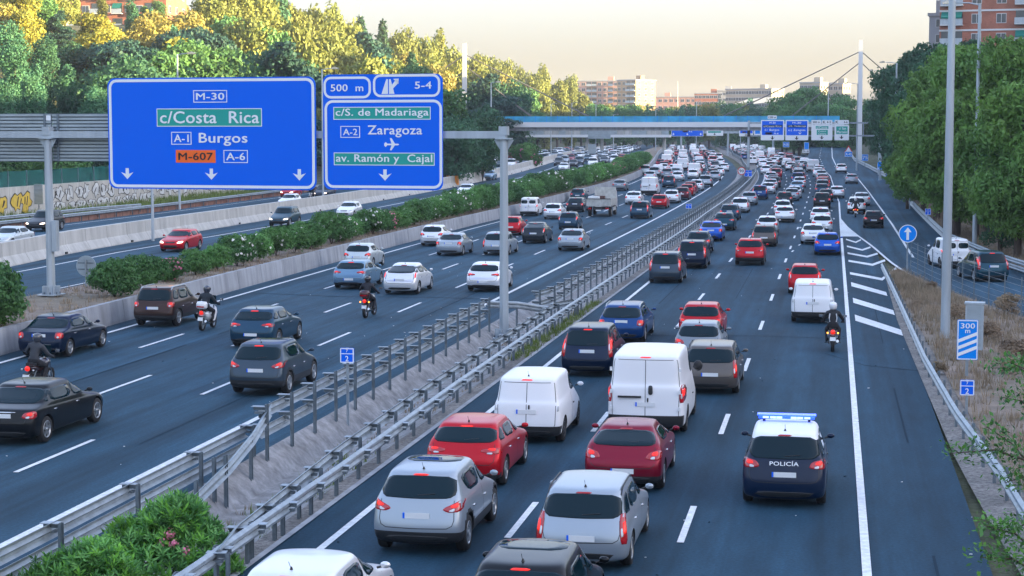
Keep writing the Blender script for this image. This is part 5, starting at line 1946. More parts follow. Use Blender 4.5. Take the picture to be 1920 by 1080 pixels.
def put(parts, name, label, cat, x, y, rz=0.0, group=None, z=None, roll=0.0):
    root = thing(name, label, cat, (x, y, (zr(y) if z is None else z) + .006), rz, group)
    root.rotation_euler = (0, roll, rz)
    objs = []
    for (n, me, par) in parts:
        objs.append(link(me, n, root if par is None else objs[par]))
    return root

def moto(px, py, bike, rider, lb, lr, rz=0.0, roll=0.0, xy=None):
    x, y = xy or G(px, py)
    put(bike, 'motorcycle', lb, 'motorcycle', x, y + .3, rz, 'motorcycles among the cars', roll=roll)
    put(rider, 'person', lr, 'person', x, y + .3, rz, 'motorcycle riders', roll=roll)

bk1 = make_bike(True, (.30, .29, .31), None, True)
rd1 = make_rider((.012, .014, .02), (.75, .75, .77), trim=(.55, .57, .6))
moto(1561, 662, bk1, rd1, 'grey scooter with a lit red and amber tail lamp beside the white line', 'rider in a dark jacket with pale stripes and a white helmet')
bk2 = make_bike(True, (.62, .64, .67), (.72, .74, .76), False)
rd2 = make_rider((.012, .02, .03), (.03, .035, .05))
moto(374, 622, bk2, rd2, 'white scooter with a white top box beside the brown off-roader', 'rider in dark clothes on the white scooter with the top box', roll=R(3))
bk3 = make_bike(False, (.02, .012, .014), (.05, .008, .012), True)
rd3 = make_rider((.016, .018, .026), (.02, .02, .024))
moto(682, 598, bk3, rd3, 'black motorcycle with a dark red top box and amber tail lamp', 'rider in black on the motorcycle with the dark red top box')
bk4 = make_bike(False, (.03, .01, .012), None, False)
rd4 = make_rider((.035, .04, .05), (.05, .055, .07))
moto(45, 738, bk4, rd4, 'motorcycle with a lit red tail lamp behind the dark blue saloon', 'rider in a grey jacket leaning forward at the left edge', roll=R(5))
bk5 = make_bike(True, (.05, .02, .02), None, True)
rd5 = make_rider((.02, .018, .02), (.5, .5, .5))
moto(1604, 408, bk5, rd5, 'scooter with a glowing amber tail lamp close behind the white off-roader', 'rider in dark clothes before the white off-roader on the slip road')
rd6 = make_rider((.012, .016, .022), (.035, .04, .05))
x, y = G(583, 377)
put(bk4, 'motorcycle', 'motorcycle with its lamp lit coming along the outer oncoming road', 'motorcycle', x, y + 1, R(180), 'motorcycles among the cars')
put(rd6, 'person', 'rider in dark clothes coming along the outer oncoming road', 'person', x, y + 1, R(180), 'motorcycle riders')

def lorry(x, y, label):
    r = thing('lorry', label, 'lorry', (x, y, zr(y + 3) + .01))
    GB = M('lorry_panel', (.50, .50, .47), .6, noise=[((3, 3, 3), 4, .75, 1.1)])
    w = 2.3
    L = 6.4
    b = MB(); b.box((0, 3.2, .80), (.9, 6.2, .22), STEELW); b.build('chassis', r)
    b = MB(); b.box((0, L / 2 - .6, 1.05), (w, L - 1.2, .10), GB); b.build('bed', r)
    b = MB(); b.box((0, .03, 1.42), (w, .05, .66), GB); b.box((0, -.01, 1.72), (w + .04, .05, .07), BLACK); b.build('tailboard', r)
    for k in range(4):
        b = MB(); b.box((-.9 + .6 * k, -.01, 1.42), (.06, .04, .64), CONC2); b.build('rib', r)
    b = MB(); b.box((0, -.02, 1.18), (.6, .03, .42), GB); b.build('plate_holder', r)
    for s in (-1, 1):
        for k in range(2):
            b = MB(); b.box((s * w / 2, 1.3 + 2.5 * k, 1.42), (.05, 2.44, .66), GB); b.build('side_board', r)
        b = MB(); b.box((s * .85, -.04, .80), (.34, .06, .14), LRED); b.build('tail_light', r)
        for y_ in (1.3, 4.9):
            t = MB(); t.lathe([(.25, -.14), (.43, -.14), (.46, -.1), (.46, .1), (.43, .14), (.25, .14)], TYRE, 22, 'x', (s * (w / 2 - .17), y_, .46))
            h = MB(); h.lathe([(.26, -.05), (.26, .12), (.2, .05), (.001, .09)][::s], GB, 18, 'x', (s * (w / 2 - .16), y_, .46))
            wo = h.build('wheel', r); t.build('tyre', wo)
        b = MB(); b.box((s * w / 2, 3.1, .70), (.04, 2.2, .35), CONC2); b.build('side_guard', r)
    b = MB(); b.box((0, 5.2, 2.05), (2.1, .05, 1.3), GB); b.build('headboard', r)
    b = MB()
    vs = [(-1.0, 5.3, .7), (1.0, 5.3, .7), (1.0, 6.9, .7), (-1.0, 6.9, .7), (-1.0, 5.3, 2.35), (1.0, 5.3, 2.35), (.98, 6.3, 2.35), (-.98, 6.3, 2.35), (-1.0, 6.85, 1.45), (1.0, 6.85, 1.45)]
    b.add(vs, [(0, 1, 5, 4), (0, 4, 7, 8, 3), (1, 2, 9, 6, 5), (3, 8, 9, 2), (8, 7, 6, 9), (4, 5, 6, 7), (0, 3, 2, 1)], BODY)
    o = b.build('cab', r); o.color = (.6, .6, .6, 1)
    b = MB(); b.box((0, -.05, .62), (.5, .02, .11), PLATE); b.build('number_plate', r)
    b = MB(); b.box((.0, 1.8, 1.30), (1.4, 1.0, .42), STEELW); b.box((-.3, 3.2, 1.5), (1.0, .9, .8), M('load', (.12, .06, .05), .8)); b.build('load', r)
    b = MB(); b.box((-.55, .9, 1.55), (1.0, .9, .75), PLATE); b.build('crate', r)
x, y = G(1122, 407)
lorry(x, y, 'small dropside lorry with a pale tailboard in the left carriageway')

# ------------------------------------------------------------------ traffic
def hd(y):
    return math.atan2(-(bend(y + 8) - bend(y - 8)), 16)

AHEAD = []       # for making labels of the jam
def C(key, col, px, py, label=None, rear=True, cat='car', group=None, h=None, far=None):
    x, y = G(px, py)
    if y > 30:                        # the tyre touches the road in front of the bumper
        y -= .75
        x = at_y(px, py, y)[0]
    far = (y > 250) if far is None else far
    heading = hd(y) if h is None else R(h)
    AHEAD.append([key, col, x, y, label, rear, cat, group, heading, far, px])

NB = 'cars queuing in the right carriageway'
NL = 'cars in the left carriageway'
NO = 'oncoming cars on the left roads'
R1_ = [
 ('crossover', 'silver', 779, 1030, 'silver crossover with a sunroof and lit tail lamps, nearest the verge'),
 ('estate', 'silver', 1088, 1058, 'silver estate with dark roof rails and upright tail lamps in the middle lane'),
 ('hatch', 'red', 866, 907, 'bright red hatchback with thin tail lamps behind the silver crossover\'s roof'),
 ('coupe', 'dark red', 1166, 914, 'dark red hatchback with a rounded rear window ahead of the silver estate'),
 ('mpv', 'navy', 1099, 703, 'navy people carrier with tall pillar lamps beside the large van'),
 ('wagon', 'blue', 1163, 641, 'blue estate with pale roof rails ahead of the navy people carrier'),
 ('estate', 'bronze', 1330, 736, 'bronze grey estate half hidden by the large white van'),
 ('hatchback', 'light grey', 1308, 683, 'silver hatchback with a lit brake lamp between bronze estate and red car'),
 ('hatchback', 'red', 1312, 640, 'red hatchback whose roof shows above two silver cars'),
 ('mpv', 'grey', 1246, 530, 'grey compact people carrier beside the verge barrier'),
 ('mpv', 'navy', 1296, 503, 'dark navy people carrier ahead of the grey one at the verge'),
 ('hatchback', 'grey', 1308, 475, 'grey hatchback peeking out ahead of the dark navy people carrier'),
 ('saloon', 'bright blue', 1332, 452, 'bright blue saloon in the left lane of the right carriageway'),
 ('hatch', 'teal', 1357, 432, 'teal hatchback just ahead of the bright blue saloon'),
 ('wagon', 'steel blue', 1367, 413, 'steel blue estate ahead of the teal hatchback'),
 ('estate', 'white', 1387, 399, 'white estate with thin lamps in the left lane before the bend'),
 ('crossover', 'red', 1405, 497, 'bright red crossover alone in the middle lane'),
 ('estate', 'bronze', 1432, 462, 'bronze estate with very tall red lamps ahead of the red crossover'),
 ('hatchback', 'white', 1438, 440, 'white hatchback hidden behind the bronze estate'),
 ('hatch', 'white', 1471, 417, 'white hatchback with round lamps in the middle lane'),
 ('hatchback', 'white', 1467, 404, 'white hatchback directly ahead of the one with round lamps'),
 ('crossover', 'dark grey', 1470, 388, 'dark crossover in the middle lane before the bend'),
 ('hatchback', 'silver', 1484, 377, 'silver hatchback ahead of the dark crossover'),
 ('small_hatchback', 'red', 1508, 551, 'small red car with wide mirrors ahead of the white panel van'),
 ('saloon', 'white', 1524, 458, 'old white saloon beside the bright blue small car'),
 ('hatchback', 'bright blue', 1551, 478, 'small bright blue car beside the white line'),
 ('hatchback', 'white', 1541, 437, 'white hatchback just ahead of the old white saloon'),
 ('hatch', 'white', 1538, 420, 'white hatchback with an amber lamp below the black off-roader'),
 ('jeep', 'black', 1541, 391, 'black off-roader in the third lane'),
 ('hatchback', 'dark grey', 1548, 379, 'dark hatchback just ahead of the black off-roader'),
 ('hatch', 'white', 1569, 372, 'white hatchback changing onto the slip road'),
 ('mpv', 'maroon', 1543, 357, 'maroon people carrier with bright brake lamps in the third lane'),
 ('hatchback', 'silver', 1542, 345, 'silver hatchback ahead of the maroon people carrier'),
 ('jeep', 'white', 1606, 401, 'white off-roader with glowing lamps on the slip road'),
 ('saloon', 'pale', 1616, 386, 'pale saloon ahead of the white off-roader on the slip road'),
 ('hatchback', 'black', 1638, 428, 'small black hatchback on the slip road with lit lamps'),
 ('hatch', 'silver', 1597, 345, 'silver hatchback alone on the slip road'),
 ('crossover', 'white', 1578, 325, 'white crossover furthest up the slip road'),
]
for (k, c, px, py, lab) in R1_:
    C(k, c, px, py, lab, group=NB)
C('police_car', 'navy', 1469, 943, 'dark blue police car with white roof and glowing blue light bar', cat='police car')
C('small_van', 'white', 986, 826, 'white panel van with black bumper left of the large van', cat='van', group='vans in the jam')
C('large_van', 'white', 1209, 811, 'large tall white van with twin rear doors and black handle', cat='van', group='vans in the jam')
C('small_van', 'white', 1523, 604, 'white panel van with glowing lamps next to the motorcyclist', cat='van', group='vans in the jam')
C('window_van', 'white', 1795, 503, 'white van with two rear door windows on the slip road', cat='van', group='vans in the jam', h=12)
C('mpv', 'teal', 1864, 528, 'teal blue people carrier at the right edge on the slip road', h=13)
L1_ = [
 ('large_saloon', 'black', 2, 828, 'large black saloon cut by the left edge of the frame'),
 ('saloon', 'navy', 72, 668, 'dark blue saloon in the lane beside the planter wall'),
 ('jeep', 'brown', 285, 611, 'brown off-roader with pale roof rails beside the planter wall'),
 ('hatch', 'steel blue', 469, 650, 'dark steel blue hatchback ahead of the grey crossover'),
 ('crossover', 'grey', 477, 738, 'grey crossover with lit red lamps in the lane nearest the ditch'),
 ('hatch', 'light blue', 653, 541, 'light blue hatchback following the pale small car'),
 ('hatchback', 'pale', 668, 503, 'pale grey hatchback close to the planter wall'),
 ('liftback', 'white', 748, 551, 'white liftback with a split rear window left of the golf style hatchback'),
 ('hatch', 'white', 905, 546, 'white hatchback with dark rear glass beside the gantry post'),
 ('hatchback', 'white', 808, 461, 'white hatchback beside the planter wall behind the silver saloon'),
 ('saloon', 'silver', 840, 479, 'silver saloon ahead of the white liftback'),
 ('estate', 'silver', 928, 478, 'silver estate partly hidden by the gantry post'),
 ('small_hatchback', 'red', 956, 441, 'small red car just right of the gantry post'),
 ('liftback', 'dark grey', 999, 456, 'dark grey liftback right of the small red car'),
 ('saloon', 'silver', 1068, 470, 'silver saloon alone near the right edge line'),
 ('small_hatchback', 'steel blue', 1064, 431, 'steel blue small car behind the pale van'),
 ('hatchback', 'white', 1035, 411, 'white hatchback between the pale van and the lorry'),
 ('wagon', 'dark grey', 1077, 398, 'dark estate hidden left of the dropside lorry'),
 ('mpv', 'steel blue', 1198, 410, 'slate blue people carrier with lit lamps right of the lorry'),
 ('hatchback', 'red', 1235, 391, 'bright red hatchback in the second lane of the jam'),
 ('saloon', 'white', 1186, 384, 'white saloon with round lamps behind the tall white van'),
 ('hatchback', 'white', 1258, 381, 'white hatchback with a glowing brake lamp ahead of the red one'),
 ('jeep', 'silver', 1322, 351, 'silver off-roader near the right edge line of the jam'),
 ('hatchback', 'teal', 1082, 378, 'teal hatchback at the planter wall beside the lorry cab'),
 ('saloon', 'light grey', 1160, 358, 'grey saloon close to the planter wall far along'),
]
for (k, c, px, py, lab) in L1_:
    C(k, c, px, py, lab, group=NL)
C('window_van', 'white', 990, 405, 'pale van with a wide rear window beside the planter wall', cat='van', group='vans in the left carriageway')
C('large_van', 'white', 1216, 366, 'tall white van standing out of the left carriageway jam', cat='van', group='vans in the left carriageway')
C('large_van', 'white', 1301, 332, 'tall white van deep in the left carriageway jam', cat='van', group='vans in the left carriageway', far=True)
C('small_van', 'white', 1283, 316, 'rounded white van with a red badge deep in the jam', cat='van', group='vans in the left carriageway', far=True)
# oncoming roads: the pixel is below the nose
O_ = [
 ('hatch', 'red', 318, 472, 'bright red oncoming hatchback behind the pink oleander', 'hatch'),
 ('jeep', 'teal', 520, 425, 'teal oncoming off-roader behind the oleander bed', ''),
 ('hatchback', 'white', 644, 408, 'white oncoming car half hidden by the oleanders', ''),
 ('hatchback', 'white', 868, 368, 'white oncoming car left of the gantry post behind the bushes', ''),
 ('jeep', 'black', 63, 434, 'black oncoming off-roader with lit headlights behind the gantry post', ''),
 ('saloon', 'pale', -8, 465, 'pale oncoming saloon leaving the frame behind the retaining wall', ''),
 ('hatchback', 'white', 532, 390, 'small white oncoming car above the retaining wall', ''),
 ('hatchback', 'red', 536, 371, 'red oncoming car with lit lamps under the big blue sign', ''),
 ('mpv', 'navy', 598, 373, 'dark oncoming car beside the motorcycle under the signs', ''),
 ('jeep', 'dark grey', 878, 327, 'dark oncoming off-roader behind the orange bin', ''),
 ('hatch', 'light blue', 913, 338, 'light blue oncoming car left of the gantry post', ''),
 ('jeep', 'teal', 932, 326, 'dark teal oncoming off-roader touching the gantry post', ''),
 ('mpv', 'white', 909, 316, 'white oncoming people carrier behind the light blue car', ''),
 ('jeep', 'dark grey', 884, 316, 'second dark oncoming off-roader left of the white people carrier', ''),
 ('window_van', 'white', 956, 316, 'white oncoming van just right of the gantry post', 'v'),
 ('mpv', 'pale', 976, 309, 'pale oncoming people carrier right behind the white van', ''),
 ('hatchback', 'silver', 983, 317, 'silver oncoming car right of the white van', ''),
 ('jeep', 'black', 1020, 303, 'black oncoming off-roader alone on the outer road', ''),
 ('hatchback', 'silver', 1049, 301, 'small silver oncoming car beside the black off-roader', ''),
 ('hatchback', 'white', 1073, 294, 'white oncoming car further back on the outer road', ''),
 ('hatchback', 'grey', 1090, 290, 'grey oncoming car far back on the outer road', ''),
 ('saloon', 'dark grey', 830, 335, 'dark oncoming saloon by the edge of the smaller blue sign', ''),
 ('hatchback', 'pale', 836, 322, 'pale oncoming car behind the dark saloon near the sign edge', ''),
 ('mpv', 'teal', 1013, 346, 'teal oncoming people carrier over the oleander tops', ''),
 ('saloon', 'silver', 1090, 328, 'silver oncoming saloon showing its roof over the bushes', ''),
 ('hatch', 'dark grey', 1132, 308, 'dark oncoming hatchback with lit headlights on the inner road', ''),
 ('window_van', 'white', 1151, 307, 'white oncoming van with dark windscreen on the inner road', 'v'),
 ('hatchback', 'red', 1167, 302, 'red oncoming car behind the white van on the inner road', ''),
 ('hatchback', 'teal', 1172, 296, 'teal oncoming car on the inner road before the bend', ''),
 ('saloon', 'white', 1157, 292, 'white oncoming saloon following the inner road bend', ''),
]
for (k, c, px, py, lab, q) in O_:
    C(k, c, px, py, lab, rear=False, cat='van' if q == 'v' else 'car', group='oncoming vans' if q == 'v' else NO)

# bottom cars, mostly below the frame: placed by their roofs
AHEAD.append(['hatch', 'white', -8.05, 24.9, 'white saloon roof with a small antenna at the bottom edge', True, 'car', NB, 0, False, 600])
AHEAD.append(['crossover', 'black', -4.55, 25.5, 'glossy black car with an open sunroof at the bottom edge', True, 'car', NB, 0, False, 1020])

# the jam further on: rows read from the photograph, lane by lane
rj = random.Random(11)
pal = ['white'] * 8 + ['silver'] * 5 + ['pale'] * 2 + ['light grey'] * 2 + ['grey'] * 2 + ['dark grey'] * 3 + ['black'] * 2 + ['navy'] * 2 + ['red'] * 2 + ['dark red', 'blue', 'teal', 'light blue', 'bronze', 'steel blue']
kinds = ['hatchback'] * 4 + ['hatch'] * 3 + ['crossover', 'mpv', 'saloon', 'saloon', 'estate', 'jeep', 'small_hatchback', 'liftback', 'small_van', 'large_van']
SPECIAL = [  # colour hints at photo positions (px, py, key, colour)
 (1278, 375, 'hatchback', 'maroon'), (1287, 368, 'hatchback', 'red'), (1293, 363, 'hatchback', 'dark red'), (1305, 358, 'hatchback', 'white'), (1253, 352, 'mpv', 'steel blue'),
 (1270, 340, 'hatchback', 'white'), (1250, 335, 'crossover', 'light grey'), (1232, 326, 'hatch', 'silver'), (1209, 328, 'mpv', 'pale'), (1263, 324, 'hatchback', 'white'), (1340, 339, 'hatchback', 'silver'),
 (1347, 330, 'saloon', 'white'), (1357, 322, 'hatch', 'white'), (1312, 321, 'jeep', 'white'), (1273, 318, 'mpv', 'silver'), (1252, 315, 'hatchback', 'red'), (1238, 313, 'hatchback', 'dark red'),
 (1312, 304, 'hatchback', 'red'), (1310, 297, 'hatchback', 'red'), (1312, 291, 'hatchback', 'red'), (1257, 298, 'small_van', 'white'), (1270, 293, 'hatchback', 'red'), (1338, 300, 'hatchback', 'red'),
 (1336, 293, 'hatchback', 'silver'), (1336, 314, 'hatchback', 'white'), (1347, 301, 'mpv', 'white'), (1350, 311, 'hatchback', 'white'),
 (1424, 374, 'mpv', 'blue'), (1404, 385, 'hatchback', 'silver'), (1440, 364, 'hatchback', 'white'), (1452, 352, 'hatchback', 'dark grey'), (1445, 343, 'crossover', 'white'), (1455, 336, 'mpv', 'dark red'),
 (1436, 327, 'hatchback', 'white'), (1445, 320, 'mpv', 'white'), (1432, 315, 'hatch', 'white'), (1411, 310, 'window_van', 'white'), (1450, 309, 'hatchback', 'white'), (1480, 305, 'mpv', 'dark red'),
 (1468, 312, 'jeep', 'black'), (1483, 321, 'crossover', 'white'), (1492, 324, 'hatchback', 'dark grey'), (1497, 332, 'hatchback', 'pale'), (1500, 342, 'hatchback', 'dark red'), (1499, 352, 'hatchback', 'white'),
 (1494, 361, 'saloon', 'light blue'), (1489, 372, 'hatchback', 'white'), (1515, 319, 'saloon', 'teal'), (1536, 327, 'hatch', 'silver'), (1540, 337, 'hatchback', 'pale'), (1465, 300, 'hatchback', 'silver'),
 (1497, 310, 'mpv', 'light grey'), (1506, 316, 'hatchback', 'pale'), (1405, 293, 'hatchback', 'navy'), (1396, 300, 'hatchback', 'blue')]
for (px, py, k, c) in SPECIAL:
    C(k, c, px, py, None, cat='van' if 'van' in k else 'car', group='vans deep in the jam' if 'van' in k else 'cars deep in the jam', far=py < 340)
def free(x, y, dx=2.0, dy=6.0):
    return all(abs(a[2] - x) > dx or abs(a[3] - y) > dy for a in AHEAD)
FAR_LANES = [('left carriageway', [l1k(.12), l1k(.37), l1k(.62), l1k(.87)], 262, 640), ('right carriageway', [lambda y: -7.9 + bend(y), lambda y: -4.5 + bend(y), lambda y: -1.3 + bend(y)], 215, 640)]
for (cw, lanes, ya, yb) in FAR_LANES:
    for li, f in enumerate(lanes):
        y = ya + rj.uniform(0, 6)
        while y < yb:
            if cw[0] == 'r' and li == 2 and y > 345 and False:
                break
            x = f(y) + rj.uniform(-.25, .25)
            if cw[0] == 'r' and y > 330 and x > -3.2 - (y - 350) * .06:
                y += 7
                continue
            if free(x, y):
                k = rj.choice(kinds)
                c = 'white' if 'van' in k else rj.choice(pal)
                AHEAD.append([k, c, x, y, None, True, 'van' if 'van' in k else 'car', 'vans deep in the jam' if 'van' in k else 'cars deep in the jam', hd(y), True, 0])
            y += rj.uniform(6.6, 9.0)
for li, (f, ya, yb, n) in enumerate(((lambda y: walla(y) - 4.0, 330, 620, 13), (lambda y: walla(y) - 7.6, 420, 640, 13), (lambda y: walla(y) - 11, 330, 600, 9),
                                     (lambda y: walla(y) + 3.4, 330, 640, 20), (lambda y: walla(y) + 6.9, 300, 640, 20), (lambda y: walla(y) + 10.4, 330, 640, 20))):
    for i in range(n):
        y = ya + (yb - ya) * (i + rj.uniform(.1, .9)) / n
        x = f(y)
        if free(x, y, 2.0, 5.5):
            k = rj.choice(kinds[:-1])
            AHEAD.append([k, 'white' if 'van' in k else rj.choice(pal), x, y, None, False, 'van' if 'van' in k else 'car', 'oncoming vans far off' if 'van' in k else 'oncoming cars far off', hd(y), True, 0])

KW = {'crossover': 'crossover', 'hatch': 'hatchback', 'coupe': 'coupe', 'estate': 'estate', 'wagon': 'long estate', 'hatchback': 'small hatchback', 'small_hatchback': 'city car', 'mpv': 'people carrier',
      'police_car': 'police car', 'saloon': 'saloon', 'large_saloon': 'large saloon', 'liftback': 'liftback', 'jeep': 'off-roader', 'small_van': 'panel van', 'window_van': 'windowed van', 'large_van': 'tall van'}
desc = lambda a: a[1] + ' ' + KW[a[0]]
used = set()
for a in AHEAD:
    if a[4]:
        used.add(a[4])
def where(a):
    x, y = a[2] - bend(a[3]), a[3]
    if not a[5]:
        return 'outer oncoming road' if x < -51.5 else 'inner oncoming road'
    if x < -14:
        return 'left carriageway, %s lane' % ('first', 'second', 'third', 'fourth')[min(3, max(0, int((x + 29.2) / 3.3)))]
    return 'right carriageway, %s lane' % ('first', 'second', 'third', 'fourth')[min(3, max(0, int((x + 9.7) / 3.45)))]
for a in AHEAD:
    if a[4]:
        continue
    xs_ = [q for q in AHEAD if q is not a and abs(q[2] - bend(q[3]) - a[2] + bend(a[3])) < 1.9 and q[5] == a[5]]
    fr = sorted([q for q in xs_ if q[3] > a[3]], key=lambda q: q[3])
    bk = sorted([q for q in xs_ if q[3] < a[3]], key=lambda q: -q[3])
    art = lambda s: ('an ' if s[0] in 'aeiou' else 'a ') + s
    first = fr if a[5] else bk
    second = bk if a[5] else fr
    cands = []
    base = desc(a) + ', ' + where(a)
    if first:
        cands.append(base + ', behind ' + art(desc(first[0])))
    if second:
        cands.append(base + ', ahead of ' + art(desc(second[0])))
    if first and second:
        cands.append(desc(a) + ' in the ' + where(a).split(',')[0] + ' between ' + art(desc(first[0])) + ' and ' + art(desc(second[0])))
        cands.append(desc(a) + ', ' + where(a).replace(' carriageway,', '') + ', between ' + desc(first[0]) + ' and ' + desc(second[0]))
    if first and len(first) > 1:
        cands.append(base.replace(' carriageway,', '') + ', after ' + desc(first[0]) + ' and ' + desc(first[1]))
    cands.append(base + ' deep in the jam')
    for c_ in cands:
        if c_ not in used and len(c_.split()) <= 16:
            break
    a[4] = c_
    used.add(c_)
# past the limit of single cars the rest of the jam is one mass
ranked = sorted(AHEAD, key=lambda a: a[3])
MASS = ranked[300:]
AHEAD = ranked[:300]
if MASS:
    small = {}
    b = MB()
    cm = {}
    for (k, c, x, y, lab, rear, cat, grp, heading, far, px) in MASS:
        if k not in small:
            o = link(joined(k), 'tmp')
            dm = o.modifiers.new('d', 'DECIMATE'); dm.ratio = .12
            bpy.context.view_layer.update()
            me = bpy.data.meshes.new_from_object(o.evaluated_get(bpy.context.evaluated_depsgraph_get()))
            small[k] = ([tuple(v.co) for v in me.vertices], [(tuple(p.vertices), me.materials[p.material_index]) for p in me.polygons])
            bpy.data.objects.remove(o)
        if c not in cm:
            cm[c] = M('car_paint_' + c.replace(' ', '_'), COLORS[c], .32, .3, coat=1.0)
        rz = heading + (0 if rear else math.pi)
        cs, sn = math.cos(rz), math.sin(rz)
        L2 = PROTO[k][1]['L'] / 2
        o_ = len(b.v)
        b.v += [(x - math.sin(heading) * L2 + p[0] * cs - p[1] * sn, y + math.cos(heading) * L2 + p[0] * sn + p[1] * cs, zr(y) + p[2] + .02) for p in small[k][0]]
        for (f, m) in small[k][1]:
            b.f.append([i + o_ for i in f]); b.m.append(b.mi(cm[c] if m in (BODY, BODYM) else m)); b.sm.append(True)
    struct(b.build('distant_traffic'), 'stuff')
LITH = 0
for (k, c, x, y, lab, rear, cat, grp, heading, far, px) in AHEAD:
    onramp = rear and x > 1.2 and y > 60
    ro = place(k, c, lab, x, y, heading, rear, grp, cat=cat, far=far, z=(zramp(y) + .02) if onramp else None)
    if not rear:
        LITH += 1
        if not far and (LITH % 3 == 1 or 'lit' in lab):
            for ch in ro.children:
                if ch.name.startswith('headlight'):
                    ch.material_slots[0].link = 'OBJECT'
                    ch.material_slots[0].material = LHEAD
# ------------------------------------------------------------------ vegetation
def leaf_mat(name, base, dark, light_f=1.35, transl=.25, rough=.55):
    return M(name, tuple(c * 1.25 for c in base), rough, spec=.25, transl=transl, orand=.2, noise=[((.7, .7, .7), 4, .6, light_f * 1.1), ((.2, .2, .2), 2, .75, 1.25), ((.35, .35, .35), 2, 0.0, .75, dark)])
LF_GREEN = leaf_mat('leaves_green', (.085, .185, .055), (.05, .145, .06))
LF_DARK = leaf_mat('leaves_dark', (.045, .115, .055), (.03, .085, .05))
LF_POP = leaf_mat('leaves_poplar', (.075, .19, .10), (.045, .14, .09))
LF_YEL = leaf_mat('leaves_sunlit_yellow_green', (.20, .215, .05), (.12, .17, .055))  # yellow of the sunlit upper slope is put into the leaf colour
LF_GOLD = leaf_mat('leaves_sunlit_gold', (.29, .265, .04), (.17, .21, .05))  # gold of the sunlight on the left crest, put into the leaf colour
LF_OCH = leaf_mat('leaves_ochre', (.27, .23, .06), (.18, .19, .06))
LF_OLE = leaf_mat('leaves_oleander', (.10, .225, .06), (.04, .12, .05), 1.4)
LF_NEAR = leaf_mat('leaves_near', (.10, .24, .03), (.05, .16, .04), 1.4, .3)
LF_LIGHT = leaf_mat('leaves_light_green', (.13, .235, .045), (.07, .17, .05))
LF_CEDAR = leaf_mat('needles_cedar', (.035, .095, .07), (.025, .065, .06))
BARK = M('bark', (.075, .055, .042), .95, noise=[((6, 6, 1.5), 4, .6, 1.3)])
PINKF = M('oleander_pink', (.62, .18, .28), .6)
WHITEF = M('oleander_white', (.78, .76, .72), .6)
DRYG = M('dry_grass_blades', (.33, .25, .175), .9, transl=.2, noise=[((.8, .8, .8), 3, .55, 1.3), ((.3, .3, .3), 3, 0, .35, (.14, .15, .07))])
GRN = M('green_grass_blades', (.14, .20, .04), .8, transl=.2, noise=[((2, 2, 2), 3, .6, 1.3)])

def leaf_cloud(name, lobes, n, size, mat, seed=0, aspect=1.0, up=0.25, shell=.72, droop=0.0, lobe_pick=None):
    """n leaf clumps near the surfaces of ellipsoid lobes (cx, cy, cz, rx, ry, rz)"""
    rg = np.random.default_rng(seed)
    L = np.array(lobes, float)
    area = (L[:, 3] * L[:, 4] * L[:, 5]) ** (2 / 3)
    k = rg.choice(len(L), n, p=area / area.sum())
    d = rg.normal(size=(n, 3))
    d[:, 2] += up
    d /= np.linalg.norm(d, axis=1)[:, None]
    r = shell + (1.06 - shell) * rg.random(n) ** .6
    bump = 1 + .28 * np.sin(d[:, 0] * 7 + k) * np.cos(d[:, 1] * 6 + d[:, 2] * 5 + k * 2)
    c = L[k, :3] + d * L[k, 3:6] * (r * bump)[:, None]
    nrm = d * .75 + rg.normal(size=(n, 3)) * .65
    nrm /= np.linalg.norm(nrm, axis=1)[:, None]
    t = np.cross(nrm, rg.normal(size=(n, 3)))
    t[:, 2] -= droop
    t /= np.linalg.norm(t, axis=1)[:, None]
    b_ = np.cross(nrm, t)
    s = size * (.55 + .9 * rg.random(n))
    a = s[:, None] * t * aspect
    w = s[:, None] * b_ * .55
    fold = nrm * (s * .22)[:, None]
    V = np.stack([c - a, c - w + fold, c + a, c + w + fold * .3], 1).reshape(-1, 3)
    me = bpy.data.meshes.new(name)
    me.vertices.add(len(V)); me.vertices.foreach_set('co', V.astype(np.float32).ravel())
    me.loops.add(4 * n); me.loops.foreach_set('vertex_index', np.arange(4 * n, dtype=np.int32))
    me.polygons.add(n); me.polygons.foreach_set('loop_start', np.arange(0, 4 * n, 4, dtype=np.int32))
    try:
        me.polygons.foreach_set('loop_total', np.full(n, 4, dtype=np.int32))
    except Exception:
        pass
    me.materials.append(mat)
    me.update()
    me.validate()
    return me

def trunk_mesh(h, r, seed=0, limbs=5, spread=.5, start=.35, lean=0.0):
    rg = random.Random(seed)
    b = MB()
    pts = [(0, 0, -1.2)] + [(lean * t * h + rg.uniform(-.1, .1) * t, rg.uniform(-.15, .15) * t, h * t) for t in (.15, .35, .55, .75, .95)]
    b.tube(pts, [r * 1.3, r * 1.1, r * .9, r * .7, r * .45, r * .2], BARK, 8)
    for i in range(limbs):
        t = start + (.9 - start) * i / max(1, limbs - 1)
        a = rg.uniform(0, 6.28)
        z = h * t
        L = h * spread * (1.1 - t) * rg.uniform(.7, 1.2)
        x0 = lean * t * h
        b.tube([(x0, 0, z), (x0 + math.cos(a) * L * .5, math.sin(a) * L * .5, z + L * .35), (x0 + math.cos(a) * L, math.sin(a) * L, z + L * .75)], [r * .4, r * .25, r * .08], BARK, 5)
    return b.mesh('trunk')

def lobes_round(h, w, n, seed, base=.3, flat=1.0):
    rg = random.Random(seed)
    out_ = []
    for i in range(n):
        t = rg.uniform(base, .92)
        prof = math.sin(math.pi * min(1, max(.12, (t - base + .12) / (1.1 - base)))) ** .6
        a = rg.uniform(0, 6.28)
        rr = w * prof * rg.uniform(.25, .72)
        s = w * rg.choice((.17, .23, .30, .38)) * (.7 + .5 * prof)
        out_.append((math.cos(a) * rr, math.sin(a) * rr, h * t, s, s, s * .8 * flat))
    return out_

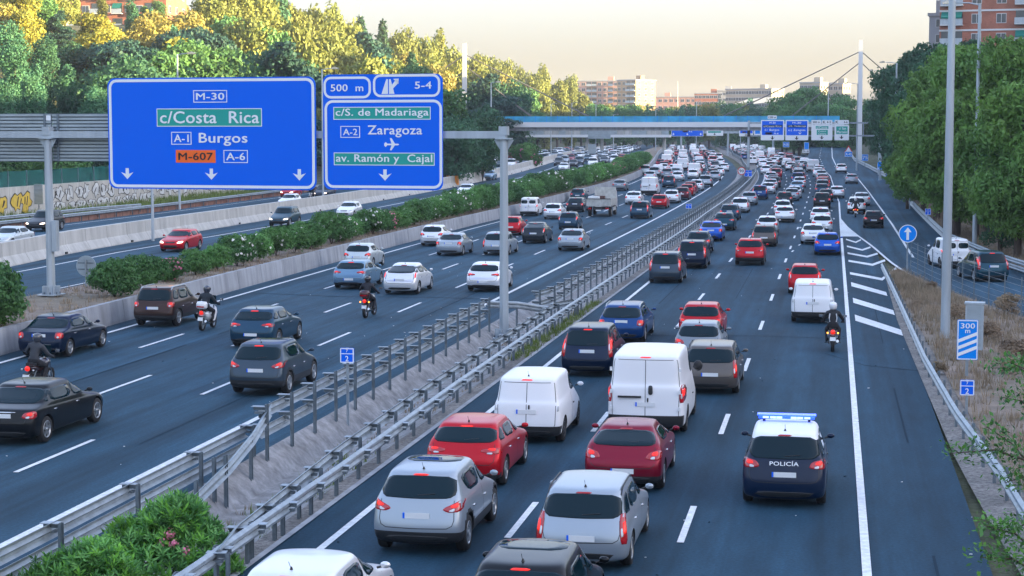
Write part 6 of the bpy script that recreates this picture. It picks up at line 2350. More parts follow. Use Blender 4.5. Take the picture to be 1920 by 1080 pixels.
TREES = {}
def tree_kind(key, mat, h, w, lob, n, size, seed=0, trunk=None, **kw):
    TREES[key] = (leaf_cloud('crown', lob, n, size, mat, seed, **kw), trunk or trunk_mesh(h * .8, h * .018 + .05, seed), h)
def rl_(h, w, n, seed, **k):
    return lobes_round(h, w, n, seed, **k)
def poplar_lobes(h, w, seed):
    rg = random.Random(seed)
    return [(rg.uniform(-.3, .3) * w, rg.uniform(-.3, .3) * w, h * t, w * (.45 + .5 * math.sin(math.pi * min(1, t * 1.02))) * rg.uniform(.7, 1.1), w * .75, h * .10) for t in [.12 + .05 * i for i in range(18)]]
def cone_lobes(h, w, seed, layers=16):
    rg = random.Random(seed)
    o_ = []
    for i in range(layers):
        t = .15 + .8 * i / (layers - 1)
        rr = w * (1.05 - t)
        for k in range(5):
            a = rg.uniform(0, 6.28)
            o_.append((math.cos(a) * rr * .6, math.sin(a) * rr * .6, h * t, rr * .5 + .25, rr * .5 + .25, h * .05))
    return o_
def cedar_lobes(h, w, seed):
    rg = random.Random(seed)
    o_ = []
    for i in range(15):
        t = .22 + .74 * i / 14
        rr = w * (1.0 if t < .6 else (1.25 - t) * 1.4) * rg.uniform(.7, 1.1)
        a = rg.uniform(0, 6.28)
        o_.append((math.cos(a) * rr * .45, math.sin(a) * rr * .45, h * t, rr * .62, rr * .5, h * .035))
    return o_
tree_kind('poplar_near', LF_POP, 17, 2.6, poplar_lobes(17, 2.6, 1), 17100, 0.18, 1, up=.1)
tree_kind('poplar', LF_POP, 14, 1.5, poplar_lobes(14, 1.5, 2), 6460, 0.21, 2, up=.1)
tree_kind('poplar_yellow', LF_YEL, 13, 1.6, poplar_lobes(13, 1.6, 3), 5320, 0.22, 3, up=.1)
tree_kind('round_green', LF_GREEN, 10, 4.2, rl_(10, 4.2, 48, 4, base=.25), 9880, 0.21, 4)
tree_kind('round_green_b', LF_GREEN, 9, 3.8, rl_(9, 3.8, 40, 14, base=.2), 8740, 0.21, 5)
tree_kind('round_dark', LF_DARK, 10, 4.0, rl_(10, 4.0, 48, 6, base=.2), 9880, 0.20, 6)
tree_kind('round_yellow', LF_YEL, 10, 3.8, rl_(10, 3.8, 48, 7, base=.22), 9120, 0.21, 7)
tree_kind('round_yellow_b', LF_YEL, 8.5, 3.2, rl_(8.5, 3.2, 36, 17, base=.2), 7220, 0.21, 8)
TREES['round_gold'] = (leaf_cloud('crown', rl_(10, 3.8, 44, 57, base=.22), 9000, .21, LF_GOLD, 57), trunk_mesh(8, .22, 57), 10)
tree_kind('ochre', LF_OCH, 9, 3.2, rl_(9, 3.2, 44, 9, base=.2), 6840, 0.19, 9)
tree_kind('cedar', LF_CEDAR, 15, 6.0, cedar_lobes(15, 6.0, 10), 12350, 0.24, 10, up=.5)
tree_kind('conifer', LF_DARK, 13, 3.2, cone_lobes(13, 3.2, 11), 7980, 0.20, 11, up=.3)
tree_kind('umbrella_pine', LF_CEDAR, 9, 4.0, [(x, y, 7.2 + z, 2.0, 2.0, 1.0) for x, y, z in ((0, 0, .6), (1.8, .6, 0), (-1.7, .5, .1), (.5, -1.8, 0), (-.6, 1.7, .1), (1.5, -1.2, .1), (-1.4, -1.2, .2))], 6840, 0.18, 12, up=.4)
# big trees on the right bank, close enough for finer leaves
tree_kind('bank_tree', LF_LIGHT, 15, 4.6, rl_(15, 4.9, 46, 21, base=.2), 36000, .15, 21, aspect=1.25, droop=.5, trunk=trunk_mesh(12, .30, 21, 8, .5, .25, .04))
tree_kind('bank_tree_b', LF_LIGHT, 13, 4.2, rl_(13, 4.5, 40, 22, base=.16), 30000, .15, 22, aspect=1.25, droop=.5, trunk=trunk_mesh(11, .26, 22, 8, .5, .25, -.05))
tree_kind('bank_tree_dark', LF_DARK, 14, 4.0, rl_(14, 4.4, 34, 23, base=.12), 20000, .17, 23, aspect=1.1, trunk=trunk_mesh(11, .26, 23, 8, .5, .25, .03))
TINTS = {}
NTREE = 0
TL = {'round_gold': 'golden tree', 'poplar': 'narrow blue green poplar', 'poplar_near': 'broad tall poplar', 'poplar_yellow': 'narrow yellow green poplar', 'round_green': 'round green tree', 'round_green_b': 'low spreading green tree',
      'round_dark': 'dark green round tree', 'round_yellow': 'yellow green tree', 'round_yellow_b': 'small yellow green tree', 'ochre': 'ochre leaved tree', 'cedar': 'layered dark cedar',
      'conifer': 'pointed dark conifer', 'umbrella_pine': 'dark umbrella pine', 'bank_tree': 'large drooping green tree', 'bank_tree_b': 'large leafy green tree', 'bank_tree_dark': 'large dark green tree'}
def tree(key, x, y, z=None, s=1.0, label=None, group=None, rz=None, sz=1.0, name=None):
    global NTREE
    NTREE += 1
    cr, tk, h = TREES[key]
    z = hill_h(x, y) - .2 if z is None else z
    r = thing(name or ('conifer_tree' if key in ('cedar', 'conifer', 'umbrella_pine') else 'leafy_tree'), label or TL[key], 'tree', (x, y, z), rz if rz is not None else (NTREE * 2.4) % 6.28, group)
    r.scale = (s, s, s * sz)
    link(cr, 'crown', r)
    link(tk, 'trunk', r)
    return r

def tree_px(key, px, top, y, label, s=None, group=None, h_=None, w=1.0):
    """a tree whose top shows at photo pixel (px, top) at distance y; its size follows from the ground there"""
    x, zt = at_y(px, top, y)
    z0 = hill_h(x, y)
    h = TREES[key][2]
    sz = max(.35, (zt - z0) / h)
    r = tree(key, x, y, z0, min(sz, 1.6) * w, label, group)
    r.scale = (r.scale[0], r.scale[1], sz)
    return r

LM = [(-200, 'above the left edge of the sign backs'), (60, 'above the gantry left post'), (140, 'above the sign backs'), (205, 'above the left corner of the large blue sign'), (280, 'above the M-30 panel'),
      (400, 'above the lamp head over the large sign'), (480, 'above the right part of the large sign'), (575, 'above the gap between the two blue signs'), (640, 'above the 500 m panel'), (700, 'above the exit symbol'),
      (770, 'above the right corner of the exit sign'), (835, 'between the exit sign and the left pylon'), (900, 'just right of the left pylon'), (940, 'above the gantry right post'), (985, 'above the start of the blue railing'),
      (1040, 'below the left bridge cable'), (1090, 'below the pink brick block'), (1170, 'below the sunlit end tower'), (1230, 'before the low pink building'), (1300, 'before the plain red brick block'), (1350, 'before the grey narrow block'),
      (1400, 'before the cream building'), (1470, 'above the first far gantry sign'), (1510, 'above the Zaragoza far sign'), (1560, 'left of the right pylon'), (1613, 'right of the right pylon'), (1680, 'above the speed sign'),
      (1740, 'left of the thick light pole'), (1790, 'between the two light poles'), (1840, 'right of the thin lamp post')]
def landmark(x, y):
    px = 960 + F_PX * (x * math.cos(YAW) + y * math.sin(YAW)) / max(1, y * math.cos(YAW) - x * math.sin(YAW))
    if px > 1925:
        return 'beyond the right edge of the frame'
    return [t for p, t in LM if px >= p][-1] if px >= -200 else 'beyond the left edge of the frame'
# hand placed trees of the left slope, from near to far
HT = [
 ('poplar_near', 25, 55, 205, 'broad tall poplar at the left edge, its top in sunlight'), ('poplar_near', 80, 80, 215, 'tall blue green poplar above the post of the gantry'),
 ('poplar_near', 128, 130, 220, 'tall shaded poplar above the sign backs'), ('poplar_near', 60, 150, 195, 'shaded poplar low behind the left sign back'), ('poplar_near', 175, 175, 205, 'shaded poplar left of the large blue sign'),
 ('poplar_near', 5, 160, 190, 'shaded poplar cut by the left edge of the frame'), ('poplar', 150, 150, 235, 'slim poplar between the sunlit cedar and the shade'),
 ('round_yellow', 30, -20, 240, 'sunlit bright yellow tree in the top left corner'), ('round_yellow', 48, 20, 235, 'sunlit yellow tree right of the corner tree'), ('cedar', 110, 20, 250, 'sunlit cedar left of the brick apartment block'),
 ('round_yellow', 175, 25, 255, 'sunlit golden tree before the left part of the brick block'), ('round_yellow_b', 185, 60, 240, 'sunlit gold tree above the shade line'), ('conifer', 100, 55, 262, 'conifer among sunlit trees left of the brick block'),
 ('round_yellow', 215, 48, 262, 'sunlit tree before the middle of the brick block'), ('poplar', 246, 10, 270, 'slim poplar before the brick block facade'), ('ochre', 262, 30, 268, 'ochre tree before the brick block'),
 ('ochre', 292, 18, 272, 'tall ochre tree at the right end of the brick block'), ('umbrella_pine', 228, 74, 235, 'dark umbrella pine in the middle of the golden trees'), ('ochre', 330, 28, 276, 'ochre tree right of the brick block'),
 ('ochre', 360, 18, 280, 'large ochre tree below the hill crest'), ('umbrella_pine', 362, 50, 262, 'dark round pine before the ochre trees'), ('round_yellow_b', 345, 75, 258, 'gold tree below the dark round pine'),
 ('round_green', 300, 95, 235, 'green shaded tree above the big blue sign'), ('round_green', 350, 72, 245, 'large green tree behind the lamp head'), ('round_green', 410, 85, 250, 'green tree right of the lamp head'),
 ('round_green_b', 450, 85, 252, 'green tree left of the domed dark cedar'), ('round_dark', 225, 105, 225, 'dark green tree in the shade left of the sign'), ('round_dark', 262, 112, 222, 'dark tree above the sign corner'),
 ('round_dark', 205, 135, 215, 'very dark tree beside the sign'), ('cedar', 548, 78, 235, 'domed dark cedar between the signs'), ('round_dark', 520, 88, 238, 'dark tree left of the domed cedar'),
 ('cedar', 688, 60, 330, 'layered cedar on the sunlit slope above the exit sign'), ('conifer', 716, 38, 390, 'pointed conifer on the skyline'), ('conifer', 676, 30, 400, 'thin pointed conifer beside the mast on the skyline'),
 ('round_yellow', 395, -8, 300, 'yellow tree on the crest above the ochre trees'), ('poplar_yellow', 425, -20, 305, 'narrow yellow poplar on the crest'), ('poplar_yellow', 455, -20, 310, 'second narrow yellow poplar on the crest'),
 ('round_yellow', 490, -15, 318, 'broad yellow tree at the highest crest'), ('poplar', 520, -8, 322, 'slim poplar on the crest in sun'), ('round_yellow', 548, 6, 330, 'yellow tree where the skyline starts to fall'),
 ('round_yellow_b', 575, 14, 335, 'yellow tree on the falling skyline'), ('round_yellow', 600, 20, 345, 'broad yellow tree on the skyline left of the conifers'), ('poplar_yellow', 630, 22, 355, 'narrow poplar on the skyline'),
 ('round_yellow_b', 655, 40, 360, 'small yellow tree on the skyline before the mast'), ('round_green', 430, 28, 290, 'green tree on the sunlit upper slope'), ('round_yellow', 470, 30, 285, 'yellow tree on the sunlit upper slope'),
 ('round_green_b', 510, 40, 285, 'green tree above the domed cedar'), ('round_yellow_b', 556, 42, 290, 'yellow tree above the domed cedar'), ('round_yellow', 600, 60, 300, 'yellow tree right of the domed cedar'),
 ('round_yellow', 640, 70, 310, 'yellow tree above the five hundred metre panel'), ('round_yellow_b', 690, 108, 290, 'bright yellow green bush tree above the exit sign'), ('round_yellow', 742, 60, 400, 'yellow tree right of the skyline conifer'),
 ('poplar_yellow', 765, 66, 410, 'narrow yellow tree on the skyline'), ('round_yellow', 790, 68, 420, 'yellow tree on the skyline before the pylon'), ('poplar_yellow', 820, 72, 430, 'narrow tree on the skyline left of the pylon'),
 ('round_yellow', 850, 88, 440, 'yellow tree beside the pylon top'), ('ochre', 760, 95, 340, 'ochre tree on the slope above the exit sign'), ('round_yellow', 735, 105, 330, 'bright yellow tree above the exit sign corner'),
 ('round_yellow', 800, 105, 350, 'yellow tree on the slope left of the pylon'), ('ochre', 818, 120, 345, 'ochre tree on the slope left of the pylon'), ('round_green', 780, 120, 300, 'green tree behind the corner of the exit sign'),
 ('conifer', 770, 100, 320, 'dark conifer on the slope above the exit sign'), ('round_green', 836, 165, 260, 'shaded green tree at the right side of the exit sign'), ('round_dark', 856, 218, 245, 'dark tree below the pylon'),
 ('round_green', 893, 215, 262, 'green tree below the pylon foot'), ('round_dark', 905, 200, 262, 'dark shaded tree where the footbridge begins'),
 ('cedar', 925, 138, 400, 'large dark tree right of the pylon'), ('round_dark', 955, 150, 410, 'dark tree behind the bridge end'), ('round_dark', 900, 150, 405, 'dark tree directly right of the pylon'),
 ('round_yellow', 890, 100, 500, 'yellow tree on the skyline right of the pylon'), ('round_yellow', 920, 104, 520, 'yellow tree on the skyline above the dark cedar'), ('round_yellow', 948, 112, 540, 'yellow tree where the skyline drops'),
 ('round_yellow', 900, 130, 440, 'yellow tree on the slope behind the pylon'), ('ochre', 935, 135, 470, 'ochre tree on the slope behind the cable'), ('poplar_yellow', 975, 135, 600, 'slim yellow poplar on the low skyline'),
 ('round_yellow', 1000, 135, 560, 'yellow tree above the bridge left part'), ('poplar_yellow', 1022, 132, 570, 'slim poplar above the bridge'), ('round_yellow', 1045, 150, 580, 'broad yellow tree above the bridge'),
 ('poplar_yellow', 1068, 152, 620, 'narrow yellow poplar before the brick tower'), ('conifer', 1008, 138, 610, 'pointed conifer on the low skyline'), ('round_green', 985, 165, 540, 'green tree just above the railing'),
 ('round_yellow', 1090, 172, 640, 'yellow tree below the brick tower'), ('round_green', 1112, 195, 650, 'green tree above the railing, below the brick tower'), ('poplar_yellow', 1075, 150, 700, 'slim tree left of the brick tower'),
]
GR = 'trees on the left slope'
for (k, px, top, y, lab) in HT:
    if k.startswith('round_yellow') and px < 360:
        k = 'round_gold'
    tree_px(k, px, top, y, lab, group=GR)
# further trees filling the slope in rows
rt = random.Random(5)
ycols = list(range(175, 900, 16))
fill = 0
for y in ycols:
    foot = -84 + bend(y) * .9 + (y - 150) * .012
    row = 0
    for d in (4, 12, 21, 31, 42, 54):
        x = foot - d + rt.uniform(-3.5, 3.5)
        yy_ = y + rt.uniform(-7, 7)
        if rt.random() < .12 or (y > 640 and rt.random() < .4):
            continue
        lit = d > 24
        key = rt.choice(['round_yellow', 'round_yellow_b', 'ochre', 'poplar_yellow', 'round_green', 'round_yellow', 'conifer', 'poplar'] if lit else ['round_dark', 'round_green', 'round_green_b', 'poplar', 'cedar', 'round_dark', 'round_green_b'])  # leaf colour imitates the light: mostly yellow kinds where lit, dark ones in shade
        s = rt.uniform(.62, .95) * (1.0 if y < 500 else 1.1)
        if 300 < y < 380 and d > 34:
            s *= .6
        pxx = 960 + F_PX * (x * math.cos(YAW) + yy_ * math.sin(YAW)) / (yy_ * math.cos(YAW) - x * math.sin(YAW))
        if 845 < pxx < 900 and yy_ < 402 and d > 3:
            continue
        kk = '%s in row %d of the slope, %s' % (TL[key], row + 1, 'in sunlight' if lit else 'in shade')
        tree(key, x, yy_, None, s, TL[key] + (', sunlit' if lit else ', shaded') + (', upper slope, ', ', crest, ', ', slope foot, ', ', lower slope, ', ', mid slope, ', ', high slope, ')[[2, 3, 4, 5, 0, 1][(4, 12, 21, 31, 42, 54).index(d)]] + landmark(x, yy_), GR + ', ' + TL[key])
        fill += 1
        row += 1
# distant belt of trees behind the bridge
for i, px in enumerate(range(1120, 1480, 13)):
    key = ['round_green', 'round_dark', 'round_yellow', 'round_green_b', 'poplar'][i * 7 % 5]
    y = 620 + (i * 37) % 140
    tree_px(key, px + rt.uniform(-4, 4), 196 + rt.uniform(-7, 9), y, TL[key] + ' of the far belt, ' + landmark(at_y(px, 200, y)[0], y), group='far belt of trees, ' + TL[key])
for (px, top, y) in ((1468, 178, 520), (1490, 164, 500), (1515, 162, 500), (1540, 168, 505), (1570, 172, 500), (1592, 178, 480), (1500, 190, 470), (1545, 192, 470), (1475, 200, 480), (1575, 195, 465), (1450, 206, 560)):
    tree_px('round_green' if px % 2 else 'round_green_b', px, top, y, 'rounded green tree of the clump behind the footbridge, ' + ('low' if top > 185 else 'high') + ', ' + landmark(at_y(px, 200, y)[0], y), group='green clump behind the footbridge')
# right bank
RB = [
 ('bank_tree', 1905, 62, 128, 'large light green tree at the right edge of the frame'), ('bank_tree_b', 1862, 85, 142, 'leafy tree with the forked dark trunk at the right edge'), ('bank_tree', 1800, 78, 140, 'leafy tree between the thick and the thin light pole'),
 ('bank_tree_b', 1842, 120, 146, 'drooping tree right of the thin lamp post'), ('bank_tree', 1748, 118, 168, 'drooping green tree left of the thick light pole'), ('bank_tree_b', 1722, 170, 178, 'green tree with foliage hanging to the slip road'),
 ('bank_tree', 1765, 150, 150, 'green tree directly behind the thick light pole'), ('bank_tree_dark', 1700, 130, 205, 'dark tree behind the drooping green ones'), ('bank_tree_dark', 1735, 70, 200, 'tall dark tree reaching toward the building'),
 ('bank_tree_dark', 1712, 66, 230, 'tall loose crowned tree on the bank against the sky'), ('bank_tree_dark', 1682, 82, 240, 'tall loose crowned tree left of the building'), ('bank_tree_dark', 1663, 98, 250, 'dark tree right of the pylon cable'),
 ('bank_tree_dark', 1790, 60, 210, 'dark tree below the brick building'), ('bank_tree_b', 1915, 150, 118, 'green tree low at the right edge'), ('bank_tree_dark', 1880, 260, 122, 'dark lower tree by the fence'),
 ('bank_tree_b', 1690, 250, 190, 'low hanging tree behind the eighty sign'), ('bank_tree_dark', 1668, 200, 290, 'dark tree by the slip road bend'), ('bank_tree_dark', 1650, 150, 330, 'dark tree beside the pylon'),
 ('bank_tree_dark', 1635, 180, 345, 'dark tree just right of the pylon foot'), ('bank_tree_dark', 1622, 210, 360, 'dark tree at the end of the footbridge'), ('round_dark', 1612, 235, 380, 'dark tree behind the white gantry signs'),
 ('round_green', 1597, 185, 470, 'green tree behind the pylon foot'), ('bank_tree_dark', 1640, 240, 310, 'dark low tree behind the blue signs'), ('bank_tree_b', 1836, 200, 139, 'hanging foliage behind the thin lamp post'),
 ('bank_tree_dark', 1820, 100, 175, 'dark tree under the building balconies'), ('bank_tree_b', 1872, 200, 137, 'leafy tree over the dry bank at the right'), ('round_dark', 1660, 260, 300, 'dark bush tree by the seventy five sign'),
]
for (k, px, top, y, lab) in RB:
    tree_px(k, px + (38 if y > 195 else 14 if y > 145 else 0), top, y, lab, group='trees on the right bank', w=.95)
for i in range(46):
    y = 60 + i * 13 + rt.uniform(-4, 4)
    x = right_edge(y) + 9 + (i % 4) * 9 + rt.uniform(-2, 2)
    if y < 100 and x < 25:
        x += 12
    k = rt.choice(['round_dark', 'round_green', 'bank_tree_dark'])
    tree(k, x, y, None, rt.uniform(.7, 1.0), TL[k] + ' up the right bank, ' + landmark(x, y), 'trees filling the right bank, ' + TL[k])
tree('conifer', *at_y(1745, 100, 260)[:1], 260, None, .9, 'slender conifer near the corner of the right building', None)

# oleander hedge in the median
def oleander(name, w, h, n, seed, size=.08, mat=LF_OLE, flowers=0, fmat=WHITEF, aspect=2.2):
    rg = random.Random(seed)
    lob = [(rg.uniform(-.3, .3) * w, rg.uniform(-.3, .3) * w, h * rg.uniform(.3, .78), w * .5 * rg.uniform(.6, .95), w * .5 * rg.uniform(.6, .95), h * rg.uniform(.2, .32)) for _ in range(9)]
    cr = leaf_cloud('foliage', lob, n, size, mat, seed, aspect=aspect * .5, up=.5, shell=.7)
    b = MB()
    for i in range(6):
        a = rg.uniform(0, 6.28)
        b.tube([(0, 0, -.1), (math.cos(a) * w * .15, math.sin(a) * w * .15, h * .4), (math.cos(a) * w * .3, math.sin(a) * w * .3, h * .75)], [.03, .02, .01], BARK, 4)
    st = b.mesh('stem')
    fl = None
    if flowers:
        b = MB()
        for i in range(flowers):
            l = rg.choice(lob)
            d = Vector((rg.gauss(0, 1), rg.gauss(0, 1) - .4, rg.gauss(.4, 1))).normalized()
            c = Vector(l[:3]) + Vector((d.x * l[3], d.y * l[4], d.z * l[5])) * 1.03
            for k in range(5):
                e = Vector((rg.gauss(0, 1), rg.gauss(0, 1), rg.gauss(0, 1))).normalized() * .06
                o = (c + e * 1.1)
                u = d.orthogonal().normalized() * .075
                v = d.cross(u)
                b.add([o - u, o - v, o + u, o + v], [(0, 1, 2, 3)], fmat)
        fl = b.mesh('blossom')
    return cr, st, fl
OL = [oleander('a', 2.3, 2.2, 12000, 31, flowers=0), oleander('b', 2.4, 2.3, 12000, 32, flowers=120), oleander('c', 2.2, 2.0, 11000, 33, flowers=150, fmat=PINKF), oleander('d', 2.5, 2.3, 12000, 34, flowers=36)]
FLW = ['plain green', 'white flowering', 'pink flowering', 'sparsely white flowering']
def bush(k, x, y, z, s, label, group='oleander bushes in the median', sz=1.0):
    cr, st, fl = OL[k]
    r = thing('oleander_bush', label, 'bush', (x, y, z), (x * 7 + y) % 6.28, group)
    r.scale = (s, s, s * sz)
    link(cr, 'foliage', r); link(st, 'stem', r)
    if fl:
        link(fl, 'blossom', r)
    return r
HB = [(20, 614, 0, 1.07, 'clipped dark green bush at the left edge behind the blue saloon'), (214, 556, 0, 0.70, 'large clipped green bush beside the round sign back'), (268, 540, 0, 0.66, 'second clipped green bush right of the round sign back'),
      (322, 527, 2, 0.58, 'pink flowering oleander before the red oncoming car'), (362, 515, 0, 0.55, 'dark green oleander right of the pink one'), (402, 506, 0, 0.58, 'dark green oleander left of the white flowering ones'),
      (440, 498, 1, 0.72, 'white flowering oleander before the teal off-roader'), (468, 490, 1, 0.68, 'second white flowering oleander in the row'), (515, 480, 3, 0.75, 'large green oleander with few blossoms'),
      (548, 474, 3, 0.72, 'green oleander after the teal off-roader'), (578, 466, 0, 0.72, 'green oleander below the big sign corner')]
mb_y = []
for (px, py, k, s, lab) in HB:
    x, y = G(px, py, .9)
    bush(k, min(x, wallb(y) - 1.3), y + .4, zr(y) + .85, s, lab)
    mb_y.append(y)
y = max(mb_y) + 3.0
i = 0
ORD = [0, 3, 0, 1, 0, 3, 1, 0, 0, 2, 0, 3, 0, 0, 1, 3]
while y < 330:
    k = ORD[i % 16]
    x = wallb(y) - 1.7 + rt.uniform(-.35, .35)
    bush(k, x, y, zr(y) + .85, (.74 + .2 * smooth((y - 110) / 120)) * rt.choice((.7, .85, .95, 1.05, 1.15)), FLW[k] + ' oleander beside the ' + desc(min((q for q in AHEAD if q[5] and q[2] < -14), key=lambda q: abs(q[3] + 2 - y))) + (', nearer part' if y < 150 else ', middle part' if y < 230 else ', far part') + ' of the row', 'oleander bushes in the long row, ' + FLW[k], rt.uniform(.85, 1.1))
    y += 2.2 + (y - 120) * .004 + (rt.random() < .16) * 1.6
    i += 1
# dry grass and litter leaves on the median soil
def tufts(name, pts, mat, h, seed, blades=7, spread=.12, wd=.012):
    rg = random.Random(seed)
    b = MB()
    for (x, y, z) in pts:
        hh = h * rg.uniform(.5, 1.2)
        for k in range(blades):
            a = rg.uniform(0, 6.28)
            l = rg.uniform(.4, 1.0) * hh
            dx, dy = math.cos(a), math.sin(a)
            ox, oy = x + dx * spread * rg.random(), y + dy * spread * rg.random()
            px_, py_ = -dy * wd, dx * wd
            t = rg.uniform(.2, .7)
            b.v += [(ox - px_, oy - py_, z - .03), (ox + px_, oy + py_, z - .03), (ox + dx * l * t, oy + dy * l * t, z + l)]
            n = len(b.v)
            b.f.append([n - 3, n - 2, n - 1]); b.m.append(b.mi(mat)); b.sm.append(False)
    o = b.build(name)
    return struct(o, 'stuff')
rg = random.Random(8)
pts = []
for _ in range(5200):
    y = 20 + rg.random() ** 1.3 * 190
    e0 = interp([(4, 5.6), (30, 4.8), (45, 4.1), (56, 3.9), (78, 3.6), (104, 3.3)], y) if y < 104 else right_edge(y) + .6
    e1 = (rl(y) - .5) if 55 < y < 104 else (e0 + 9)
    if y < 55:
        e1 = e0 + 12
    if e1 < e0 + .2:
        continue
    x = rg.uniform(e0, e1)
    pts.append((x, y, max(hill_h(x, y), .04)))
for _ in range(3500):
    y = rg.uniform(88, 200)
    x = right_edge(y) + .7 + rg.random() * 9
    pts.append((x, y, hill_h(x, y)))
tufts('dry_grass', pts, DRYG, .55, 1, 9, .25, .016)
tufts('weeds', [(rg.uniform(-11.3, -10.75), y, .01) for y in [62 + 22 * rg.random() for _ in range(260)]] + [(rg.uniform(-12.3, -11.2), y, -.1) for y in [25 + 20 * rg.random() for _ in range(120)]], GRN, .28, 2, 8, .15, .014)
tufts('dry_weeds', [(wallb(y) - rg.uniform(.4, 4.8), y, zr(y) + .86) for y in [50 + rg.random() ** 1.4 * 200 for _ in range(1800)]], DRYG, .30, 3, 7, .2, .018)
tufts('dry_grass', [(l3l(y) - rg.uniform(2.5, 11), y, hill_h(l3l(y) - 6, y) + .1) for y in [90 + rg.random() * 130 for _ in range(2200)]], GRN, .8, 4, 7, .3, .03)
tufts('verge_weeds', [(rg.uniform(-12.6, -10.9), 22 + 60 * rg.random(), -.12) for _ in range(240)], DRYG, .22, 6, 7, .12, .012)
# island between the carriageway and the slip road
struct(strip('island_soil', lambda y: interp([(4, 5.9), (30, 4.85), (45, 4.15), (56, 3.85), (78, 3.6), (104, 3.2)], y), lambda y: (rl(y) + .05) if y > 60 else 22, 4, 103.5, 0.035, DRY, step=3))
me_ = None
# broad dry bank
b = MB()
vs, fs = [], []
ys_ = list(range(58, 300, 5))
for y in ys_:
    for t in (0, .7, 2, 4, 6, 9, 13):
        x = right_edge(y) + .25 + t
        vs.append((x, y, hill_h(x, y) + .05 + .08 * math.sin(y * 1.7 + t * 2) * (t > 0)))
for j in range(len(ys_) - 1):
    for i in range(6):
        a = j * 7 + i
        fs.append((a, a + 1, a + 8, a + 7))
b.add(vs, fs, DRY, True)
struct(b.build('bank_soil'))

# foreground oleander, leaf by leaf
def near_bush(name, label, x, y, z, lobes, nt, leaf, seed, mats, cat='bush', per=11, tilt=.9, flowers=()):
    rg = np.random.default_rng(seed)
    root = thing(name, label, cat, (x, y, z))
    L = np.array(lobes, float)
    area = (L[:, 3] * L[:, 4] * L[:, 5]) ** (2 / 3)
    V, Fm = [], []
    ks = rg.choice(len(L), nt, p=area / area.sum())
    for k in ks:
        d = rg.normal(size=3); d[2] = abs(d[2]) * .8 + rg.normal() * .35
        d /= np.linalg.norm(d)
        c = L[k, :3] + d * L[k, 3:6] * (.72 + .34 * rg.random())
        ax = d * .6 + np.array([0, 0, .8]) + rg.normal(size=3) * .18
        ax /= np.linalg.norm(ax)
        u = np.cross(ax, rg.normal(size=3)); u /= np.linalg.norm(u)
        v = np.cross(ax, u)
        for i in range(per):
            a = i * 2.4 + rg.random() * .5
            out = (math.cos(a) * u + math.sin(a) * v)
            t = .35 + tilt * rg.random()
            dr = ax * math.cos(t) + out * math.sin(t)
            l = leaf * (.6 + .6 * rg.random())
            side = np.cross(dr, ax); side /= (np.linalg.norm(side) + 1e-9)
            base = c + ax * (i / per) * leaf * .8
            w = l * .11
            mid = base + dr * l * .5
            tip = base + dr * l - ax * l * .08
            V += [base, mid - side * w, tip, mid + side * w]
    V = np.array(V)
    n = len(V) // 4
    half = n // 2
    me = bpy.data.meshes.new('foliage')
    me.from_pydata(V.tolist(), [], [[4 * i, 4 * i + 1, 4 * i + 2, 4 * i + 3] for i in range(n)])
    for m in mats:
        me.materials.append(m)
    me.polygons.foreach_set('material_index', [(i * 7919 // per) % len(mats) for i in range(n)])
    link(me, 'foliage', root)
    b = MB()
    rr = random.Random(seed)
    for l in lobes:
        b.tube([(rr.uniform(-.1, .1), rr.uniform(-.1, .1), -.3), (l[0] * .5, l[1] * .5, l[2] * .5), (l[0], l[1], l[2] + l[5] * .5)], [.03, .02, .008], BARK, 5)
    b.build('stem', root)
    for (fx, fy, fz) in flowers:
        b = MB()
        for k in range(44):
            e = Vector((rr.gauss(0, 1), rr.gauss(0, 1), rr.gauss(0, 1))).normalized()
            o = Vector((fx, fy, fz)) + e * rr.uniform(.04, .11)
            u = e.orthogonal().normalized() * .024
            v = e.cross(u)
            b.add([o - u, o - v, o + u, o + v], [(0, 1, 2, 3)], PINKF)
        b.build('blossom', root)
    return root
fx, fy = G(255, 1075, -.3)
LFN2 = leaf_mat('leaves_near_dark', (.05, .14, .035), (.03, .09, .035), 1.3)
lob = [(0.1, .2, 1.35, .75, .7, .65), (-.75, .0, .95, .7, .7, .6), (.75, .1, .95, .65, .65, .6), (-1.35, -.2, .55, .65, .6, .5), (1.1, .0, .45, .55, .6, .5), (0, -.5, .55, .9, .6, .6), (-1.7, -.5, .2, .6, .6, .4), (-.4, .1, 1.1, .6, .6, .5), (.35, .1, 1.75, .4, .4, .35)]
near_bush('oleander_bush', 'big green oleander with pink blossoms in the lower left foreground', -12.15, 30.8, -.6, [(a * .82 + .1, b_, c * .88, d * .82, e, f_) for a, b_, c, d, e, f_ in lob], 1500, .20, 5, [LF_NEAR, LF_OLE, LFN2], flowers=((.36, -.5, 1.42), (.26, -.55, 1.28), (.46, -.55, 1.26), (.68, -.55, 1.12)))
near_bush('oleander_bush', 'lower green oleander left of the pink blossomed one in the foreground', -12.95, 29.2, -.6, [(a * .75, b_ * .7, c * .62, d * .75, e * .8, f_ * .8) for a, b_, c, d, e, f_ in lob], 800, .19, 6, [LF_NEAR, LF_OLE, LFN2])
SCR = leaf_mat('dry_scrub', (.27, .20, .14), (.20, .17, .09))
scm = leaf_cloud('foliage', rl_(1.5, .9, 14, 91, base=.1), 2600, .05, SCR, 91, aspect=1.6, up=.6)
sct = trunk_mesh(1.2, .03, 91, 7, .6, .1)
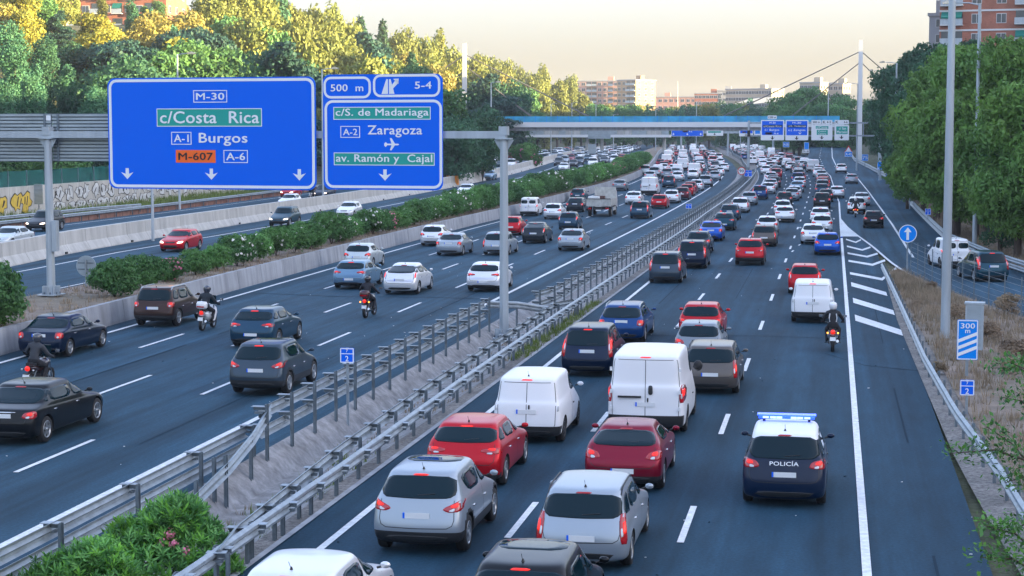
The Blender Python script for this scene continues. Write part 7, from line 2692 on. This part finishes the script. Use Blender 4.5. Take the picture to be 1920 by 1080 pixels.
for (px, py, s_, lab) in ((1790, 600, 1.0, 'dry brown scrub right of the thick light pole'), (1850, 640, 1.1, 'dry brown scrub right of the grey cabinet'), (1890, 590, 1.3, 'tall dry scrub at the right edge above the cabinet'),
                          (1745, 545, .7, 'low dry scrub behind the guardrail end'), (1893, 700, .8, 'dry scrub right of the 300 m sign'), (1760, 700, .6, 'small dry weed clump left of the 300 m sign'),
                          (1905, 680, 1.2, 'dry scrub at the right edge beside the kilometre marker'), (1720, 575, .5, 'small dry clump just behind the near guardrail')):
    x, y = G(px, py, .05)
    q = thing('dry_bush', lab, 'bush', (x, y, 0.0), px, 'dry scrub on the island')
    q.scale = (s_ * .62, s_ * .62, s_ * .5)
    link(scm, 'foliage', q); link(sct, 'stem', q)
# branches reaching in at the lower right
r = thing('roadside_tree', 'leafy branches reaching in from a young tree at the lower right', 'tree', (4.6, 24.0, 0))
b = MB(); b.tube([(0, 0, -.1), (.05, 0, 1.5), (.0, .1, 3.0), (-.05, .2, 4.2)], [.10, .08, .06, .03], BARK, 7); b.build('trunk', r)
def branch(tip, base, seed, n, leaf=.08):
    rr = random.Random(seed)
    p0, p1 = Vector(base), Vector(tip)
    b = MB()
    b.tube([p0, (p0 + p1) / 2 + Vector((0, 0, .12)), p1], [.02, .012, .005], BARK, 5)
    mt = [LF_NEAR, LF_NEAR, LF_OLE, LFN2]
    for i in range(n):
        t = rr.random() ** .8
        c = p0.lerp(p1, t) + Vector((0, 0, .48 * t * (1 - t))) + Vector((rr.gauss(0, .10), rr.gauss(0, .10), rr.gauss(0, .085)))
        d = (p1 - p0).normalized() * .4 + Vector((rr.gauss(0, .6), rr.gauss(0, .6), rr.gauss(.15, .5)))
        d.normalize()
        l = leaf * rr.uniform(.6, 1.3)
        s_ = d.cross(Vector((rr.gauss(0, .3), rr.gauss(0, .3), 1))).normalized() * l * .26
        b.add([c, c + d * l * .5 - s_, c + d * l, c + d * l * .5 + s_], [(0, 1, 2, 3)], mt[rr.randrange(4)])
    o = b.build('branch', r)
for (px, py, bx2, by2, y, n, sd_) in ((1782, 850, 1945, 870, 24, 380, 1), (1850, 800, 1950, 900, 24.6, 200, 2), (1860, 690, 1960, 720, 26, 240, 3), (1885, 905, 1955, 915, 24, 200, 4), (1845, 985, 1960, 1050, 23.5, 420, 5), (1880, 745, 1950, 790, 25, 160, 7),
                                     (1838, 1045, 1960, 1085, 23, 360, 6), (1880, 1000, 1960, 1000, 24, 260, 9), (1895, 680, 1960, 740, 25.5, 160, 8)):
    tx, tz = at_y(px, py, y)
    ux, uz = at_y(bx2, by2, y + .6)
    branch((tx - 4.6, y - 24, tz), (ux - 4.6, y + .6 - 24, uz), sd_, n)

# ------------------------------------------------------------------ buildings and walls
BRICK = M('red_brick', (.36, .135, .085), .85, noise=[((.6, .6, .6), 3, .85, 1.15), ((3, 3, 9), 3, .85, 1.1)])
BRICKP = M('pink_brick', (.48, .27, .22), .85, noise=[((.1, .1, .2), 3, .85, 1.12)])
OCHB = M('ochre_brick', (.40, .26, .16), .85, noise=[((.1, .1, .2), 3, .85, 1.12)])
CREAM = M('cream_render', (.44, .37, .28), .85, noise=[((.1, .1, .2), 3, .88, 1.08)])
GREYR = M('grey_render', (.34, .35, .37), .85)
WINP = M('window_pane', (.05, .07, .09), .08, spec=.8)
SHUT = M('white_shutter', (.62, .63, .64), .6)
AWN = M('green_awning', (.0, .16, .13), .7)

def building(name, label, x, y, z0, w, d, h, rz, wall, floors, cols, balc=(), awn=(), band=None, fh=None, side_cols=3, roof=GREYR, win=(1.3, 1.35), off=0.0):
    r = thing(name, label, 'building', (x, y, z0), rz)
    b = MB(); b.box((0, 0, h / 2), (w, d, h), wall); b.build('wall', r)
    b = MB(); b.box((0, 0, h + .25), (w + .5, d + .5, .5), roof); b.box((w * .2, 0, h + 1.5), (3, 3, 2.2), wall); b.build('roof', r)
    fh = fh or h / floors
    mw = MB().box((0, 0, 0), (win[0], .12, win[1]), SHUT).mesh('window')
    mp = MB().box((-win[0] * .24, -.07, 0), (win[0] * .42, .03, win[1] * .88), WINP).box((win[0] * .24, -.07, 0), (win[0] * .42, .03, win[1] * .88), WINP).mesh('pane')
    mbal = MB().box((0, -.55, -.95), (cols and w / cols * .92 or 3, 1.1, .16), SHUT).box((0, -1.08, -.45), (w / cols * .92, .05, .9), POLEM).mesh('balcony')
    mdk = MB().box((0, -.02, .1), (w / cols * .86, .06, 2.1), WINP).mesh('glass_door')
    maw = MB()
    maw.add([(-w / cols * .42, -.05, 1.15), (w / cols * .42, -.05, 1.15), (w / cols * .42, -1.25, .25), (-w / cols * .42, -1.25, .25)], [(0, 1, 2, 3)], AWN)
    maw.add([(-w / cols * .42, -1.25, .25), (w / cols * .42, -1.25, .25), (w / cols * .42, -1.25, 0.02), (-w / cols * .42, -1.25, .02)], [(0, 1, 2, 3)], AWN)
    maw = maw.mesh('awning')
    for f in range(floors):
        z = (f + .5) * fh + .1
        for c in range(cols):
            xx = -w / 2 + w * (c + .5) / cols
            if c in balc:
                link(mdk, 'glass_door', r, (xx, -d / 2, z))
                link(mbal, 'balcony', r, (xx, -d / 2, z))
                if (awn == 'all' and (f + c) % 2 == 0) or (awn != 'all' and (f, c) in awn):
                    link(maw, 'awning', r, (xx, -d / 2, z))
            else:
                o = link(mw, 'window', r, (xx, -d / 2, z))
                link(mp, 'pane', o)
        for s_ in (-1, 1):
            for c in range(side_cols):
                o = link(mw, 'window', r, (s_ * w / 2, -d / 2 + d * (c + .5) / side_cols, z), R(90) * s_)
                link(mp, 'pane', o)
    if band:
        for f in range(1, floors + 1):
            b = MB(); b.box((0, -d / 2 - .04, f * fh - .15), (w + .1, .14, .28), band); b.build('floor_band', r)
    return r
# brick block on the hill, top left
x0, zt = at_y(92, 0, 330); x1, zb = at_y(342, 0, 350)
building('apartment_building', 'red brick apartment block with white balconies on the hill, top left', (x0 + x1) / 2, 346, 19, (x1 - x0), 14, 36, R(4), BRICK, 12, 9, (0, 2, 4, 7), awn=((4, 4), (3, 7)), win=(1.5, 1.4))
x0, _ = at_y(60, 0, 360); x1, _ = at_y(90, 0, 360)
building('apartment_building', 'pale apartment block with a green awning left of the brick one', (x0 + x1) / 2, 366, 20, (x1 - x0), 12, 34, R(4), CREAM, 11, 2, (0,), awn='all')
# right building
x0, zb = at_y(1772, 62, 285)
building('apartment_building', 'brick building with green awnings and white bands, top right', x0 + 13.2, 292, 12.0, 26, 14, 21, R(-9), BRICK, 7, 7, (0, 3, 5, 6), awn='all', band=SHUT, win=(1.5, 1.5))
x0, zb = at_y(1748, 30, 296)
building('stair_tower', 'grey stair tower at the left corner of the right brick building', x0 + 1.7, 299, 12, 3.4, 6, zb - 12, R(-9), GREYR, 6, 1, (), side_cols=1)
# distant buildings
def far_b(px0, px1, top, bot, y, wall, label, floors, cols, rz=0, d=14, **k):
    x0, zt = at_y(px0, top, y); x1, zb = at_y(px1, bot, y)
    w = (x1 - x0)
    return building('apartment_building', label, (x0 + x1) / 2, y + d / 2, zb - 12, w, d, zt - zb + 12, rz, wall, floors, cols, fh=(zt - zb + 12) / floors, win=(1.8, 1.6), **k)
far_b(1079, 1170, 153, 192, 900, BRICKP, 'long pink brick block with grey balconies on the skyline', 8, 9, 0, 14, balc=(2, 3, 6))
far_b(1168, 1212, 151, 192, 880, OCHB, 'sunlit end tower of the pink brick block', 8, 4, R(-32), 16, balc=(2, 3))
far_b(1120, 1306, 183, 205, 960, BRICKP, 'low long pink building behind the trees', 5, 18, 0, 12)
far_b(1302, 1352, 176, 205, 930, BRICK, 'plain red brick block left of the cream building', 6, 7, 0, 12)
far_b(1346, 1372, 171, 205, 930, GREYR, 'narrow grey block beside the cream building', 7, 3, 0, 12)
far_b(1366, 1462, 168, 207, 900, CREAM, 'long sunlit cream building on the skyline', 7, 14, R(-24), 14)
far_b(1506, 1546, 156, 200, 780, CREAM, 'small sunlit building above the green clump', 6, 5, R(-20), 10)
far_b(1560, 1588, 158, 200, 800, CREAM, 'pale roof terrace building near the right pylon', 6, 3, R(-20), 10)
# graffiti wall with glass screens
GR_Y0, GR_Y1 = 120, 225
gw_ = thing('graffiti_wall', 'concrete wall covered in white and yellow graffiti below green glass screens', 'wall')
gxf = lambda y: l3l(y) - 11.2
GY_ = M('graffiti_yellow', (.62, .44, .06), .7, noise=[((1.2, 1.2, 1.2), 3, .8, 1.1)])
GW_ = M('graffiti_white', (.55, .58, .60), .7, noise=[((1.5, 1.5, 1.5), 4, .7, 1.1)])
GG_ = M('graffiti_green', (.02, .30, .24), .7)
GLS = M('green_glass_screen', (.02, .12, .11), .12, spec=.6, noise=[((1, 1, 1), 3, .6, 1.6)], alpha=.82)
zg = lambda y: hill_h(gxf(y), y) + .1
rq = random.Random(4)
y = GR_Y0
while y < GR_Y1:
    b = MB(); z = zg(y)
    b.box((gxf(y + 2), y + 2, z + 1.3), (.3, 3.95, 2.9), CONC2, rz=math.atan2(-(gxf(y + 4) - gxf(y)), 4)); b.build('panel', gw_)
    b = MB(); b.box((gxf(y + 2) + .02, y + 2, z + 3.5), (.05, 1.9 * 2, 1.5), GLS, rz=math.atan2(-(gxf(y + 4) - gxf(y)), 4)); b.build('glass_screen', gw_)
    b = MB(); b.box((gxf(y) + .05, y, z + 3.5), (.08, .08, 1.6), GALV2); b.build('post', gw_)
    y += 4
# spray painted letter shapes: invented strokes, flat on the wall
def graf(y0, n, mat, edge, zb_, hgt, seed, wdt=2.2, dx=.17):
    rr = random.Random(seed)
    me = MB()
    for i in range(n):
        wdt_ = wdt
        yc = y0 + i * wdt + wdt * (.5 + .12 * math.sin(i * 2.3 + seed))
        z = zg(yc) + zb_
        x = gxf(yc) + dx
        for (kk, mt, off) in ((1.14, edge, 0), (1.0, mat, .012)):
            m_ = 14
            pts = []
            for k in range(m_):
                a = 2 * math.pi * k / m_
                rr2 = random.Random(seed * 100 + i * 17 + k)
                rad = rr2.uniform(.5, 1.15)
                pts.append((yc + math.cos(a) * wdt * .5 * rad * kk, z + hgt / 2 + math.sin(a) * hgt / 2 * rad * kk))
            vs = [(x + off, yc, z + hgt / 2)] + [(x + off, p[0], p[1]) for p in pts]
            me.add(vs, [(0, k + 1, (k + 1) % m_ + 1) for k in range(m_)], mt)
        q = random.Random(seed * 31 + i)
        for s_ in range(2):
            yy_ = yc + q.uniform(-.3, .3) * wdt
            me.bar((x + .03, yy_, z + hgt * q.uniform(.2, .4)), (x + .03, yy_ + q.uniform(-.5, .5), z + hgt * q.uniform(.6, .8)), .05, edge, 4)
    o = me.build('graffiti', gw_)
graf(152, 5, GY_, BLACK, .2, 2.0, 1, 2.6)
graf(168, 14, GW_, BLACK, 1.0, 1.5, 2, 2.2)
graf(168, 12, GW_, PLASTIC, .1, .9, 3, 2.4)
graf(120, 12, GW_, BLACK, .6, 1.8, 4, 2.4)
graf(148, 2, GG_, BLACK, .2, 2.0, 5, 2.2)
graf(198, 11, GW_, BLACK, .4, 1.9, 6, 2.3)
# brick red kerb wall under the outer barrier
wall_run('brick_footing', 'low brick red footing behind the outermost guardrail', lambda y: l3l(y) - 1.25, 90, 300, [(0, -.1), (0, .5), (-.2, .5), (-.2, -.1)], M('brick_footing', (.24, .13, .105), .9, noise=[((1, 1, 1), 4, .7, 1.2)]), seg=2.0, gap=.05)
# bins by the gore of the outer road
x, y = G(849, 349)
r = thing('orange_bin', 'orange crash cushion box at the road fork left of the gantry post', 'crash cushion', (x, y, zr(y)))
b = MB(); b.box((0, 0, .7), (1.5, 1.2, 1.4), M('orange_plastic', (.8, .26, .01), .5)); b.build('body', r)
b = MB(); b.box((0, 0, 1.43), (1.6, 1.3, .08), M('orange_plastic', (.8, .26, .01), .5)); b.build('lid', r)
x, y = G(862, 344)
r = thing('green_bin', 'green crash cushion box behind the orange one', 'crash cushion', (x, y, zr(y)))
b = MB(); b.box((0, 0, .8), (1.5, 1.2, 1.6), AWN); b.build('body', r)
b = MB(); b.box((0, 0, 1.63), (1.6, 1.3, .07), AWN); b.build('lid', r)
# pink flowering shrub far left
x, zt = at_y(988, 258, 330)
cr, st, fl = OL[2]
r = bush(2, x, 330, hill_h(x, 330), 2.2, 'tall pink flowering shrub below the grey sign gantry', None)

# wire fence of the right bank: posts and faint mesh
WIRE = M('wire_mesh', (.30, .33, .34), .6, .4)
def fence(name, label, pts, h, mat=GALV2):
    r = thing(name, label, 'fence')
    P = resample(pts, 2.6)
    me = MB().box((0, 0, h / 2), (.05, .05, h), mat).mesh('post')
    for p in P:
        link(me, 'post', r, (p[0], p[1], p[2] if len(p) > 2 else max(0, hill_h(p[0], p[1]))))
    for q in range(7):
        b = MB()
        for a, c in zip(P, P[1:]):
            za, zc = (a[2], c[2]) if len(a) > 2 else (hill_h(a[0], a[1]), hill_h(c[0], c[1]))
            z_ = h * (.1 + .14 * q)
            b.bar((a[0], a[1], za + z_), (c[0], c[1], zc + z_), .007, WIRE, 3)
        b.build('wire', r)
    return r
fence('wire_fence', 'thin wire fence beside the slip road island', [(4.5, 105), (5.3, 97), (6.6, 87), (8.2, 78), (9.4, 70), (11.5, 58)], 1.9)
fence('wire_fence', 'tall wire fence on the bank behind the thin lamp post', [(right_edge(y) + 5.0, y) for y in range(90, 250, 10)], 2.2)
x, y = G(862, 330)
fence('wire_fence', 'grey fence at the foot of the left slope below the bridge', [(l3l(y) - 4.0, y) for y in range(232, 460, 12)], 2.6)
# masts on the skyline
for (px, top, y, lab) in ((676, 10, 420, 'thin white mast above the pointed conifer'), (1271, 152, 900, 'thin mast above the low pink building')):
    x, zt = at_y(px, top, y)
    r = thing('mast', lab, 'mast', (x, y, hill_h(x, y)))
    b = MB(); b.lathe([(.25 if px != 858 else .8, 0), (.08 if px != 858 else .7, zt - hill_h(x, y))], SHUT, 8); b.build('pole', r)

# ------------------------------------------------------------------ haze
hz = bpy.data.materials.new('haze_air')
hz.use_nodes = True
t = hz.node_tree
t.nodes.remove(t.nodes['Principled BSDF'])
pv = t.nodes.new('ShaderNodeVolumePrincipled')
pv.inputs['Color'].default_value = (.92, .94, .97, 1)
pv.inputs['Density'].default_value = HAZE
pv.inputs['Anisotropy'].default_value = 0.2
t.links.new(pv.outputs[0], t.nodes['Material Output'].inputs['Volume'])
b = MB()
b.box((-50, 1240, 30), (1740, 2780, 86), hz)
struct(b.build('haze'), 'stuff')
